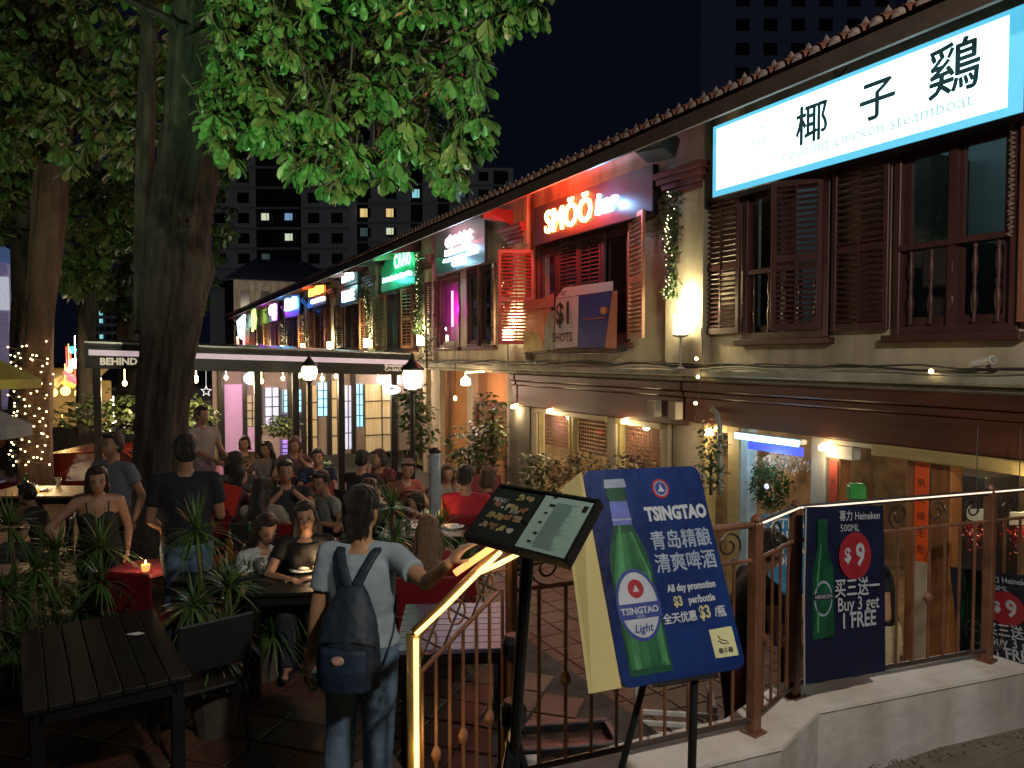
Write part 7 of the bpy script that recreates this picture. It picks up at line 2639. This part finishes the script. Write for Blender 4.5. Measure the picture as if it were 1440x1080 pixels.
    # the face stays free: the cap is cut back in front below the hairline
    def cut(co):
        q = inv @ (co - head)
        if q.y < -.030 and q.z < .072 and abs(q.x) < .066 and q.z > -.10:
            q.y = -.030 + (q.y + .030) * .15 if hair != 'x' else q.y
            co = head + Rh @ q
        return hn(co)
    me = remesh(b, vox * .85, 2, cut)
    me.transform(S_)
    me.materials.append(hm)
    part('hair', me, None, t, world=False)
    # face
    for s in (1, -1):
        b = MB(); b.M = S_; b.ell(hd(s * .030, -.077, .006), .0125, .009, .0060, 10, 6, Rh); e = part('eye', b, eyew, t, world=False, smooth=True)
        b = MB(); b.M = S_; b.ell(hd(s * .030, -.0855, .005), .0062, .003, .0062, 8, 6, Rh); part('iris', b, eyed, e, world=False)
        b = MB(); b.M = S_; b.tube([hd(s * .015, -.088, .026), hd(s * .032, -.087, .031), hd(s * .047, -.076, .024)], [.0022, .003, .0015], 5); part('eyebrow', b, hm, t, world=False)
        b = MB(); b.M = S_; b.tube([hd(s * .018, -.087, .012), hd(s * .031, -.0885, .0155), hd(s * .044, -.080, .010)], .0014, 5); part('eyelid', b, eyed, t, world=False)
    b = MB(); b.M = S_; b.ell(hd(0, -.082, -.055), .022, .007, .0042, 10, 6, Rh); b.ell(hd(0, -.080, -.061), .019, .008, .0048, 10, 6, Rh); part('mouth', b, lipm, t, world=False, smooth=True)
    if glasses:
        b = MB(); b.M = S_
        for s in (1, -1):
            b.tube([hd(s * .031 + .021 * math.cos(a), -.096, .004 + .016 * math.sin(a)) for a in np.linspace(0, 2 * PI, 15)[:-1]], .0016, 5, closed=True)
            b.tube([hd(s * .052, -.094, .006), hd(s * .074, -.02, .008)], .0014, 5)
        b.tube([hd(-.010, -.098, .006), hd(.010, -.098, .006)], .0014, 5)
        part('glasses', b, black, t, world=False)
    t['_'] = 0
    del t['_']
    return t, dict(up=up, hd=hd, SH=SH, EL=EL, WR=WR, k=k, pel=pel, S=S_)


def fab(n, c, **k): return mat('fabric_' + n, c if n in ('pale_tee', 'white_tee', 'cream_shorts', 'red_tee') else tuple(q * .62 for q in c), .85, **{'bump': .25, 'bscale': 140, 'scale': 9, 'var': .12, **k})


# ---- the woman with the backpack
WL = Vector((.90, 3.30, -2.2))
hx = Vector((1.150, 2.715, -.865))      # her right hand on the handrail
RZ = -TH + PI + R(-6)                            # facing away from the viewer
inv = Matrix.Rotation(-RZ, 3, 'Z')
loc_h = inv @ (hx - WL) / (1.56 / 1.65)
wr = inv @ (hx - WL + Vector((-.03, .075, .028))) / (1.56 / 1.65)
fd = inv @ (slope[3] - slope[0]).normalized()
sd_ = -1 if wr.x < 0 else 1
p1, J = person('woman seen from behind in a pale blue tee and jeans, holding the glowing handrail', WL, RZ, 1.56, False, lean=R(2), turn=R(-14) if sd_ < 0 else R(14), nod=R(8),
               hands={sd_: (wr, fd * .9 + Vector((0, 0, .1)), Vector((.15 * sd_, 0, -1)), Vector((0, 0, 1)), .45), -sd_: (Vector((-sd_ * .26, -.02, .86)), None, Vector((-sd_ * .3, .6, -1)))},
               sk=mat('skin_warm', (.40, .22, .125), .5, var=.08, bump=.03, sss=.05), top_=fab('pale_tee', (.28, .35, .41)), bottom=mat('denim', (.14, .24, .38), .8, var=.35, scale=7, bump=.3, bscale=160, streak=.3),
               hair='loose', sleeve=.62, vox=.0085, tlen=.06, legs={1: ((.11, -.02, .50), (.12, .05, .08)), -1: ((-.08, .0, .50), (-.07, -.04, .08))})
up, S1 = J['up'], J['S']
# backpack, carried by her: a thing of its own
bp = thing('backpack', 'dark navy drawstring-top backpack with a small pale badge on the woman back', 'backpack', WL, RZ)
nb_ = mat('backpack_navy', (.010, .022, .040), .6, var=.3, scale=8, bump=.15, bscale=160)
b = MB()
loft(b, [(up(.0, .155, -.12), .115, .05), (up(0, .185, -.10), .145, .075), (up(0, .200, .02), .150, .090), (up(0, .195, .12), .145, .085), (up(0, .175, .22), .120, .065), (up(0, .150, .31), .080, .042), (up(0, .135, .355), .05, .02)])
me = remesh(b, .009, 3, cloth_noise(.008, 14, 5.)); me.transform(S1); me.materials.append(nb_)
part('bag', me, None, bp, world=False)
b = MB(); loft(b, [(up(0, .262, -.10), .10, .025), (up(0, .272, .0), .112, .035), (up(0, .268, .085), .108, .028), (up(0, .262, .10), .10, .015)])
me = remesh(b, .008, 2, cloth_noise(.004, 16, 2.)); me.transform(S1); me.materials.append(mat('backpack_pocket', (.008, .024, .055), .6, var=.3, scale=8, bump=.15, bscale=160))
part('pocket', me, None, bp, world=False)
b = MB(); b.M = S1; b.tube([up(-.145, .235, .10), up(-.08, .272, .125), up(.08, .272, .125), up(.145, .235, .10)], .005, 5); part('flap_seam', b, blackc, bp, world=False)
for s in (1, -1):
    b = MB()
    pts = [up(s * .02, .150, .34), up(s * .055, .125, .42), up(s * .085, .075, .485), up(s * .100, -.01, .505), up(s * .105, -.09, .46), up(s * .12, -.115, .36)]
    q2 = [up(s * .12, -.115, .36), up(s * .155, -.06, .22), up(s * .165, .04, .10), up(s * .14, .16, -.06)]
    for P_ in (pts,):
        for i in range(len(P_) - 1):
            b.tube([P_[i] + Vector((s * -.016, 0, 0)), P_[i + 1] + Vector((s * -.016, 0, 0))], .012, 6); b.tube([P_[i] + Vector((s * .012, 0, 0)), P_[i + 1] + Vector((s * .012, 0, 0))], .012, 6); b.tube([P_[i], P_[i + 1]], .013, 6)
    b.tube(q2, .007, 6)
    me = remesh(b, .006, 3); me.transform(S1); me.materials.append(nb_)
    part('strap', me, None, bp, world=False)
b = MB(); b.M = S1; b.ell(up(.015 * -sd_, .303, .055), .030, .006, .022, 10, 8); part('badge', b, mat('badge_pale', (.5, .32, .28), .5, var=.5, scale=40), bp, world=False)
# phone-like cup in her lower hand
b = MB(); wl = J['WR'][-sd_]; b.M = Matrix.Translation(WL) @ Matrix.Rotation(RZ, 4, 'Z') @ S1; b.lathe(wl + Vector((-.0, -.02, -.17)), [(.024, 0), (.030, .09), (.028, .09)], 12)
top('drink_cup', b, mat('cup_teal', (.05, .20, .16), .4), 'small teal cup in the lowered hand of the backpack woman', 'cup', smooth=True)

# ---- man in the black tee, back turned
P = at(262, 700, 5.6)
person('man in a black tee and jeans standing with his back turned beside the big trunk', (P.x, P.y, TZ), -TH + PI + R(18), 1.70, False, female=False, turn=R(10), nod=R(14), top_=fab('black_navy', (.012, .014, .028)), sk=skin_m,
       bottom=MATS['denim'], hair='short', sleeve=.62, vox=.012, tlen=.10, hands={1: (Vector((.20, -.20, 1.0)), None), -1: (Vector((-.18, -.24, 1.02)), None)})
# ---- woman in the camisole facing the viewer, man in grey behind her
P = at(138, 700, 5.9)
person('woman in a dark camisole facing the viewer, bending over a table behind spiky leaves', (P.x, P.y, TZ), -TH + R(28), 1.50, False, lean=R(20), nod=R(6), turn=R(4), camisole=True, top_=fab('camisole', (.03, .04, .035)), bottom=fab('dark_skirt', (.03, .03, .03)),
       sk=skin_l, hair='bob', vox=.011, hands={-1: (Vector((-.30, -.34, .98)), None, (-1, .3, -.4)), 1: (Vector((.22, -.26, .95)), None)})
P = at(160, 690, 6.7)
person('man in a blue-grey tee half hidden behind the woman in the camisole', (P.x, P.y, TZ), -TH + R(-20), 1.62, False, female=False, top_=fab('blue_grey', (.16, .19, .24)), bottom=fab('dark_trousers', (.03, .03, .04)), sk=skin_m, hair='short', vox=.014)


def seat_at(px, py, d, face, label, H=1.60, ground=None, **kw):
    """seated figure whose head appears at (px, py); the seat is a stool at its place"""
    P = at(px, py, d)
    g = P.z - (1.585 - .45) * H / 1.65 if ground is None else ground
    t, J_ = person(label, (P.x, P.y, g), -TH + face, H, True, **kw)
    return t


def stool(px, py, d, g, lab, m=None):
    pass


tee_w = fab('white_tee', (.46, .50, .49))
people = [
    (357, 737, 5.75, R(52), 'seated woman in a white tee looking down at her phone, in profile', dict(lean=R(14), nod=R(22), turn=R(-10), top_=tee_w, bottom=fab('denim_dark', (.04, .05, .08)), hair='long', hands={1: (Vector((.02, -.40, .74)), None, (1, 0, -1)), -1: (Vector((-.06, -.40, .74)), None, (-1, 0, -1))})),
    (432, 722, 5.7, R(8), 'seated woman with glasses in a black tee smiling behind the table', dict(lean=R(8), nod=R(8), turn=R(8), tilt=R(-6), top_=fab('black_tee', (.012, .012, .014)), bottom=fab('denim_dark', (.04, .05, .08)), hair='long', glasses=True, hands={1: (Vector((.08, -.36, .72)), None, (1, 0, -1)), -1: (Vector((-.10, -.36, .72)), None, (-1, 0, -1))})),
    (366, 690, 7.2, R(180), 'woman with long black hair down her back and a light top, seated', dict(top_=fab('cream_top', (.40, .36, .30)), bottom=fab('brown_skirt', (.14, .08, .04)), hair='long', sk=skin_l)),
    (402, 664, 7.6, R(20), 'seated man in a dark vest raising both hands to his mouth', dict(female=False, top_=fab('dark_vest', (.03, .03, .035)), bottom=fab('grey_trousers', (.08, .08, .09)), hair='short', sk=skin_m, hands={1: (Vector((.06, -.26, .98)), (0, 0, 1), (1, 0, -1)), -1: (Vector((-.06, -.26, .98)), (0, 0, 1), (-1, 0, -1))})),
    (474, 672, 7.9, R(-50), 'seated man in a light grey shirt turned sideways, beside the backpack woman head', dict(female=False, top_=fab('grey_shirt', (.30, .33, .30)), bottom=fab('grey_trousers', (.08, .08, .09)), hair='short', sk=skin_m, nod=R(12))),
    (410, 622, 10.5, R(30), 'person with large reddish hair farther back under the small lantern', dict(top_=fab('mauve_top', (.20, .14, .16)), bottom=fab('grey_trousers', (.08, .08, .09)), hair='bob', hm=hairb)),
    (330, 650, 8.6, R(200), 'person in a patterned dark shirt seated with back turned right of the apron waiter', dict(female=False, top_=fab('pattern_shirt', (.10, .10, .09), var=.8), bottom=fab('grey_trousers', (.08, .08, .09)), hair='short', sk=skin_m)),
    (308, 668, 7.7, R(150), 'person with a dark bob bending by the red menu folder', dict(lean=R(22), nod=R(10), top_=fab('maroon_top', (.12, .05, .06)), bottom=fab('grey_trousers', (.08, .08, .09)), hair='bob')),
    (655, 672, 7.4, R(176), 'man in a bright red tee seated, back turned, by the beer tower', dict(female=False, top_=fab('red_tee', (.42, .018, .03)), bottom=fab('grey_trousers', (.08, .08, .09)), hair='short', sk=skin_m, sleeve=.6)),
    (684, 672, 7.9, R(120), 'person in a red top leaning beside the man in the bright red tee', dict(top_=fab('red_top', (.34, .03, .04)), bottom=fab('grey_trousers', (.08, .08, .09)), hair='bob', hm=hairb, sk=skin_l)),
    (602, 748, 5.5, R(182), 'seated woman with long brown hair hanging over a red chair back', dict(nod=R(14), top_=fab('red_seat_top', (.30, .02, .025)), bottom=fab('grey_trousers', (.08, .08, .09)), hair='long', hm=mat('hair_chestnut', (.19, .11, .06), .4, var=.5, scale=16, stretch=(6, 6, .5), bump=.8, bscale=60))),
    (541, 640, 9.6, R(-20), 'person in a maroon top sitting under the big lantern', dict(top_=fab('maroon_tee', (.20, .03, .05)), bottom=fab('grey_trousers', (.08, .08, .09)), hair='bob')),
    (506, 648, 9.0, R(160), 'person in a dark jacket seated behind the backpack woman head', dict(female=False, top_=fab('dark_jacket', (.03, .03, .03)), bottom=fab('grey_trousers', (.08, .08, .09)), hair='short')),
    (562, 655, 8.6, R(40), 'person in a coral top by the curtained wall', dict(top_=fab('coral_top', (.42, .10, .08)), bottom=fab('grey_trousers', (.08, .08, .09)), hair='short')),
    (590, 705, 8.3, R(-60), 'person in a pink striped shirt to the left of the beer tower', dict(top_=fab('pink_shirt', (.36, .12, .14), var=.6, scale=30), bottom=fab('grey_trousers', (.08, .08, .09)), hair='bob')),
    (352, 700, 8.4, R(-30), 'person in a beige top seated between the long-haired woman and the menu folder', dict(top_=fab('beige_top', (.34, .26, .16)), bottom=fab('grey_trousers', (.08, .08, .09)), hair='bob')),
    (446, 640, 10.2, R(15), 'person in a navy tee seated far back to the right of the lantern post', dict(female=False, top_=fab('navy_tee', (.03, .05, .12)), bottom=fab('grey_trousers', (.08, .08, .09)), hair='short')),
    (376, 632, 10.8, R(-15), 'person in a pale shirt seated far back under the cyan window', dict(top_=fab('pale_shirt', (.40, .38, .36)), bottom=fab('grey_trousers', (.08, .08, .09)), hair='long')),
    (340, 622, 11.6, R(40), 'person in an olive top seated far back near the red-brown door', dict(top_=fab('olive_top', (.12, .13, .05)), bottom=fab('grey_trousers', (.08, .08, .09)), hair='bob')),
    (520, 690, 7.4, R(-170), 'person in a black top seated just behind the backpack woman hair', dict(top_=fab('black_blouse', (.02, .02, .02)), bottom=fab('grey_trousers', (.08, .08, .09)), hair='bob')),
    (624, 662, 9.4, R(25), 'person in a white top seated beyond the beer tower', dict(top_=fab('plain_white', (.42, .40, .36)), bottom=fab('grey_trousers', (.08, .08, .09)), hair='long', hm=hairb)),
    (64, 690, 8.6, R(-70), 'person in a dark top sitting sideways at the fairy-lit plank table', dict(female=False, top_=fab('charcoal_tee', (.04, .04, .045)), bottom=fab('grey_trousers', (.08, .08, .09)), hair='short', nod=R(10))),
]
rgq = random.Random(77)
for (px, py, d, face, lab, kw) in people:
    near_ = d < 6
    P = at(px, py, d)
    H = 1.60 if kw.get('female', True) else 1.68
    g = P.z - (.92 - .45 + .665) * H / 1.65
    if d > 6 and 'hands' not in kw:
        q = rgq.randint(0, 3)
        kw['hands'] = [{1: (Vector((.05, -.27, .93)), (0, -.2, 1), (1, 0, -1)), -1: (Vector((-.12, -.36, .70)), None, (-1, 0, -1))}, {1: (Vector((.16, -.38, .72)), None, (1, 0, -1)), -1: (Vector((-.10, -.34, .72)), None, (-1, 0, -1))},
                       {1: (Vector((.02, -.30, .84)), None, (1, 0, -1)), -1: (Vector((-.04, -.30, .82)), None, (-1, 0, -1))}, {1: (Vector((.2, -.30, .74)), None, (1, 0, -1)), -1: (Vector((-.08, -.24, .96)), (0, -.1, 1), (-1, 0, -1))}][q]
        kw.setdefault('lean', R(rgq.uniform(0, 16))); kw.setdefault('turn', R(rgq.uniform(-35, 35))); kw.setdefault('nod', R(rgq.uniform(-4, 18))); kw.setdefault('tilt', R(rgq.uniform(-8, 8)))
    t, _J = person(lab, (P.x, P.y, g), -TH + face, H, True, vox=.011 if near_ else .015, **kw)
    # what each one sits on
    isred = px in (357, 432, 602, 655)
    c = chair('c', (P.x, P.y, g - .02), -TH + face, redc if isred else blackc, 'chairs under the seated guests')
    c['label'] = ' '.join((('red' if isred else 'dark') + ' chair under the ' + lab.replace('seated ', '')).split()[:16])
    if g > TZ + .03:     # the floor they sit on is a low deck here
        c.scale = (1, 1, 1)
# waiter in a pale apron, standing
P = at(284, 615, 9.6)
person('standing waiter with a pale apron at the back beside the big trunk', (P.x, P.y, TZ), -TH + R(60), 1.66, False, female=False, top_=fab('white_shirt', (.42, .40, .38)), bottom=fab('mauve_apron', (.30, .20, .24)), hair='short', sk=skin_m, vox=.015,
       hands={1: (Vector((.1, -.36, 1.05)), None), -1: (Vector((-.1, -.36, 1.05)), None)})
# two by the shop front behind the railing
P = at(1042, 762, 4.55)
person('person in a black vest bending behind the railing post near the blue board', (P.x, P.y, LZ), -TH + R(95), 1.68, False, female=False, lean=R(14), nod=R(20), top_=fab('black_vest', (.012, .012, .014)), bottom=fab('maroon_trousers', (.09, .012, .012)), hair='short', sk=skin_l, sleeve=.22,
       vox=.012, hands={1: (Vector((.16, -.30, 1.02)), None, (0, .8, -1)), -1: (Vector((-.1, -.34, 1.0)), None)})
P = at(1240, 775, 5.0)
person('person in a black top and cream shorts walking behind the navy banner', (P.x, P.y, LZ), -TH + R(-95), 1.64, False, lean=R(8), top_=fab('black_top', (.012, .012, .014)), bottom=fab('cream_shorts', (.46, .40, .24)), hair='bob', skirt=True, sk=skin_l, sleeve=.4,
       vox=.012, hands={1: (Vector((.14, -.28, 1.05)), None), -1: (Vector((-.12, -.32, .98)), None)})
# red folder on the table
P = atz(322, 722, TZ + .76)
b = MB(); b.M = frame(P + Vector((0, 0, .14)), _r, (0, .2, 1)) @ Matrix.Rotation(R(-14), 4, 'Z'); b.bev(-.10, .10, -.15, .15, 0, .012, .003)
top('menu_folder', b, mat('folder_red', (.45, .03, .02), .4), 'upright red menu folder on the table between the seated guests', 'folder')
# small bottles of ornaments and phones: hair clip
